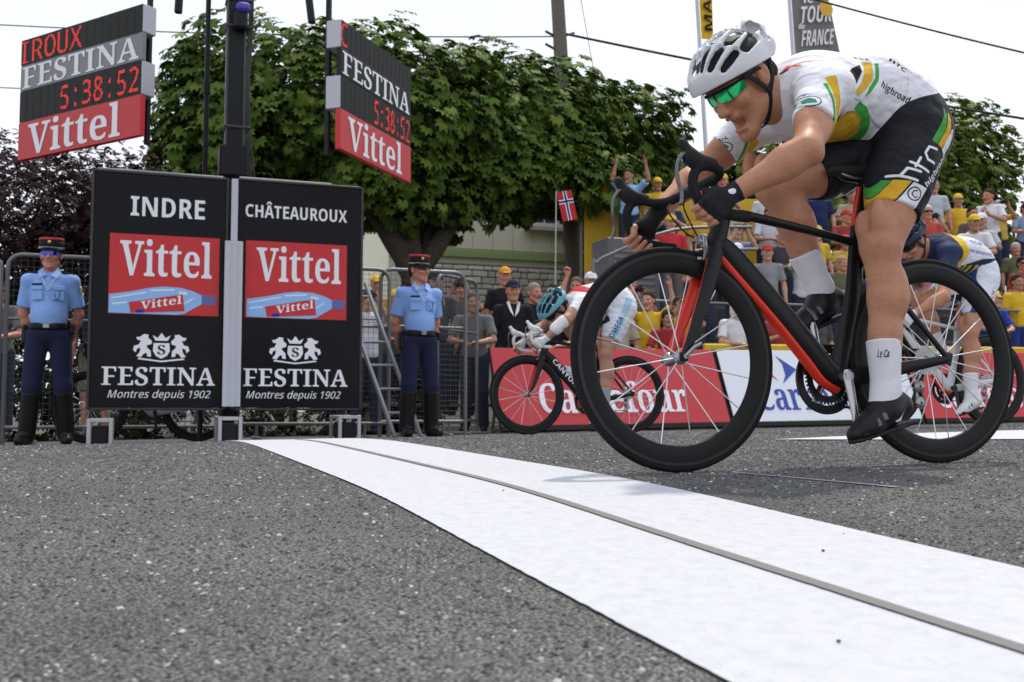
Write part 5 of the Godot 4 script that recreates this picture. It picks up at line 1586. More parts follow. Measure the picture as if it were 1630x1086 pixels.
func bottle_print(parent: Node3D, tr: Transform3D, w: float, h: float) -> void:
	var up := PackedVector2Array()
	for p in [[0.0, 0.02], [0.62, 0.0], [0.70, 0.05], [0.80, 0.28], [0.86, 0.40], [0.90, 0.42], [0.90, 0.70], [0.85, 0.74], [0.78, 0.86], [0.66, 0.97], [0.5, 0.99], [0.36, 0.92], [0.2, 0.78], [0.0, 0.66]]:
		up.append(Vector2(p[0] * w, p[1] * h))
	var o := part("bottle_print", Buf.new().prism(up, tr, 0.003), mat("print_blue", Color(0.25, 0.47, 0.80), 0.35), parent)
	var hl := Buf.new()
	for e in [[0.02, 0.50, 0.34, 0.74, 0.05], [0.38, 0.80, 0.60, 0.86, 0.06], [0.03, 0.30, 0.16, 0.36, 0.06], [0.66, 0.30, 0.78, 0.58, 0.05], [0.64, 0.74, 0.72, 0.72, 0.10]]:
		hl.prism(PackedVector2Array([Vector2(e[0] * w, e[1] * h), Vector2(e[2] * w, e[3] * h), Vector2(e[2] * w, (e[3] + e[4]) * h), Vector2(e[0] * w, (e[1] + e[4]) * h)]), tr.translated_local(Vector3(0, 0, 0.0015)), 0.002)
	part("highlight_print", hl, mat("print_pale", Color(0.62, 0.76, 0.88), 0.35), o)
	part("cap_print", Buf.new().prism(PackedVector2Array([Vector2(0.90 * w, 0.40 * h), Vector2(0.985 * w, 0.38 * h), Vector2(1.0 * w, 0.72 * h), Vector2(0.90 * w, 0.74 * h)]), tr, 0.004).prism(PackedVector2Array([Vector2(0.86 * w, 0.40 * h), Vector2(0.9 * w, 0.4 * h), Vector2(0.9 * w, 0.73 * h), Vector2(0.86 * w, 0.74 * h)]), tr, 0.004), mat("print_cap", Color(0.10, 0.12, 0.35), 0.4), o)
	part("label_print", Buf.new().prism(PackedVector2Array([Vector2(0.20 * w, 0.03 * h), Vector2(0.70 * w, 0.14 * h), Vector2(0.68 * w, 0.74 * h), Vector2(0.18 * w, 0.40 * h)]), tr.translated_local(Vector3(0, 0, 0.003)), 0.002), mat("print_red", Color(0.54, 0.014, 0.018), 0.45), o)
	part("label_spot", Buf.new().prism(PackedVector2Array([Vector2(0.25 * w, 0.04 * h), Vector2(0.32 * w, 0.05 * h), Vector2(0.32 * w, 0.16 * h), Vector2(0.25 * w, 0.15 * h)]), tr.translated_local(Vector3(0, 0, 0.0045)), 0.002), mat("print_navy", Color(0.01, 0.03, 0.35), 0.4), o)
	var x := tr.basis * Vector3(w * 0.40, h * 0.27, 0)
	text_on(o, "label_lettering", "Vittel", "serifbold", mat("print_white", Color(0.80, 0.80, 0.83), 0.4), tr * Vector3(0.29 * w, 0.15 * h, 0.0045), x.normalized(), tr.basis.y, x.length() * 0.95, h * 0.30)
func board(u0: float, u1: float, y0: float, y1: float, v: float, town: String, label: String) -> void:
	var o := thing("advertising_board", label, "billboard", Transform3D(), "tall black boards beside the mast")
	var w := u1 - u0
	var h := y1 - y0
	var T := road_frame(u0, v, y0, true)
	var gloss := mat("board_black", Color(0.010, 0.010, 0.012), 0.16)
	gloss.metallic_specular = 0.22
	part("panel", Buf.new().box(T.translated_local(Vector3(w / 2, h / 2, -0.03)), Vector3(w, h, 0.06), 0.004), gloss, o)
	var fr := Buf.new()
	for e in [[Vector3(-0.012, h / 2, -0.03), Vector3(0.022, h + 0.03, 0.074)], [Vector3(w + 0.012, h / 2, -0.03), Vector3(0.022, h + 0.03, 0.074)], [Vector3(w / 2, h + 0.012, -0.03), Vector3(w, 0.022, 0.074)], [Vector3(w / 2, -0.012, -0.03), Vector3(w, 0.022, 0.074)]]:
		fr.box(T.translated_local(e[0]), e[1], 0.004)
	part("frame", fr, mat("board_frame", Color(0.03, 0.031, 0.034), 0.4, 0.3), o)
	var rl := Buf.new()
	rl.tube([T * Vector3(0.02, h + 0.05, -0.12), T * Vector3(w - 0.25 if u0 > 0.5 else w - 0.02, h + 0.05, -0.12)], 0.012, 8)
	rl.tube([T * Vector3(w - 0.26 if u0 > 0.5 else 0.02, h + 0.05, -0.12), T * Vector3(w - 0.26 if u0 > 0.5 else 0.02, h - 0.3, -0.1)], 0.012, 8)
	part("rear_rail", rl, mat("zinc", Color(0.30, 0.31, 0.32), 0.45, 0.6), o)
	var white := mat("print_white", Color(0.80, 0.80, 0.83), 0.4)
	var red := mat("print_red", Color(0.54, 0.014, 0.018), 0.45)
	var X := RD
	var Y := Vector3.UP
	if town == "INDRE":
		text_on(o, "lettering", town, "sansbold", white, T * Vector3(0.285, 1.615, 0), X, Y, 0.60, 0.165)
	else:
		text_on(o, "lettering", town, "sansbold", white, T * Vector3(0.065, 1.665, 0), X, Y, 0.89, 0.145)
	var pn := part("red_panel", Buf.new().box(T.translated_local(Vector3(0.57 if u0 < 0.5 else 0.515, 1.12, 0.002)), Vector3(0.885, 0.675, 0.006), 0.001), red, o)
	var q := 0.13 if u0 < 0.5 else 0.085
	text_on(pn, "lettering", "Vittel", "serifbold", white, T * Vector3(q + 0.08, 1.105, 0.005), X, Y, 0.74, 0.315)
	bottle_print(pn, T.translated_local(Vector3(q + 0.002, 0.785, 0.006)), 0.86, 0.24)
	crest(o, T.translated_local(Vector3(q + 0.20, 0.375, 0.002)), 0.45, 0.255, white, gloss)
	text_on(o, "lettering", "FESTINA", "serifbold", white, T * Vector3(q - (0.04 if u0 < 0.5 else 0.015), 0.185, 0), X, Y, 0.905, 0.155)
	text_on(o, "lettering", "Montres depuis 1902", "sans", white, T * Vector3(q + 0.005, 0.062, 0), X, Y, 0.81, 0.088, 0.002, 0.25)
func dots(s: String, o: Vector3, x: Vector3, y: Vector3, wide: float, high: float, pitch: float) -> Buf:
	# lettering made of separate lamps on a square grid
	var b := Buf.new()
	var tt := text_tris(s, "monobold")
	var lo: Vector2 = tt[1]
	var sc: Vector2 = tt[2] - tt[1]
	var pts: Array = tt[0]
	var nx := int(wide / pitch)
	var ny := int(high / pitch)
	var nn := x.cross(y).normalized()
	for j in ny:
		for i in nx:
			var p := lo + Vector2((i + 0.5) / nx, (j + 0.5) / ny) * sc
			for k in range(0, pts.size(), 3):
				if Geometry2D.point_is_inside_triangle(p, pts[k], pts[k + 1], pts[k + 2]):
					var c := o + x * (i + 0.5) * pitch + y * (j + 0.5) * pitch + nn * 0.004
					var e := pitch * 0.36
					b.quad(c - x * e - y * e, c + x * e - y * e, c + x * e + y * e, c - x * e + y * e)
					break
	return b
func clock_sign(a: Vector3, z: Vector3, y0: float, y1: float, name_text: String, name_at: float, name_w: float, time_at: float, label: String, back_right: bool) -> void:
	var o := thing("clock_sign", label, "sign", Transform3D(), "race clocks hung from the mast")
	var w := Vector2(z.x - a.x, z.z - a.z).length()
	var X := Vector3(z.x - a.x, 0, z.z - a.z).normalized()
	var N := X.cross(Vector3.UP)
	var h := y1 - y0
	var T := Transform3D(Basis(X, Vector3.UP, N), Vector3(a.x, y0, a.z))
	var led := mat("led_face", Color(0.018, 0.019, 0.018), 0.55)
	var silver := mat("sign_silver", Color(0.42, 0.43, 0.46), 0.4, 0.5)
	var glow := mat("led_red", Color(0.30, 0.02, 0.01), 0.5)
	glow.emission_enabled = true
	glow.emission = Color(1.0, 0.16, 0.05)
	glow.emission_energy_multiplier = 1.1
	var rows := [h * 0.785, h * 0.57, h * 0.315, 0.0, h]
	for e in [[rows[0], rows[4]], [rows[2], rows[1]]]:
		var bx := part("display_box", Buf.new().box(T.translated_local(Vector3(w / 2, (e[0] + e[1]) / 2, -0.07)), Vector3(w, e[1] - e[0], 0.14), 0.006), silver, o)
		part("display_face", Buf.new().box(T.translated_local(Vector3(w / 2, (e[0] + e[1]) / 2, 0.001)), Vector3(w - 0.008, e[1] - e[0] - 0.008, 0.004), 0.001), led, bx)
		var gv := Buf.new()
		for k in range(1, 16):
			gv.box(T.translated_local(Vector3(w * k / 16.0, (e[0] + e[1]) / 2, 0.0035)), Vector3(0.003, e[1] - e[0] - 0.02, 0.002))
		part("display_rib", gv, mat("led_rib", Color(0.03, 0.03, 0.03), 0.6), bx)
	var white := mat("print_white", Color(0.80, 0.80, 0.83), 0.4)
	var p2 := part("name_panel", Buf.new().box(T.translated_local(Vector3(w / 2, (rows[0] + rows[1]) / 2, -0.02)), Vector3(w, rows[0] - rows[1] - 0.006, 0.04), 0.003), mat("sign_grey", Color(0.20, 0.20, 0.205), 0.45, 0.2) if back_right else mat("led_face"), o)
	text_on(p2, "lettering", "FESTINA", "serifbold", white, T * Vector3(w * 0.02, rows[1] + 0.018, 0.001), X, Vector3.UP, w * 0.955, rows[0] - rows[1] - 0.04, 0.003)
	var p4 := part("red_panel", Buf.new().box(T.translated_local(Vector3(w / 2, rows[2] / 2, -0.02)), Vector3(w, rows[2] - 0.008, 0.05), 0.003), mat("print_red", Color(0.54, 0.014, 0.018), 0.45), o)
	text_on(p4, "lettering", "Vittel", "serifbold", white, T * Vector3(w * 0.09, 0.035, 0.0055), X, Vector3.UP, w * 0.76, rows[2] - 0.055, 0.003)
	part("led_lettering", dots(name_text, T * Vector3(name_at * w, rows[0] + 0.018, 0), X, Vector3.UP, name_w * w, h * 0.185, 0.0145), glow, o).set_meta("kind", "stuff")
	part("led_digits", dots("5:38:52", T * Vector3(time_at * w, rows[2] + 0.03, 0), X, Vector3.UP, (0.985 - time_at) * w, h * 0.20, 0.0145), glow, o).set_meta("kind", "stuff")
	var hg := Buf.new()
	for x in [0.93 if back_right else 0.06]:
		hg.box(T.translated_local(Vector3(w * x, h / 2 + 0.35, -0.165)), Vector3(0.04, h + 0.75, 0.04), 0.004)
	part("hanger", hg, mat("mast_black", Color(0.016, 0.016, 0.018), 0.45), o)
func mast(u: float, v: float) -> void:
	var o := thing("mast", "tall black mast standing behind the two boards with cables strapped to it", "mast", Transform3D())
	var T := road_frame(u, v, 0.0)
	var bm := mat("mast_black", Color(0.016, 0.016, 0.018), 0.45)
	part("column", Buf.new().box(T.translated_local(Vector3(0, 2.9, 0)), Vector3(0.17, 5.8, 0.17), 0.006), bm, o)
	var st := Buf.new()
	for s in [-1.0, 1.0]:
		st.box(T.translated_local(Vector3(0.08 * s, 2.9, 0.088)), Vector3(0.02, 5.8, 0.012), 0.003)
	part("edge_strip", st, mat("mast_grey", Color(0.055, 0.056, 0.06), 0.4, 0.4), o)
	part("sleeve", Buf.new().box(T.translated_local(Vector3(0, 2.62, 0)), Vector3(0.27, 0.30, 0.25), 0.02), bm, o)
	var cb := Buf.new()
	for k in 4:
		var x := 0.105 + 0.012 * k
		cb.tube(curve([T * Vector3(x, 5.0, 0.06), T * Vector3(x + 0.01, 4.0, 0.07), T * Vector3(x - 0.015, 3.2, 0.075), T * Vector3(x + 0.02 * k, 2.35, 0.08)], 5), 0.007, 6)
	part("cable", cb, mat("cable_grey", Color(0.05, 0.05, 0.05), 0.6), o)
	for y in [2.95, 3.92, 4.18]:
		part("strap", Buf.new().box(T.translated_local(Vector3(0.02, y, 0)), Vector3(0.24, 0.03, 0.21), 0.01), mat("strap", Color(0.06, 0.06, 0.06), 0.7), o)
	part("arm", Buf.new().box(T.translated_local(Vector3(0.05, 4.95, 0)), Vector3(3.2, 0.12, 0.12), 0.01), bm, o)
	part("hanging_strut", Buf.new().tube([Vector3(-2.97, 3.84, -9.0), Vector3(-2.96, 4.95, -9.1)], 0.035, 8), bm, o)
	part("hanging_strut", Buf.new().tube([Vector3(-1.78, 3.75, -9.0), Vector3(-1.95, 4.95, -9.1)], 0.035, 8), bm, o)
	var lp := thing("stage_lamp", "small dark stage lamp with a purple hood clamped to the mast", "lamp", Transform3D())
	var L := T.translated_local(Vector3(0.03, 4.02, 0.14))
	part("housing", Buf.new().box(L.translated_local(Vector3(0, -0.07, 0)), Vector3(0.13, 0.16, 0.12), 0.02), bm, lp)
	part("hood", Buf.new().box(L.translated_local(Vector3(0.02, 0.06, 0.01)), Vector3(0.13, 0.09, 0.12), 0.025), mat("purple", Color(0.09, 0.05, 0.42), 0.5), lp)
	part("clamp", Buf.new().tube([L * Vector3(0, -0.1, -0.1), L * Vector3(0, -0.05, 0.0)], 0.02, 10), bm, lp)
	var q := thing("pole", "thin black pole standing beside the thick mast", "pole", Transform3D())
	var P := road_frame(u - 0.25, v + 0.1, 0.0)
	part("tube", Buf.new().tube([P.origin, P * Vector3(0, 5.8, 0)], 0.024, 12), bm, q)
	for y in [2.4, 3.3]:
		part("joint", Buf.new().tube([P * Vector3(0, y, 0), P * Vector3(0, y + 0.11, 0)], 0.034, 12), bm, q)
func fence_meshes(w: float, h: float) -> Array:
	var key := "fence_%.2f_%.2f" % [w, h]
	if not tex.has(key):
		var r := 0.12
		var pts := [Vector3(0, 0, 0), Vector3(0, h - r, 0)]
		for k in range(1, 5):
			var g := PI - k * PI / 8
			pts.append(Vector3(r + cos(g) * r, h - r + sin(g) * r, 0))
		for k in range(0, 5):
			var g := PI / 2 - k * PI / 8
			pts.append(Vector3(w - r + cos(g) * r, h - r + sin(g) * r, 0))
		pts.append(Vector3(w, 0, 0))
		var f := Buf.new().tube(pts, 0.021, 10)
		f.tube([Vector3(0, 0.16, 0), Vector3(w, 0.16, 0)], 0.018, 8)
		f.tube([Vector3(0, h * 0.66, 0), Vector3(w, h * 0.66, 0)], 0.014, 8)
		var g := Buf.new()
		var n := int(w / 0.055)
		for k in range(1, n):
			g.tube([Vector3(w * k / n, 0.16, 0), Vector3(w * k / n, h - 0.02, 0)], 0.0022, 4, false)
		var m := int((h - 0.16) / 0.055)
		for k in range(1, m):
			var y := 0.16 + (h - 0.16) * k / m
			g.tube([Vector3(0, y, 0.004), Vector3(w, y, 0.004)], 0.0022, 4, false)
		var ft := Buf.new()
		ft.box(xf(Vector3(0, 0.02, 0)), Vector3(0.05, 0.03, 0.55), 0.006)
		ft.tube([Vector3(0, 0.02, 0), Vector3(0, 0.17, 0)], 0.016, 8)
		tex[key] = [f.mesh(), g.mesh(), ft.mesh()]
	return tex[key]
func fence(u: float, v: float, w: float, turn: float, label: String, h := 1.78) -> void:
	var o := thing("mesh_fence", label, "fence", road_frame(u, v, 0.0) * Transform3D(Basis(Vector3.UP, turn), Vector3.ZERO), "grey steel mesh fence panels")
	var m := fence_meshes(w, h)
	var z := mat("zinc_fence", Color(0.17, 0.175, 0.18), 0.45, 0.5)
	mi("frame", m[0], z, o)
	mi("wire_mesh", m[1], mat("zinc_wire", Color(0.07, 0.075, 0.075), 0.55, 0.3), o).set_meta("kind", "stuff")
	for x in [minf(0.25, w * 0.3), w - minf(0.25, w * 0.3)]:
		mi("foot", m[2], z, o, xf(Vector3(x, 0, 0)))
func stand_leg(u: float, v: float, label: String) -> void:
	var T := road_frame(u, v, 0.0)
	var m := mat("alu", Color(0.46, 0.47, 0.50), 0.4, 0.6)
	var o := thing("board_stand", label, "stand", Transform3D(), "square tube feet under the boards")
	var b := Buf.new()
	for s in [-1.0, 1.0]:
		b.box(T.translated_local(Vector3(0.085 * s, 0.105, 0.09)), Vector3(0.03, 0.21, 0.03), 0.003)
		b.box(T.translated_local(Vector3(0.085 * s, 0.105, -0.35)), Vector3(0.03, 0.21, 0.03), 0.003)
		b.box(T.translated_local(Vector3(0.085 * s, 0.195, -0.13)), Vector3(0.028, 0.028, 0.41), 0.003)
	part("upright", b, m, o)
	for z in [0.09, -0.35]:
		part("cross_bar", Buf.new().box(T.translated_local(Vector3(0, 0.195, z)), Vector3(0.14, 0.03, 0.028), 0.003), m, o)
	part("weight", Buf.new().box(T.translated_local(Vector3(0, 0.075, -0.13)), Vector3(0.13, 0.15, 0.4), 0.01), mat("rubber_black", Color(0.02, 0.02, 0.02), 0.8), o)
func ad_panel(u0: float, u1: float, v: float, base: Material, ink: Material, text_u: float, label: String, logo: bool) -> void:
	var o := thing("advertising_barrier", label, "barrier", Transform3D(), "sloping advertising barriers along the far kerb")
	var a := at(u0, v, 0.09)
	var z := at(u1, v, 0.09)
	var X := (z - a).normalized()
	var Y := (TD * 0.42 + Vector3.UP * 0.9).normalized()
	var N := X.cross(Y).normalized()
	var w := a.distance_to(z)
	var h := 1.0
	var T := Transform3D(Basis(X, Y, N), a)
	part("panel", Buf.new().box(T.translated_local(Vector3(w / 2, h / 2, -0.012)), Vector3(w - 0.02, h, 0.022), 0.004), base, o)
	var fr := Buf.new()
	for e in [[Vector3(w / 2, -0.035, -0.02), Vector3(w, 0.06, 0.05)], [Vector3(0.0, h / 2, -0.018), Vector3(0.018, h + 0.02, 0.04)], [Vector3(w, h / 2, -0.018), Vector3(0.018, h + 0.02, 0.04)]]:
		fr.box(T.translated_local(e[0]), e[1], 0.004)
	part("frame", fr, mat("rubber_black", Color(0.02, 0.02, 0.02), 0.8), o)
	for x in [0.15, w / 2, w - 0.15]:
		var lg := Buf.new()
		lg.tube([T * Vector3(x, h - 0.05, -0.03), at(u0 + x, v + 0.75, 0.0)], 0.02, 8)
		lg.tube([T * Vector3(x, 0.0, -0.03), at(u0 + x, v + 0.75, 0.02)], 0.018, 8)
		part("rear_leg", lg, mat("zinc_fence"), o)
	text_on(o, "lettering", "Carrefour", "serifbold", ink, T * Vector3(text_u, 0.14, 0.0), X, Y, 1.92, 0.42, 0.003)
	if logo:
		part("logo", Buf.new().prism(PackedVector2Array([Vector2(0.60, 0.72), Vector2(0.80, 0.88), Vector2(0.74, 0.80), Vector2(0.74, 0.64), Vector2(0.80, 0.56)]), T, 0.006), mat("print_red"), o)
		part("logo", Buf.new().prism(PackedVector2Array([Vector2(1.12, 0.72), Vector2(0.86, 0.92), Vector2(0.93, 0.80), Vector2(0.93, 0.64), Vector2(0.86, 0.52)]), T, 0.006), mat("print_deep_blue", Color(0.02, 0.05, 0.33), 0.4), o)
func ladder(u: float, v: float) -> void:
	var o := thing("ladder", "aluminium ladder leaning between the black boards and a policeman", "ladder", Transform3D())
	var b0 := at(u + 0.42, v, 0.0)
	var t0 := at(u - 0.05, v + 0.55, 1.62)
	var X := RD * 0.27
	var m := mat("alu", Color(0.46, 0.47, 0.50), 0.4, 0.6)
	var D := (t0 - b0).normalized()
	var N := RD.cross(D).normalized()
	for s in [0.0, 1.0]:
		var p: Vector3 = b0 + X * s
		part("rail", Buf.new().box(Transform3D(Basis(RD, D, N), p + D * (t0 - b0).length() * 0.5), Vector3(0.026, (t0 - b0).length(), 0.065), 0.003), m, o)
	for k in range(1, 7):
		var p: Vector3 = b0.lerp(t0, k / 6.6)
		part("rung", Buf.new().tube([p, p + X], 0.014, 8), m, o)
func spectator_stand() -> void:
	var o := thing("spectator_stand", "stepped grey stand that carries the crowd behind the barriers", "stand", Transform3D())
	var m := mat("stand_deck", Color(0.16, 0.16, 0.165), 0.8)
	for e in [[13.6, 1.0], [14.5, 1.5], [15.4, 2.05], [16.3, 2.65]]:
		var T := road_frame(13.7, e[0], e[1], true)
		part("deck", Buf.new().box(T.translated_local(Vector3(0, -0.03, 0)), Vector3(12.6, 0.06, 0.88), 0.006), m, o)
		part("riser", Buf.new().box(T.translated_local(Vector3(0, -0.42, 0.42)), Vector3(12.6, 0.72, 0.03), 0.004), mat("stand_riser", Color(0.07, 0.07, 0.075), 0.8), o)
		for x in [-6.2, -3.1, 0.0, 3.1, 6.2]:
			part("post", Buf.new().tube([T * Vector3(x, -0.06, -0.3), Vector3((T * Vector3(x, 0, -0.3)).x, 0.0, (T * Vector3(x, 0, -0.3)).z)], 0.03, 8), mat("zinc_fence"), o)
	var y := mat("banner_yellow", Color(0.66, 0.42, 0.02), 0.7)
	var bn := thing("yellow_banner", "long yellow fabric banner hung behind the spectator stand", "banner", Transform3D())
	var B := road_frame(7.5, 16.9, 2.75, true)
	var fab := Buf.new()
	var cols := 60
	for i in cols + 1:
		var x := 4.6 * i / cols
		var off := 0.03 * sin(x * 7.0) + 0.02 * sin(x * 17.0 + 1.0)
		for j in 2:
			fab.add(B * Vector3(x, 1.62 * j, off), (B.basis * Vector3(-0.03 * 7.0 * cos(x * 7.0) - 0.34 * cos(x * 17.0 + 1.0), 0, 1)).normalized(), Vector2(x, j))
	for i in cols:
		var k := i * 2
		fab.tri(k, k + 1, k + 2)
		fab.tri(k + 2, k + 1, k + 3)
	part("cloth", fab, y, bn)
	for x in [-0.05, 4.65]:
		part("pole", Buf.new().tube([B * Vector3(x, -2.75, 0), B * Vector3(x, 1.7, 0)], 0.03, 8), mat("zinc_fence"), bn)
	var sd := thing("grey_cabinet", "dark grey equipment cabinet below the yellow banner", "cabinet", Transform3D())
	var C := road_frame(6.9, 14.6, 0.0)
	part("housing", Buf.new().box(C.translated_local(Vector3(0.3, 1.45, 0)), Vector3(0.9, 2.9, 0.6), 0.02), mat("cabinet", Color(0.10, 0.105, 0.115), 0.5), sd)
	var lv := Buf.new()
	for k in 9:
		lv.box(C.translated_local(Vector3(0.3, 1.9 + 0.1 * k, 0.305)), Vector3(0.7, 0.05, 0.02), 0.004)
	part("louvre", lv, mat("cabinet_louvre", Color(0.16, 0.165, 0.175), 0.5), sd)
	for k in 2:
		var g := thing("tube_rail", ["bent grey guard rail at the front of the stand beside the yellow banner", "lower bent grey guard rail at the front of the stand"][k], "rail", Transform3D(), "guard rails of the stand")
		var G := road_frame(6.0 + 0.1 * k, 13.2, 2.45 - 0.33 * k, true)
		part("tube", Buf.new().tube(curve([G * Vector3(0.0, -2.4 + 0.33 * k, 0), G * Vector3(0.0, -0.25, 0), G * Vector3(0.06, -0.06, 0), G * Vector3(0.3, 0.08, 0), G * Vector3(1.3, 0.48, 0), G * Vector3(2.6, 0.6, 0)], 4), 0.024, 8), mat("zinc_fence"), g)
func house() -> void:
	var o := thing("house", "cream rendered house with a stone base behind the big tree", "house", Transform3D())
	var T := road_frame(5.35, 23.0, -0.05) * Transform3D(Basis().scaled(Vector3.ONE * 1.17), Vector3.ZERO)
	var cream := mat("render_cream", Color(1, 1, 1), 0.9)
	cream.albedo_texture = noise("render", 0.03, false, 1.0, 512, FastNoiseLite.TYPE_SIMPLEX_SMOOTH, 5, [[0.2, 0.8], [lin(0.74, 0.69, 0.54), lin(0.82, 0.78, 0.63)]])
	cream.uv1_triplanar = true
	cream.uv1_world_triplanar = true
	var L := 6.4
	var wall := part("wall", Buf.new().box(T.translated_local(Vector3(L / 2, 2.65, -2.5)), Vector3(L, 5.3, 5.0)), cream, o)
	for k in 15:
		part("wall_panel", Buf.new().box(T.translated_local(Vector3(0.22 + 0.428 * k, 4.38, 0.012)), Vector3(0.415, 1.75, 0.024), 0.005), cream, wall)
	part("band", Buf.new().box(T.translated_local(Vector3(L / 2, 3.4, 0.03)), Vector3(L, 0.16, 0.07), 0.01), mat("band_green", Color(0.33, 0.42, 0.17), 0.8), o)
	part("gable_roof", Buf.new().prism(PackedVector2Array([Vector2(-0.2, 5.3), Vector2(L + 0.2, 5.3), Vector2(L / 2, 5.75)]), T.translated_local(Vector3(0, 0, -2.5)), 5.4), mat("roof_tile", Color(0.20, 0.09, 0.06), 0.85), o)
	var shapes := []
	for k in 6:
		shapes.append([])
	var ms := []
	for k in 4:
		ms.append(mat("stone_%d" % k, [Color(0.70, 0.66, 0.57), Color(0.62, 0.58, 0.50), Color(0.76, 0.73, 0.65), Color(0.54, 0.51, 0.45)][k], 0.9))
	var joint := part("stone_base", Buf.new().box(T.translated_local(Vector3(L / 2 + 0.3, 2.5, 0.02)), Vector3(L - 0.6, 1.4, 0.04)), mat("mortar", Color(0.20, 0.19, 0.17), 0.95), o)
	var y := 1.86
	while y < 3.15:
		var hh := rng.randf_range(0.09, 0.17)
		var x := 0.65
		while x < L - 0.15:
			var ww := rng.randf_range(0.12, 0.34)
			var bx := Buf.new().box(Transform3D(), Vector3(ww - 0.022, hh - 0.02, 0.05), 0.012)
			mi("stone", bx.mesh(), ms[rng.randi() % 4], joint, T * Transform3D(Basis(Vector3(0, 0, 1), rng.randf_range(-0.06, 0.06)), Vector3(x + ww / 2, y + hh / 2, 0.045 + rng.randf() * 0.012)))
			x += ww
		y += hh
	var win := part("window", Buf.new().box(T.translated_local(Vector3(3.55, 4.55, 0.03)), Vector3(1.15, 0.9, 0.03), 0.004), mat("window_dark", Color(0.05, 0.06, 0.07), 0.08), o)
	var wf := Buf.new()
	for e in [[Vector3(3.55, 5.02, 0.05), Vector3(1.25, 0.07, 0.07)], [Vector3(3.55, 4.08, 0.05), Vector3(1.25, 0.07, 0.07)], [Vector3(2.95, 4.55, 0.05), Vector3(0.07, 1.0, 0.07)], [Vector3(4.15, 4.55, 0.05), Vector3(0.07, 1.0, 0.07)], [Vector3(3.55, 4.55, 0.05), Vector3(0.06, 0.9, 0.05)], [Vector3(3.25, 4.55, 0.05), Vector3(0.025, 0.9, 0.04)], [Vector3(3.85, 4.55, 0.05), Vector3(0.025, 0.9, 0.04)], [Vector3(3.55, 4.3, 0.05), Vector3(1.15, 0.025, 0.04)]]:
		wf.box(T.translated_local(e[0]), e[1], 0.006)
	part("frame", wf, mat("window_white", Color(0.66, 0.66, 0.66), 0.6), win)
	part("sill", Buf.new().box(T.translated_local(Vector3(3.55, 3.98, 0.09)), Vector3(1.5, 0.09, 0.2), 0.01), mat("sill", Color(0.55, 0.52, 0.44), 0.9), win)
func poles_and_wires() -> void:
	var wood := mat("pole_wood", Color(1, 1, 1), 0.9)
	wood.albedo_texture = noise("pole_grain", 0.03, false, 1.0, 512, FastNoiseLite.TYPE_SIMPLEX_SMOOTH, 5, [[0.2, 0.8], [lin(0.10, 0.085, 0.07), lin(0.21, 0.185, 0.155)]])
	wood.uv1_triplanar = true
	wood.uv1_scale = Vector3(8, 0.8, 8)
	var o := thing("utility_pole", "weathered wooden utility pole rising out of the big tree", "pole", Transform3D())
	var b0 := at(7.95, 18.0)
	var t0 := at(7.40, 18.0, 9.2)
	part("shaft", Buf.new().loft([b0, b0.lerp(t0, 0.5), t0], [0.17, 0.15, 0.12], [0.17, 0.15, 0.12], RD, 16), wood, o)
	var k0 := b0.lerp(t0, 0.8)
	var br := Buf.new()
	for e in [[0.0, -1.0], [0.04, 1.0], [-0.25, -1.0]]:
		br.tube([k0 + Vector3.UP * e[0], k0 + Vector3.UP * (e[0] + 0.12) + RD * 0.3 * e[1]], 0.025, 6)
	part("bracket", br, mat("iron", Color(0.05, 0.05, 0.05), 0.6), o)
	var o2 := thing("timber_post", "brown timber post standing beside the utility pole", "post", Transform3D())
	part("shaft", Buf.new().box(road_frame(8.12, 17.3, 0.0).translated_local(Vector3(0, 2.1, 0)), Vector3(0.26, 4.2, 0.2), 0.02), wood, o2)
	part("cap", Buf.new().box(road_frame(8.12, 17.3, 0.0).translated_local(Vector3(0, 4.22, 0)), Vector3(0.3, 0.05, 0.24), 0.01), wood, o2)
	var wm := mat("wire", Color(0.03, 0.03, 0.032), 0.6)
	for e in [["overhead_wire", "thin overhead wire running above the left clock to the utility pole", Vector3(-14.54, 8.9, -22), k0 + Vector3(-0.1, 0.05, 0), 0.15, 0.012], ["overhead_wire", "thick overhead cable sagging from the utility pole past the yellow flag", k0 + Vector3(0.12, 0.1, 0), Vector3(11.4, 5.82, -20), 0.08, 0.024], ["overhead_wire", "cable crossing the sky above the grey flag", Vector3(4.07, 7.51, -17), Vector3(10.35, 5.89, -17), 0.06, 0.016], ["overhead_wire", "pale thin wire hanging beside the utility pole", Vector3(1.15, 8.1, -18.0), Vector3(1.40, 6.2, -17.5), 0.02, 0.006], ["overhead_wire", "faint pair wire left of the clock over the purple tree", Vector3(-13.5, 8.0, -24), Vector3(-6.0, 7.8, -24), 0.06, 0.012]]:
		var pts := []
		for k in 17:
			var t := k / 16.0
			pts.append((e[2] as Vector3).lerp(e[3], t) - Vector3.UP * float(e[4]) * 4.0 * t * (1.0 - t))
		tag(part(e[0], Buf.new().tube(pts, e[5], 6), wm, self), e[1], "wire", "overhead wires")
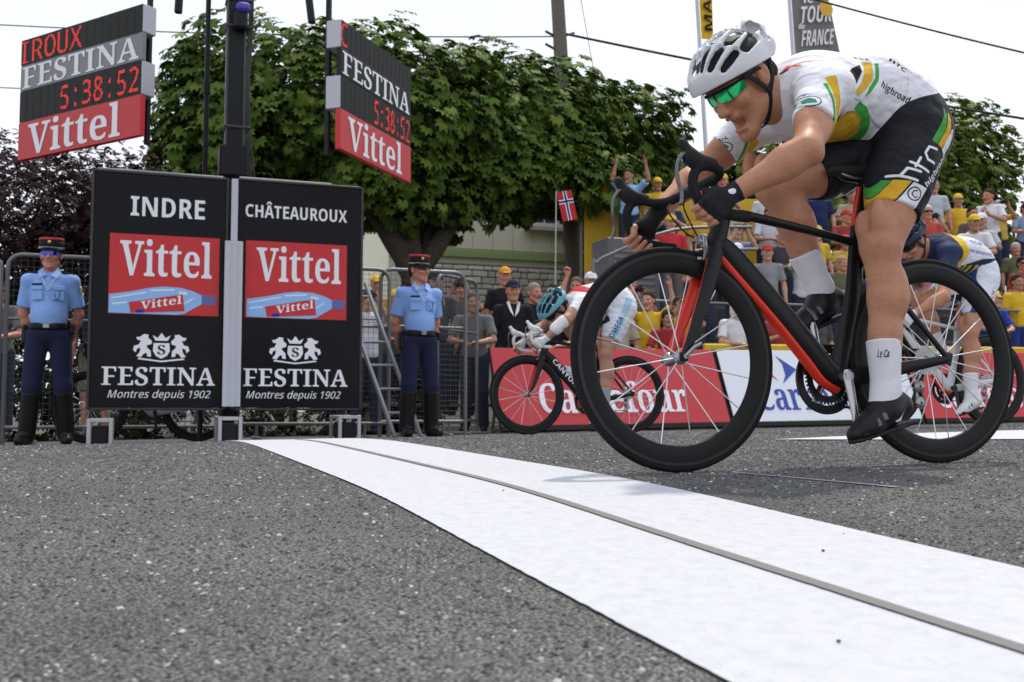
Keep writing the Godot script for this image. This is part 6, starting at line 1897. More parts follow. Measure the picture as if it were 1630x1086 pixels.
func feather_flag(base: Vector3, lean: float, h: float, y0: float, w0: float, w1: float, col: Color, label: String) -> Node3D:
	var o := thing("feather_flag", label, "flag", Transform3D(), "tall flags behind the crowd")
	var up := (Vector3.UP - RD * lean).normalized()
	part("pole", Buf.new().loft([base, base + up * h], [0.045, 0.03], [0.045, 0.03], RD, 10), mat("pole_white", Color(0.62, 0.63, 0.66), 0.4), o)
	var b := Buf.new()
	var n := 24
	for i in n + 1:
		var t := float(i) / n
		for j in 9:
			var s := j / 8.0
			var x := 0.05 + lerpf(w0, w1, t) * s
			var wob := 0.03 * sin(s * 5.0 + t * 4.0) * s
			b.add(base + up * lerpf(y0, h, t) + RD * x - TD * wob, (-TD - RD * 0.15 * cos(s * 5.0 + t * 4.0)).normalized(), Vector2(s, t))
	for i in n:
		for j in 8:
			var k := i * 9 + j
			b.tri(k, k + 9, k + 1)
			b.tri(k + 1, k + 9, k + 10)
	part("cloth", b, cloth("flag_%s" % col.to_html(), col, 60.0, 0.2), o)
	return o
func flags() -> void:
	var y := feather_flag(at(9.35 + 0.42, 16.0), 0.055, 9.5, 6.9, 0.26, 0.30, Color(0.75, 0.45, 0.01), "narrow yellow flag with black letters on a white pole")
	var base := at(9.77, 16.0)
	var up := (Vector3.UP - RD * 0.055).normalized()
	text_on(y, "lettering", "MAIRIE", "sansbold", mat("ink_black", Color(0.012, 0.012, 0.012), 0.6), base + up * 7.05 + RD * 0.27 - TD * 0.04, up, -RD, 1.35, 0.17, 0.003)
	var g := feather_flag(at(11.19 + 0.60, 16.0), 0.06, 9.6, 5.2, 1.35, 0.50, Color(0.20, 0.19, 0.175), "grey flag with white script and a yellow dot behind the cyclist")
	var gb := at(11.79, 16.0)
	var gu := (Vector3.UP - RD * 0.06).normalized()
	var wm := mat("print_white", Color(0.80, 0.80, 0.83), 0.4)
	for e in [["l", 7.82, 0.28, 0.05, 0.22], ["e", 7.83, 0.36, 0.13, 0.15], ["TOUR", 7.42, 0.16, 0.72, 0.32], ["d", 7.30, 0.12, 0.065, 0.12], ["e", 7.31, 0.195, 0.065, 0.08], ["FRANCE", 6.98, 0.16, 0.72, 0.30]]:
		text_on(g, "lettering", e[0], "sansbold", wm, gb + gu * e[1] + RD * e[2] - TD * 0.05, (RD + gu * 0.18).normalized(), gu, e[3], e[4], 0.003, 0.2)
	part("dot", Buf.new().lathe([Vector2(0.0, 0.003), Vector2(0.15, 0.002), Vector2(0.15, 0.0)], Transform3D(Basis(RD, gu, -TD), gb + gu * 7.78 + RD * 0.78 - TD * 0.055), 24), mat("dot_yellow", Color(0.72, 0.42, 0.03), 0.6), g)
func small_flag() -> void:
	var o := thing("hand_flag", "small red flag with a white edged blue cross on a stick", "flag", Transform3D())
	var B := Transform3D(Basis(RD, Vector3.UP, -TD), at(5.0, 12.2, 2.58)).scaled_local(Vector3.ONE * 0.8)
	part("stick", Buf.new().tube([B * Vector3(0.02, -0.9, 0), B * Vector3(0.04, 0.62, 0)], 0.008, 6), mat("stick", Color(0.5, 0.48, 0.42), 0.7), o)
	var R := B * Transform3D(Basis(Vector3(0, 0, 1), -1.35), Vector3(0.04, 0.6, 0))
	part("cloth", Buf.new().box(R.translated_local(Vector3(0.24, 0.14, 0)), Vector3(0.48, 0.26, 0.006)), cloth("flag_red", Color(0.50, 0.02, 0.03), 60, 0.3), o)
	part("cross", Buf.new().box(R.translated_local(Vector3(0.24, 0.14, 0)), Vector3(0.482, 0.065, 0.010)).box(R.translated_local(Vector3(0.17, 0.14, 0)), Vector3(0.065, 0.262, 0.0105)), mat("print_white"), o)
	part("inner_cross", Buf.new().box(R.translated_local(Vector3(0.24, 0.14, 0)), Vector3(0.484, 0.032, 0.014)).box(R.translated_local(Vector3(0.17, 0.14, 0)), Vector3(0.032, 0.264, 0.0145)), mat("print_navy2", Color(0.01, 0.02, 0.12), 0.6), o)
func street() -> void:
	board(-0.36, 0.70, 0.33, 2.30, 9.2, "INDRE", "black glossy board headed INDRE with a red bottle advertisement")
	board(0.80, 1.88, 0.33, 2.31, 9.2, "CHÂTEAUROUX", "black glossy board headed CHÂTEAUROUX with a red bottle advertisement")
	var sp := thing("cover_strip", "pale grey metal strip closing the gap between the two boards", "post", Transform3D())
	var T := road_frame(0.765, 9.12, 0.34, true)
	part("narrow_section", Buf.new().box(T.translated_local(Vector3(0, 1.69, 0)), Vector3(0.055, 0.54, 0.03), 0.004), mat("strip", Color(0.50, 0.51, 0.56), 0.5), sp)
	part("wide_section", Buf.new().box(T.translated_local(Vector3(0, 0.71, 0.004)), Vector3(0.15, 1.42, 0.03), 0.004), mat("strip"), sp)
	part("ridge", Buf.new().box(T.translated_local(Vector3(-0.02, 0.71, 0.022)), Vector3(0.014, 1.40, 0.01), 0.003).box(T.translated_local(Vector3(0.035, 0.71, 0.022)), Vector3(0.014, 1.40, 0.01), 0.003), mat("strip"), sp)
	stand_leg(-0.27, 9.25, "square tube foot under the outer edge of the board headed INDRE")
	stand_leg(0.765, 9.25, "square tube foot under the pale strip between the boards")
	stand_leg(1.79, 9.25, "square tube foot under the board headed CHÂTEAUROUX next to the ladder")
	mast(0.82, 10.0)
	clock_sign(Vector3(-4.595, 0, -9.5), Vector3(-3.135, 0, -8.6), 2.62, 3.765, "IROUX", 0.0, 0.53, 0.36, "race clock facing the finish with red letters IROUX over the INDRE board", true)
	clock_sign(Vector3(-1.435, 0, -8.5), Vector3(-0.975, 0, -9.8), 2.48, 3.59, "C", -0.0, 0.08, 0.45, "narrow looking race clock in front of the leafy tree with a blank top row", false)
	fence(-3.2, 10.6, 2.0, 0.0, "mesh fence panel at the picture edge behind the policeman with crossed straps")
	fence(-1.15, 10.65, 2.0, 0.02, "mesh fence panel behind the policeman by the INDRE board")
	fence(0.9, 10.7, 1.6, 0.0, "mesh fence panel behind the CHÂTEAUROUX board")
	fence(2.42, 10.75, 0.95, 0.03, "mesh fence panel behind the policeman near the ladder")
	fence(3.10, 10.95, 0.85, 0.72, "mesh fence gate turned towards the road next to the red barrier")
	for k in 4:
		fence(6.3 + 2.04 * k, 12.9, 2.0, 0.0, ["mesh fence panel behind the wheel of the leading bicycle", "mesh fence panel behind the frame of the leading bicycle", "mesh fence panel behind the saddle of the leading bicycle", "mesh fence panel behind the cyclist in navy and yellow"][k])
	ladder(2.02, 10.15)
	var red := mat("banner_red", Color(0.50, 0.035, 0.045), 0.65)
	var wht := mat("banner_white", Color(0.72, 0.74, 0.80), 0.6)
	ad_panel(3.86, 6.84, 11.0, red, mat("print_white"), 0.52, "red advertising barrier with white lettering behind the far cyclist", false)
	ad_panel(6.88, 9.75, 11.0, wht, mat("print_deep_blue", Color(0.02, 0.05, 0.33), 0.4), 0.42, "white advertising barrier with blue lettering below the pedals", true)
	ad_panel(9.79, 12.8, 11.0, red, mat("print_white"), 0.30, "red advertising barrier behind the rear wheel of the leading bicycle", false)
	var ys := thing("yellow_rail", "yellow padded rail along the top behind the white barrier", "rail", Transform3D())
	part("pad", Buf.new().box(road_frame(9.6, 11.75, 1.02).rotated_local(Vector3(0, 0, 1), 0.012), Vector3(5.4, 0.16, 0.05), 0.02), mat("banner_yellow", Color(0.66, 0.42, 0.02), 0.7), ys)
	for x in [7.2, 11.9]:
		part("leg", Buf.new().tube([at(x, 11.75), at(x, 11.75, 1.0)], 0.02, 8), mat("zinc_fence"), ys)
	var lp := thing("low_platform", "low timber step under the spectators behind the fence gate", "platform", Transform3D())
	var LT := road_frame(4.9, 13.25, 0.0)
	for k in 6:
		part("plank", Buf.new().box(LT.translated_local(Vector3(0, 0.33, -0.36 + 0.145 * k)), Vector3(4.6, 0.04, 0.135), 0.006), mat("plank", Color(0.20, 0.15, 0.10), 0.9), lp)
	for x in [-2.1, 0.0, 2.1]:
		part("bearer", Buf.new().box(LT.translated_local(Vector3(x, 0.155, 0)), Vector3(0.08, 0.31, 0.8), 0.006), mat("plank"), lp)
	spectator_stand()
	house()
	poles_and_wires()
	flags()
	small_flag()
	# arrow painted on the far lane, and its scuffed bars
	var pm: Material = mats["road_paint"]
	var ar := Buf.new()
	var P := [[2.93, 4.33], [3.5, 3.98], [4.1, 3.72], [7.0, 3.35], [7.0, 3.75], [4.6, 4.25], [7.0, 4.5], [7.0, 4.9], [3.9, 4.62]]
	var poly := PackedVector2Array()
	for p in P:
		poly.append(Vector2(p[0], p[1]))
	var idx := Geometry2D.triangulate_polygon(poly)
	for k in range(0, idx.size(), 3):
		ar._t(at(poly[idx[k]].x, poly[idx[k]].y, 0.006), at(poly[idx[k + 1]].x, poly[idx[k + 1]].y, 0.006), at(poly[idx[k + 2]].x, poly[idx[k + 2]].y, 0.006), Vector3.UP)
	tag(part("painted_arrow", ar, pm, self), "white arrow painted on the asphalt behind the rear wheel", "road marking", "", "structure")
	var sc := Buf.new()
	sc._q(at(1.62, 2.62, 0.004), at(1.78, 2.12, 0.004), at(1.80, 2.12, 0.004), at(1.635, 2.62, 0.004), Vector3.UP)
	tag(part("chalk_scratch", sc, mat("chalk", Color(0.35, 0.35, 0.34), 0.9), self), "pale scratch on the asphalt near the front wheel", "road marking", "", "structure")
	var spots := [[1.146, 0.86], [1.05, 1.42], [0.72, 0.95], [0.83, 2.35], [0.95, 0.62], [1.19, 1.55]]
	for k in spots.size():
		var st := field(Buf.new(), [ell(Vector3.ZERO, Vector3(0.0035, 0.002, 0.003) * (1.0 - 0.1 * k), 0.001)], 0.001)
		var p := mi("pebble", st.mesh(), mat("pebble", Color(0.03, 0.03, 0.032), 0.8), self, xf(at(spots[k][0], spots[k][1], 0.0062)))
		tag(p, ["dark pebble on the white line close to its right edge", "dark pebble on the white line beyond the grey stripe", "dark pebble on the white line nearest its left edge", "tiny dark pebble on the white line far down by the stripe", "dark pebble on the white line nearest the camera", "dark pebble on the white line below the front wheel"][k], "pebble", "pebbles on the finish line")

# ---------- trees: tapered trunk and limbs, crowns of separate leaves
func palm_leaf(n: int, r: float, w: float) -> ArrayMesh:
	# fan of drooping leaflets, stalk at the origin, y up
	var b := Buf.new()
	for k in n:
		var g := lerpf(-2.0, 2.0, float(k) / (n - 1))
		var l := r * (1.0 - 0.28 * absf(g) / 2.0)
		var d := Vector3(sin(g), 0, cos(g))
		var s := Vector3(cos(g), 0, -sin(g))
		var a := d * 0.01
		var m := d * l * 0.62 + Vector3.UP * 0.01
		var e := d * l - Vector3.UP * l * 0.22
		var ww := w * l
		b.flat(a, m + s * ww - Vector3.UP * 0.014, m)
		b.flat(a, m, m - s * ww - Vector3.UP * 0.014)
		b.flat(m, m + s * ww - Vector3.UP * 0.014, e)
		b.flat(m, e, m - s * ww - Vector3.UP * 0.014)
	return b.mesh()
func spray_leaf(n: int, r: float) -> ArrayMesh:
	# short twig with small oval leaves
	var b := Buf.new()
	var rg := RandomNumberGenerator.new()
	rg.seed = 11
	for k in n:
		var t := float(k) / n
		var o := Vector3(0, 0, t * r * 1.5)
		var g := rg.randf_range(-1.3, 1.3) + (PI if k % 2 else 0.0) * 0.0
		var side := -1.0 if k % 2 else 1.0
		var d := Vector3(side * 0.8, rg.randf_range(-0.4, 0.5), 0.6).normalized()
		var s := d.cross(Vector3(rg.randf_range(-0.5, 0.5), 1, rg.randf_range(-0.5, 0.5))).normalized()
		var e := o + d * r
		var m := o + d * r * 0.5
		b.flat(o, m + s * r * 0.3, e)
		b.flat(o, e, m - s * r * 0.3)
	return b.mesh()
func leaf_mat(key: String, back: Color) -> StandardMaterial3D:
	var m := mat(key, Color(1, 1, 1), 0.62)
	m.metallic_specular = 0.25
	m.vertex_color_use_as_albedo = true
	m.backlight_enabled = true
	m.backlight = back
	return m
func tree(label: String, u: float, v: float, base_h: float, blobs: Array, trunk: Array, leaf: Mesh, m: Material, cols: Array, count: int, size: float, group: String, inner := 0.35) -> void:
	# blobs: [du, y, dv, ru, ry, rv]; trunk: list of limbs, each a list of [du, y, dv, radius]
	var o := thing("tree", label, "tree", Transform3D(Basis(RD, Vector3.UP, -TD), at(u, v, base_h)), group)
	var bark := mat("bark", Color(1, 1, 1), 0.95)
	bark.albedo_texture = noise("bark", 0.03, false, 1.0, 512, FastNoiseLite.TYPE_SIMPLEX_SMOOTH, 5, [[0.2, 0.5, 0.8], [lin(0.03, 0.025, 0.02), lin(0.075, 0.06, 0.047), lin(0.13, 0.11, 0.09)]])
	bark.uv1_triplanar = true
	bark.uv1_scale = Vector3(3, 0.8, 3)
	bark.normal_enabled = true
	bark.normal_texture = noise("bark_n", 0.05, true, 12.0)
	for i in trunk.size():
		var pts := []
		var rs := []
		for p in trunk[i]:
			pts.append(Vector3(p[0], p[1], -p[2]))
			rs.append(p[3])
		var cp := curve(pts, 4)
		var rr := []
		for k in cp.size():
			var t := float(k) / 4.0
			rr.append(lerpf(rs[mini(int(t), rs.size() - 1)], rs[mini(int(t) + 1, rs.size() - 1)], t - int(t)) * (1.0 + 0.06 * sin(k * 2.3)))
		part("trunk" if i == 0 else "limb", Buf.new().loft(cp, rr, rr, Vector3(0.9, 0.1, 0.3), 12), bark, o)
	var rg := RandomNumberGenerator.new()
	rg.seed = hash(label)
	var vol := 0.0
	for bl in blobs:
		vol += bl[3] * bl[4] + bl[4] * bl[5] + bl[3] * bl[5]
	var nz := FastNoiseLite.new()
	nz.frequency = 0.45
	nz.seed = 3
	var xs := []
	var cs := []
	for bl in blobs:
		var n := int(count * (bl[3] * bl[4] + bl[4] * bl[5] + bl[3] * bl[5]) / vol)
		var made := 0
		while made < n:
			var d := Vector3(rg.randfn(), rg.randfn(), rg.randfn()).normalized()
			# boxy crown: push the direction outwards
			var q := d / pow(pow(absf(d.x), 4.0) + pow(absf(d.y), 4.0) + pow(absf(d.z), 4.0), 0.25)
			var deep := rg.randf() < inner
			var rad := rg.randf_range(0.35, 0.85) if deep else rg.randf_range(0.84, 1.0)
			var p := Vector3(bl[0], bl[1], -bl[2]) + Vector3(q.x * bl[3], q.y * bl[4], q.z * bl[5]) * rad
			var g := nz.get_noise_3d(p.x * 2.2, p.y * 2.2, p.z * 2.2)
			p += d * g * 0.55
			if not deep and g < -0.28 and rg.randf() < 0.7:
				made += 1
				continue
			made += 1
			var out := (d + Vector3(rg.randfn(), rg.randfn(), rg.randfn()) * 0.35).normalized()
			var up := (Vector3.UP * 0.75 + d * 0.75 + Vector3(rg.randfn(), rg.randfn(), rg.randfn()) * 0.35).normalized()
			var z := (out + Vector3.DOWN * 0.45)
			z = (z - up * z.dot(up)).normalized()
			var bs := Basis(up.cross(z), up, z).scaled(Vector3.ONE * size * rg.randf_range(0.65, 1.25))
			xs.append(Transform3D(bs, p))
			var c: Color = cols[0].lerp(cols[1], rg.randf())
			if rg.randf() < 0.15: c = c.lerp(cols[2], rg.randf())
			cs.append(c)
	var mm := MultiMesh.new()
	mm.transform_format = MultiMesh.TRANSFORM_3D
	mm.use_colors = true
	mm.mesh = leaf
	mm.instance_count = xs.size()
	for k in xs.size():
		mm.set_instance_transform(k, xs[k])
		mm.set_instance_color(k, cs[k])
	var ml := MultiMeshInstance3D.new()
	ml.name = "crown"
	ml.multimesh = mm
	ml.material_override = m
	o.add_child(ml)
	ml.set_meta("kind", "stuff")
func trees() -> void:
	var chest := palm_leaf(7, 1.0, 0.23)
	var oval := spray_leaf(7, 1.0)
	var gm := leaf_mat("leaf_green", Color(0.22, 0.30, 0.03))
	var pmat := leaf_mat("leaf_purple", Color(0.05, 0.012, 0.015))
	var cg := [Color(0.048, 0.095, 0.014), Color(0.105, 0.165, 0.025), Color(0.19, 0.24, 0.045)]
	tree("wide clipped tree with large drooping leaves behind the boards", 4.45, 17.0, 0.0, [[-1.2, 5.3, 0.0, 2.7, 1.12, 1.8], [1.6, 5.35, 0.6, 2.2, 1.25, 1.5], [4.0, 5.9, 2.3, 2.3, 1.15, 1.1], [-0.3, 4.15, 0.1, 1.7, 0.72, 1.4], [1.9, 4.55, 0.4, 2.2, 0.6, 1.5], [-3.3, 4.6, 0.0, 0.9, 1.35, 1.1]], [[[0.15, 0, 0, 0.30], [0.05, 1.5, 0, 0.25], [-0.05, 2.6, 0, 0.24], [-0.2, 3.3, 0, 0.19], [-0.5, 4.4, 0.1, 0.14]], [[0.0, 2.5, 0, 0.17], [0.4, 3.2, -0.1, 0.16], [0.9, 3.9, -0.2, 0.13], [2.2, 4.7, -0.3, 0.1]], [[-0.1, 2.6, 0, 0.2], [-0.5, 3.2, -0.1, 0.17], [-1.2, 4.0, -0.2, 0.13], [-2.2, 4.8, 0.0, 0.08]], [[0.2, 2.8, 0, 0.16], [0.3, 3.8, 0.3, 0.13], [0.5, 5.0, 0.6, 0.08]]], chest, gm, cg, 20000, 0.175, "green trees behind the crowd")
	tree("light green tree at the edge of the picture behind the man in a pale shirt", 16.6, 20.0, 0.0, [[0, 4.9, 0, 3.6, 2.4, 2.2], [1.0, 6.4, 0, 2.4, 1.2, 1.6], [-2.4, 5.4, 0.2, 1.4, 1.5, 1.3]], [[[0, 0, 0, 0.28], [0.1, 2.5, 0, 0.24], [0.0, 4.5, 0, 0.15], [0.2, 6.0, 0, 0.08]], [[0.1, 2.6, 0, 0.14], [1.2, 4.2, 0, 0.1], [2.0, 5.2, 0, 0.05]], [[0.0, 2.8, 0, 0.14], [-1.2, 4.2, 0.1, 0.1], [-2.2, 5.4, 0.1, 0.05]]], chest, gm, [Color(0.08, 0.13, 0.02), Color(0.15, 0.21, 0.035), Color(0.26, 0.29, 0.07)], 10000, 0.17, "green trees behind the crowd")
	tree("dark green bush between the yellow flag and the cyclist's arm", 12.4, 22.0, 0.0, [[0, 4.4, 0, 2.6, 1.9, 1.6], [-1.2, 5.3, 0, 1.0, 1.2, 1.0]], [[[0, 0, 0, 0.2], [0.1, 2.5, 0, 0.16], [0.0, 4.5, 0, 0.08]], [[0.1, 2.4, 0, 0.1], [-0.9, 4.2, 0, 0.06]]], oval, gm, [Color(0.03, 0.06, 0.014), Color(0.05, 0.085, 0.02), Color(0.09, 0.12, 0.03)], 3500, 0.17, "green trees behind the crowd", 0.4)
	tree("dark purple leaved tree behind the policeman at the picture edge", -1.9, 14.5, 0.0, [[-0.2, 2.65, 0, 2.3, 1.15, 1.1], [1.2, 2.75, 0.2, 0.9, 1.05, 0.9], [-1.6, 2.2, 0, 1.2, 1.1, 1.0]], [[[0, 0, 0, 0.16], [0.1, 1.5, 0, 0.13], [0.0, 3.0, 0, 0.08], [0.1, 4.2, 0, 0.04]], [[0.1, 1.4, 0, 0.08], [1.0, 2.6, 0.1, 0.06], [1.4, 3.6, 0.1, 0.03]], [[0.0, 1.6, 0, 0.08], [-1.1, 2.7, 0.1, 0.06], [-1.8, 3.4, 0.1, 0.03]]], oval, pmat, [Color(0.022, 0.011, 0.013), Color(0.045, 0.02, 0.023), Color(0.09, 0.045, 0.045)], 17000, 0.052, "trees at the picture edge", 0.5)
	tree("dark leafy hedge running behind the fence panels and the boards", -1.2, 13.6, 0.0, [[-3.0, 0.85, 0, 2.2, 0.95, 0.5], [0.6, 0.8, 0.0, 2.6, 0.95, 0.5], [4.0, 0.75, 0.1, 1.2, 0.85, 0.5]], [[[0, 0, 0, 0.06], [0.05, 0.8, 0, 0.05], [0, 1.4, 0, 0.02]], [[-3.0, 0, 0, 0.06], [-3.0, 1.3, 0, 0.03]], [[3.6, 0, 0, 0.06], [3.6, 1.3, 0, 0.03]]], oval, gm, [Color(0.014, 0.022, 0.008), Color(0.026, 0.038, 0.012), Color(0.05, 0.05, 0.02)], 12000, 0.06, "added hedge standing in for shade behind the fence", 0.5)  # hedge is added; its near-black leaves stand in for shade behind the fence
	tree("bright green bush under the big tree beside its trunk", 2.75, 19.5, 0.0, [[0, 2.6, 0, 1.0, 1.2, 0.8]], [[[0, 0, 0, 0.08], [0, 1.5, 0, 0.06], [0, 2.8, 0, 0.03]]], oval, gm, [Color(0.07, 0.12, 0.02), Color(0.13, 0.18, 0.035), Color(0.2, 0.24, 0.05)], 1100, 0.12, "green trees behind the crowd", 0.4)

# ---------- the other two cyclists and the crowd
func other_cyclists() -> void:
	var base := {tyre = mat("tyre"), rim = mat("rim"), track = mat("brake_track"), hub = mat("hub"), spoke = mat("spoke"), frame = mat("carbon"), accent = mat("accent_red"), saddle = mat("saddle"), bar = mat("bar_white", Color(0.7, 0.7, 0.72), 0.4), tape = mat("tape_white", Color(0.68, 0.68, 0.70), 0.6), hood = mat("hood_white", Color(0.7, 0.7, 0.71), 0.5), lever = mat("lever"), caliper = mat("caliper"), crank = mat("crank_black", Color(0.03, 0.03, 0.03), 0.35), ring = mat("ring"), bottle = mat("bottle_white", Color(0.62, 0.68, 0.74), 0.4)}
	var W := 550
	# second: white jersey with red shoulders, pale shorts
	var im := Image.create(W, 440, false, Image.FORMAT_RGB8)
	im.fill(lin(0.74, 0.75, 0.78))
	var red := lin(0.55, 0.03, 0.05)
	poly_m(im, [0.22, 0.10, 0.33, 0.16, 0.42, 0.22, 0.38, 0.27, 0.28, 0.24, 0.2, 0.3, 0.15, 0.3], red)
	poly_m(im, [0.2, 0.1, 0.24, 0.1, 0.42, 0.16, 0.40, 0.185], lin(0.7, 0.7, 0.75))
	stroke(im, [Vector2(0.56, 0.20) * W, Vector2(0.60, 0.19) * W, Vector2(0.62, 0.22) * W, Vector2(0.58, 0.235) * W, Vector2(0.56, 0.20) * W], 7, red)
	poly_m(im, [0.3, 0.35, 0.6, 0.40, 0.6, 0.5, 0.3, 0.45], lin(0.5, 0.7, 0.75))
	var sh := Image.create(W, 440, false, Image.FORMAT_RGB8)
	sh.fill(lin(0.66, 0.68, 0.76))
	poly_m(sh, [0.72, 0.3, 0.80, 0.3, 0.60, 0.66, 0.56, 0.66], lin(0.35, 0.55, 0.68))
	poly_m(sh, [0.55, 0.3, 0.59, 0.3, 0.57, 0.5, 0.45, 0.58, 0.43, 0.55], lin(0.02, 0.02, 0.025))
	letter(sh, "OMEGA", "sansbold", Vector2(0.545, 0.63) * W, 0.20 * W, 0.045 * W, -1.05, lin(0.03, 0.04, 0.15))
	var tr := bike_frame(4.02, 3.05, 8.1, 2.0)
	var c := base.duplicate()
	c.stripe = mat("carbon")
	var bk := thing("racing_bicycle", "racing bicycle with white bars in front of the red barrier", "bicycle", tr, "racing bicycles")
	make_bike(bk, c)
	text_on(bk, "frame_lettering", "CANYON", "sansbold", mat("print_white"), Vector3(0.715, 0.612, -0.025), Vector3(-0.68, -0.73, 0).normalized(), Vector3(-0.73, 0.68, 0).normalized(), 0.30, 0.042, 0.001)
	var j := rider_joints()
	j.head = Transform3D((Basis(Vector3(0, 1, 0), deg_to_rad(6)) * Basis(Vector3(0, 0, 1), deg_to_rad(-52))).scaled(Vector3.ONE * 1.08), Vector3(0.66, 1.05, -0.01))
	j.neck = Vector3(0.53, 1.10, 0)
	j.chest = Vector3(0.37, 1.135, 0)
	j.l_shoulder = Vector3(0.50, 1.08, -0.185)
	j.r_shoulder = Vector3(0.50, 1.08, 0.185)
	j.l_elbow = Vector3(0.68, 0.94, -0.27)
	j.r_elbow = Vector3(0.68, 0.94, 0.27)
	j.mouth = 0.3
	var blk := mat("helmet_dark")
	var m2 := {skin = skin("skin_tan", Color(0.42, 0.22, 0.14)), glove = mat("glove_white", Color(0.62, 0.62, 0.64), 0.7), sock = cloth("sock_grey", Color(0.30, 0.32, 0.36)), shoe = mat("shoe_white", Color(0.66, 0.66, 0.67), 0.4), sole = mat("sole"), buckle = mat("buckle"), jersey = print_mat("second_jersey", im), sleeve = print_mat("second_jersey2", im), shorts = print_mat("second_shorts", sh), helmet = mat("helmet_teal", Color(0.10, 0.32, 0.38), 0.3), dark = blk, lens = mat("lens_dark", Color(0.015, 0.015, 0.02), 0.1), hair = mat("hair_dark"), teeth = mat("teeth")}
	var a := thing("person", "cyclist in white and red jersey and teal helmet crouching before the red barrier", "person", tr, "racing cyclists")
	make_rider(a, j, 0.0135, m2)
	part("elbow_bandage", field(Buf.new(), [cap(Vector3(0.70, 0.925, -0.262), Vector3(0.765, 0.865, -0.245), 0.054, 0.053, 0.01)], 0.012), mat("gauze", Color(0.75, 0.74, 0.73), 0.9), a)
	# third: navy, yellow and white
	var i3 := Image.create(W, 440, false, Image.FORMAT_RGB8)
	i3.fill(lin(0.02, 0.028, 0.075))
	poly_m(i3, [0.40, 0.0, 0.55, 0.0, 0.56, 0.18, 0.45, 0.34, 0.36, 0.34, 0.45, 0.2], lin(0.68, 0.46, 0.02))
	poly_m(i3, [0.52, 0.0, 0.9, 0.0, 0.9, 0.22, 0.66, 0.24, 0.47, 0.30, 0.55, 0.2], lin(0.72, 0.73, 0.78))
	for k in 7:
		poly_m(i3, [0.50 + 0.04 * k, 0.28, 0.52 + 0.04 * k, 0.28, 0.47 + 0.04 * k, 0.42, 0.45 + 0.04 * k, 0.42], lin(0.6, 0.42, 0.03))
	letter(i3, "DCM", "sansbold", Vector2(0.6, 0.09) * W, 0.10 * W, 0.03 * W, 0.15, lin(0.03, 0.06, 0.3))
	letter(i3, "vacansoleil", "sansbold", Vector2(0.55, 0.155) * W, 0.22 * W, 0.035 * W, 0.15, lin(0.03, 0.06, 0.3))
	var s3 := Image.create(W, 440, false, Image.FORMAT_RGB8)
	s3.fill(lin(0.70, 0.74, 0.80))
	poly_m(s3, [0.60, 0.3, 0.64, 0.3, 0.60, 0.5, 0.55, 0.66, 0.52, 0.66, 0.57, 0.48], lin(0.03, 0.06, 0.22))
	poly_m(s3, [0.56, 0.62, 0.60, 0.56, 0.66, 0.7, 0.58, 0.7], lin(0.08, 0.4, 0.12))
	letter(s3, "CCN", "sansbold", Vector2(0.665, 0.56) * W, 0.09 * W, 0.035 * W, -1.3, lin(0.55, 0.02, 0.05))
	var tr3 := bike_frame(5.94, 4.97, 6.0, 2.0)
	var c3 := base.duplicate()
	c3.frame = mat("frame_white", Color(0.6, 0.6, 0.62), 0.35)
	c3.tape = mat("tape")
	c3.hood = mat("hood")
	var b3 := thing("racing_bicycle", "white and red racing bicycle seen through the leading rear wheel", "bicycle", tr3, "racing bicycles")
	make_bike(b3, c3)
	var m3 := m2.duplicate()
	m3.jersey = print_mat("third_jersey", i3)
	m3.sleeve = mat("sleeve_navy", Color(0.02, 0.028, 0.075), 0.7)
	m3.shorts = print_mat("third_shorts", s3)
	m3.helmet = mat("helmet_navy", Color(0.025, 0.03, 0.07), 0.35)
	m3.skin = skin("skin_lead", Color(0.5, 0.26, 0.17))
	m3.sock = cloth("sock", Color(0.72, 0.72, 0.76))
	var a3 := thing("person", "cyclist in navy and yellow jersey with white shorts behind the leading rear wheel", "person", tr3, "racing cyclists")
	var j3 := rider_joints()
	j3.mouth = 0.3
	j3.chest += Vector3(-0.02, 0.09, 0)
	j3.pelvis += Vector3(0, 0.03, 0)
	j3.neck += Vector3(-0.03, 0.14, 0)
	j3.l_shoulder += Vector3(-0.03, 0.10, 0)
	j3.r_shoulder += Vector3(-0.03, 0.10, 0)
	j3.head.origin += Vector3(-0.02, 0.14, 0)
	make_rider(a3, j3, 0.0135, m3)
	# bicycle left leaning behind the boards
	var pk := thing("parked_bicycle", "silver bicycle parked behind the foot of the INDRE board", "bicycle", bike_frame(0.55, -0.42, 10.25, 4.0))
	var cp := base.duplicate()
	cp.frame = mat("frame_silver", Color(0.42, 0.43, 0.45), 0.35, 0.4)
	cp.accent = cp.frame
	cp.tape = mat("tape")
	cp.hood = mat("hood")
	make_bike(pk, cp)
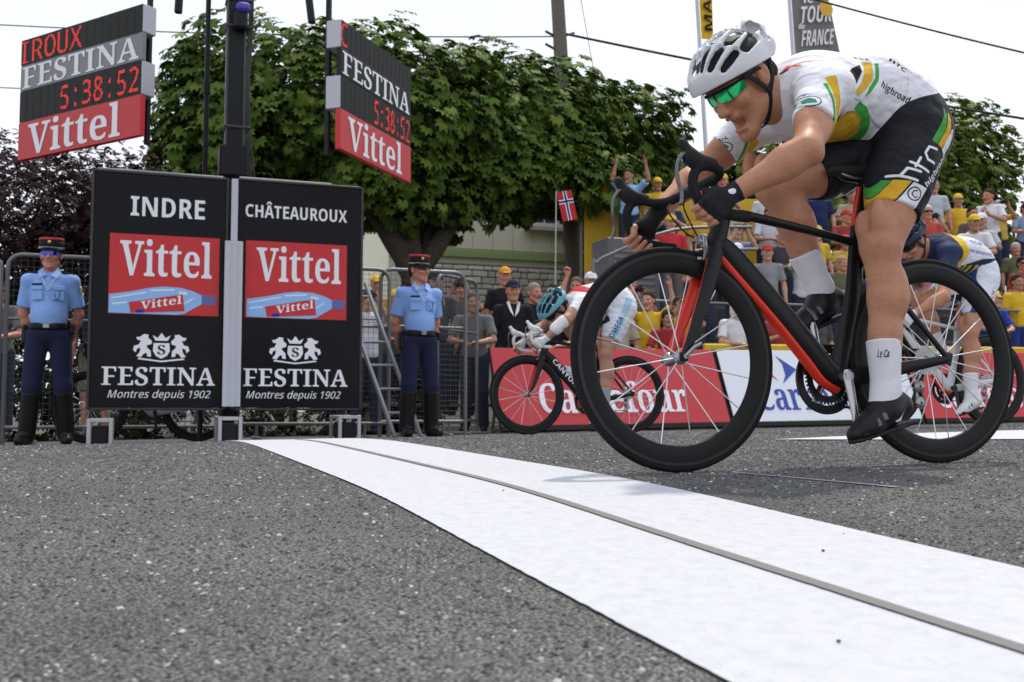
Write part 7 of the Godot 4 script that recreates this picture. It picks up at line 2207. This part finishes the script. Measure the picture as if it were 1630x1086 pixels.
func crowd() -> void:
	var yellow := Color(0.70, 0.44, 0.02)
	var white := Color(0.70, 0.71, 0.74)
	var grey := Color(0.13, 0.13, 0.135)
	var black := Color(0.016, 0.016, 0.02)
	var sky := Color(0.28, 0.46, 0.76)
	var brown := Color(0.045, 0.025, 0.015)
	var silver := Color(0.42, 0.41, 0.40)
	police(-0.72, 9.8, 0.10, "policeman in pale blue shirt and kepi standing left of the INDRE board", 1.02, "guard")
	police(2.63, 9.95, -0.10, "policeman in pale blue shirt and kepi standing beside the ladder", 1.02, "guard2")
	var G := "spectators behind the barriers"
	var S := "spectators on the stand"
	var list := [
		["lean", -1.42, 12.4, 0.0, 0.1, {skin = "red", shirt = grey, hair = brown, glasses = true}, G, "spectator in glasses at the edge of the picture behind the fence", 1.0],
		["stand", -0.42, 12.4, 0.0, 0.2, {skin = "tan", shirt = black, trousers = Color(0.13, 0.13, 0.10), shorts = true, hair = brown}, G, "spectator in olive shorts half hidden behind the INDRE board", 0.98],
		["camera", 2.60, 12.3, 0.0, 0.1, {skin = "fair", shirt = white, hair = Color(0.02, 0.014, 0.01)}, G, "dark haired spectator in white behind the ladder", 1.0],
		["lean", 3.02, 12.6, 0.06, 0.2, {skin = "tan", shirt = Color(0.10, 0.09, 0.08), cap = yellow}, G, "spectator in a yellow cap just behind the policeman's shoulder", 1.0],
		["stand", 3.55, 12.6, 0.22, 0.3, {skin = "tan", shirt = Color(0.05, 0.05, 0.06), cap = black}, G, "spectator in a black cap next to the policeman's face", 1.03],
		["camera", 4.02, 13.0, 0.20, 0.4, {skin = "red", shirt = Color(0.11, 0.10, 0.09), hair = Color(0.03, 0.02, 0.015)}, G, "spectator holding a camera up behind the fence gate", 1.03],
		["lean", 3.90, 12.1, 0.0, 0.5, {skin = "tan", shirt = Color(0.14, 0.14, 0.14), hair = Color(0.06, 0.055, 0.05)}, G, "grey shirted spectator leaning on the fence gate", 1.0],
		["stand", 4.58, 12.9, 0.42, 0.2, {skin = "red", shirt = black, cap = Color(0.62, 0.26, 0.02)}, G, "spectator in an orange cap looking over the others", 1.0],
		["stand", 4.42, 12.15, 0.06, 0.2, {skin = "red", shirt = black, cap = Color(0.012, 0.016, 0.04), vneck = true}, G, "spectator in navy cap and black jumper with white collar", 1.05],
		["fist", 4.80, 12.4, 0.16, 0.1, {skin = "red", shirt = black, hair = Color(0.25, 0.20, 0.15)}, G, "shouting spectator with one arm raised high", 1.0],
		["lean", 4.86, 11.95, -0.0, 0.4, {skin = "tan", shirt = black, hair = Color(0.12, 0.11, 0.10)}, G, "grey haired spectator leaning low beside the far cyclist's helmet", 0.96],
		["stand", 5.55, 12.75, 0.30, 0.6, {skin = "tan", shirt = Color(0.35, 0.42, 0.55), hair = Color(0.10, 0.07, 0.05)}, G, "spectator in light blue shirt above the far cyclist's back", 1.0],
		["cheer", 6.55, 12.6, 0.12, 0.3, {skin = "fair", shirt = yellow, hair = brown}, G, "spectator in yellow reaching up behind the front wheel", 1.0],
		["camera", 6.75, 12.1, 0.0, 0.2, {skin = "tan", shirt = Color(0.60, 0.30, 0.02), hair = brown, glasses = true}, G, "spectator in orange shirt behind the bicycle fork", 1.0],
		["lean", 6.5, 11.95, -0.0, 0.6, {skin = "tan", shirt = Color(0.35, 0.02, 0.025), hair = Color(0.04, 0.025, 0.015), long = true}, G, "brown haired spectator in red seen between the spokes", 0.9],
		["lean", 7.52, 12.0, 0.0, 0.1, {skin = "fair", shirt = white, hair = Color(0.62, 0.60, 0.57), glasses = true, long = true, trousers = Color(0.03, 0.05, 0.2)}, G, "white haired spectator in white shirt leaning on the white barrier", 1.0],
		["cheer", 7.92, 15.92, 2.65, 0.35, {skin = "tan", shirt = sky, hair = brown}, S, "spectator in sky blue shirt clapping above the far brake hood", 1.0],
		["stand", 8.62, 16.2, 2.65, 0.2, {skin = "tan", shirt = yellow, cap = yellow}, S, "spectator in yellow cap and shirt beside the near brake lever", 0.97],
		["clap", 9.95, 16.2, 2.65, 0.3, {skin = "red", shirt = Color(0.40, 0.50, 0.72), cap = yellow}, S, "spectator in yellow cap and pale blue shirt under the cyclist's sleeve", 1.06],
		["stand", 7.95, 14.5, 1.5, 0.3, {skin = "fair", shirt = Color(0.50, 0.02, 0.03), cap = yellow, trousers = grey}, S, "spectator in red shirt behind the handlebar", 1.05],
		["camera", 9.15, 14.5, 1.5, 0.2, {skin = "fair", shirt = Color(0.22, 0.22, 0.42), hair = brown}, S, "spectator in violet shirt photographing behind the cyclist's glove", 1.0],
		["stand", 9.0, 15.4, 2.05, 0.0, {skin = "tan", shirt = Color(0.55, 0.32, 0.03), cap = Color(0.55, 0.12, 0.03)}, S, "spectator in reddish cap close to the leading cyclist's wrist", 0.95],
		["stand", 10.72, 14.5, 1.55, 0.1, {skin = "fair", shirt = Color(0.60, 0.40, 0.03), cap = yellow, hair = Color(0.15, 0.08, 0.03), long = true}, S, "long haired spectator in yellow cap between the cyclist's legs", 1.0],
		["lean", 10.35, 15.4, 2.05, 0.2, {skin = "tan", shirt = Color(0.55, 0.56, 0.60), hair = brown}, S, "spectator in pale shirt behind the cyclist's knee", 1.0],
		["clap", 11.15, 15.4, 2.05, 0.4, {skin = "tan", shirt = Color(0.02, 0.20, 0.08), hair = brown}, S, "spectator in green shirt beside the red seat post", 0.95],
		["stand", 14.85, 16.3, 2.75, 0.5, {skin = "red", shirt = Color(0.45, 0.50, 0.56), hair = silver}, S, "tall grey haired man in pale blue shirt standing above the crowd", 1.14],
		["stand", 13.05, 14.5, 1.9, 0.4, {skin = "red", shirt = Color(0.45, 0.06, 0.04), hair = Color(0.58, 0.55, 0.50), glasses = true}, S, "white haired spectator in sunglasses next to the cyclist's shorts", 1.08],
		["lean", 12.15, 13.6, 1.0, 0.4, {skin = "fair", shirt = Color(0.6, 0.3, 0.35), cap = Color(0.68, 0.40, 0.48)}, S, "spectator in a pink hat behind the navy cyclist", 1.16],
		["lean", 13.2, 13.6, 1.55, 0.7, {skin = "tan", shirt = white, cap = yellow}, S, "spectator in yellow cap and white shirt bending forward", 1.1],
		["clap", 14.25, 14.5, 1.75, 0.6, {skin = "tan", shirt = Color(0.5, 0.5, 0.52), cap = white}, S, "spectator in a white cap at the picture edge", 1.12],
		["clap", 15.35, 15.4, 2.45, 1.0, {skin = "red", shirt = white, hair = brown}, S, "dark haired spectator in white reaching sideways at the picture edge", 1.12],
		["stand", 14.55, 15.0, 2.05, 0.3, {skin = "tan", shirt = Color(0.10, 0.08, 0.07), hair = Color(0.025, 0.016, 0.012)}, S, "young dark haired spectator behind the white cap", 1.08],
		["stand", 15.45, 16.3, 2.65, 0.4, {skin = "tan", shirt = yellow, cap = yellow}, S, "yellow capped spectator behind the tall grey haired man", 1.05],
		["stand", 13.5, 13.0, 0.55, 0.2, {skin = "tan", shirt = yellow, hair = brown, trousers = Color(0.02, 0.04, 0.28)}, S, "spectator in yellow shirt and blue trousers behind the fence at the edge", 1.05],
		["lean", 12.9, 13.0, 0.35, 0.2, {skin = "fair", shirt = Color(0.02, 0.05, 0.35), cap = yellow, trousers = Color(0.02, 0.04, 0.28)}, S, "spectator in royal blue shirt low behind the fence", 1.0],
	]
	# the rest of the packed crowd, each with a dress of his or her own
	var shades := [["mustard", Color(0.55, 0.36, 0.07)], ["dull red", Color(0.32, 0.04, 0.04)], ["navy", Color(0.02, 0.03, 0.10)], ["white", Color(0.62, 0.62, 0.64)], ["pale blue", Color(0.26, 0.36, 0.50)], ["charcoal", Color(0.05, 0.05, 0.055)], ["beige", Color(0.42, 0.34, 0.24)], ["olive", Color(0.12, 0.13, 0.06)], ["grey", Color(0.25, 0.25, 0.27)]]
	var tops := [["a yellow cap", {cap = yellow}], ["brown hair", {hair = brown}], ["a white cap", {cap = white}], ["grey hair", {hair = silver}], ["long fair hair", {hair = Color(0.35, 0.22, 0.09), long = true}], ["a red cap", {cap = Color(0.5, 0.03, 0.03)}], ["dark glasses", {hair = Color(0.025, 0.016, 0.012), glasses = true}]]
	var rows := [[13.25, 0.35, 2.9, 6.9, "behind the fence gate"], [12.25, 0.0, 5.3, 9.6, "behind the barrier"], [13.6, 1.0, 8.0, 14.6, "on the lowest step"], [14.5, 1.5, 8.2, 15.4, "on the second step"], [15.4, 2.05, 8.3, 16.4, "on the third step"], [16.3, 2.65, 8.4, 17.2, "on the top step"]]
	var poses := ["stand", "lean", "clap", "stand", "camera", "lean", "stand", "clap"]
	var q := 0
	for row in rows:
		var uu: float = row[2]
		while uu < row[3]:
			var free := true
			for e in list:
				if absf(e[2] - row[0]) < 0.5 and absf(e[1] - uu) < 0.42: free = false
			if free:
				var a: Array = shades[(q * 4) % 9]
				var b: Array = tops[(q * 3) % 7]
				var look: Dictionary = b[1].duplicate()
				look.shirt = a[1]
				look.skin = ["tan", "red", "fair"][q % 3]
				list.append([poses[q % 8], uu + rng.randf_range(-0.06, 0.06), row[0] + rng.randf_range(-0.1, 0.1), row[1], rng.randf_range(0.0, 0.6), look, G if row[1] < 0.5 else S, "spectator in %s top with %s %s" % [a[0], b[0], row[4]], rng.randf_range(0.95, 1.06)])
				q += 1
			uu += 0.62
	for e in list:
		var o := person(e[0], e[7], stand(e[1], e[2], 0.0, e[4], e[8]), e[5], e[6])
		o.position.y = maxf(o.position.y, 0.0) + e[3]
		if e[5].has("vneck"):
			var cl := Buf.new()
			for s in [-1.0, 1.0]:
				cl._q(Vector3(0.004 * s, 1.30, 0.135), Vector3(0.05 * s, 1.36, 0.128), Vector3(0.085 * s, 1.48, 0.05), Vector3(0.05 * s, 1.49, 0.045), Vector3(0.2 * s, 0.3, 1))
			part("collar", cl, mat("print_white"), o)
		if e[0] == "camera":
			var cb := Buf.new().box(xf(Vector3(0, 1.66, 0.29)), Vector3(0.13, 0.085, 0.05), 0.01).tube([Vector3(0, 1.66, 0.29), Vector3(0, 1.66, 0.38)], 0.034, 14)
			var cm := thing("hand_camera", "black camera of " + e[7].replace("spectator holding a camera up", "spectator"), "camera", o.transform, "cameras held by spectators")
			part("housing", cb, mat("camera_black", Color(0.02, 0.02, 0.021), 0.4), cm)
			part("lens", Buf.new().lathe([Vector2(0.0, 0.0), Vector2(0.028, 0.001), Vector2(0.03, -0.004)], xf(Vector3(0, 1.66, 0.383)), 14), mat("lens_dark", Color(0.015, 0.015, 0.02), 0.1), cm)
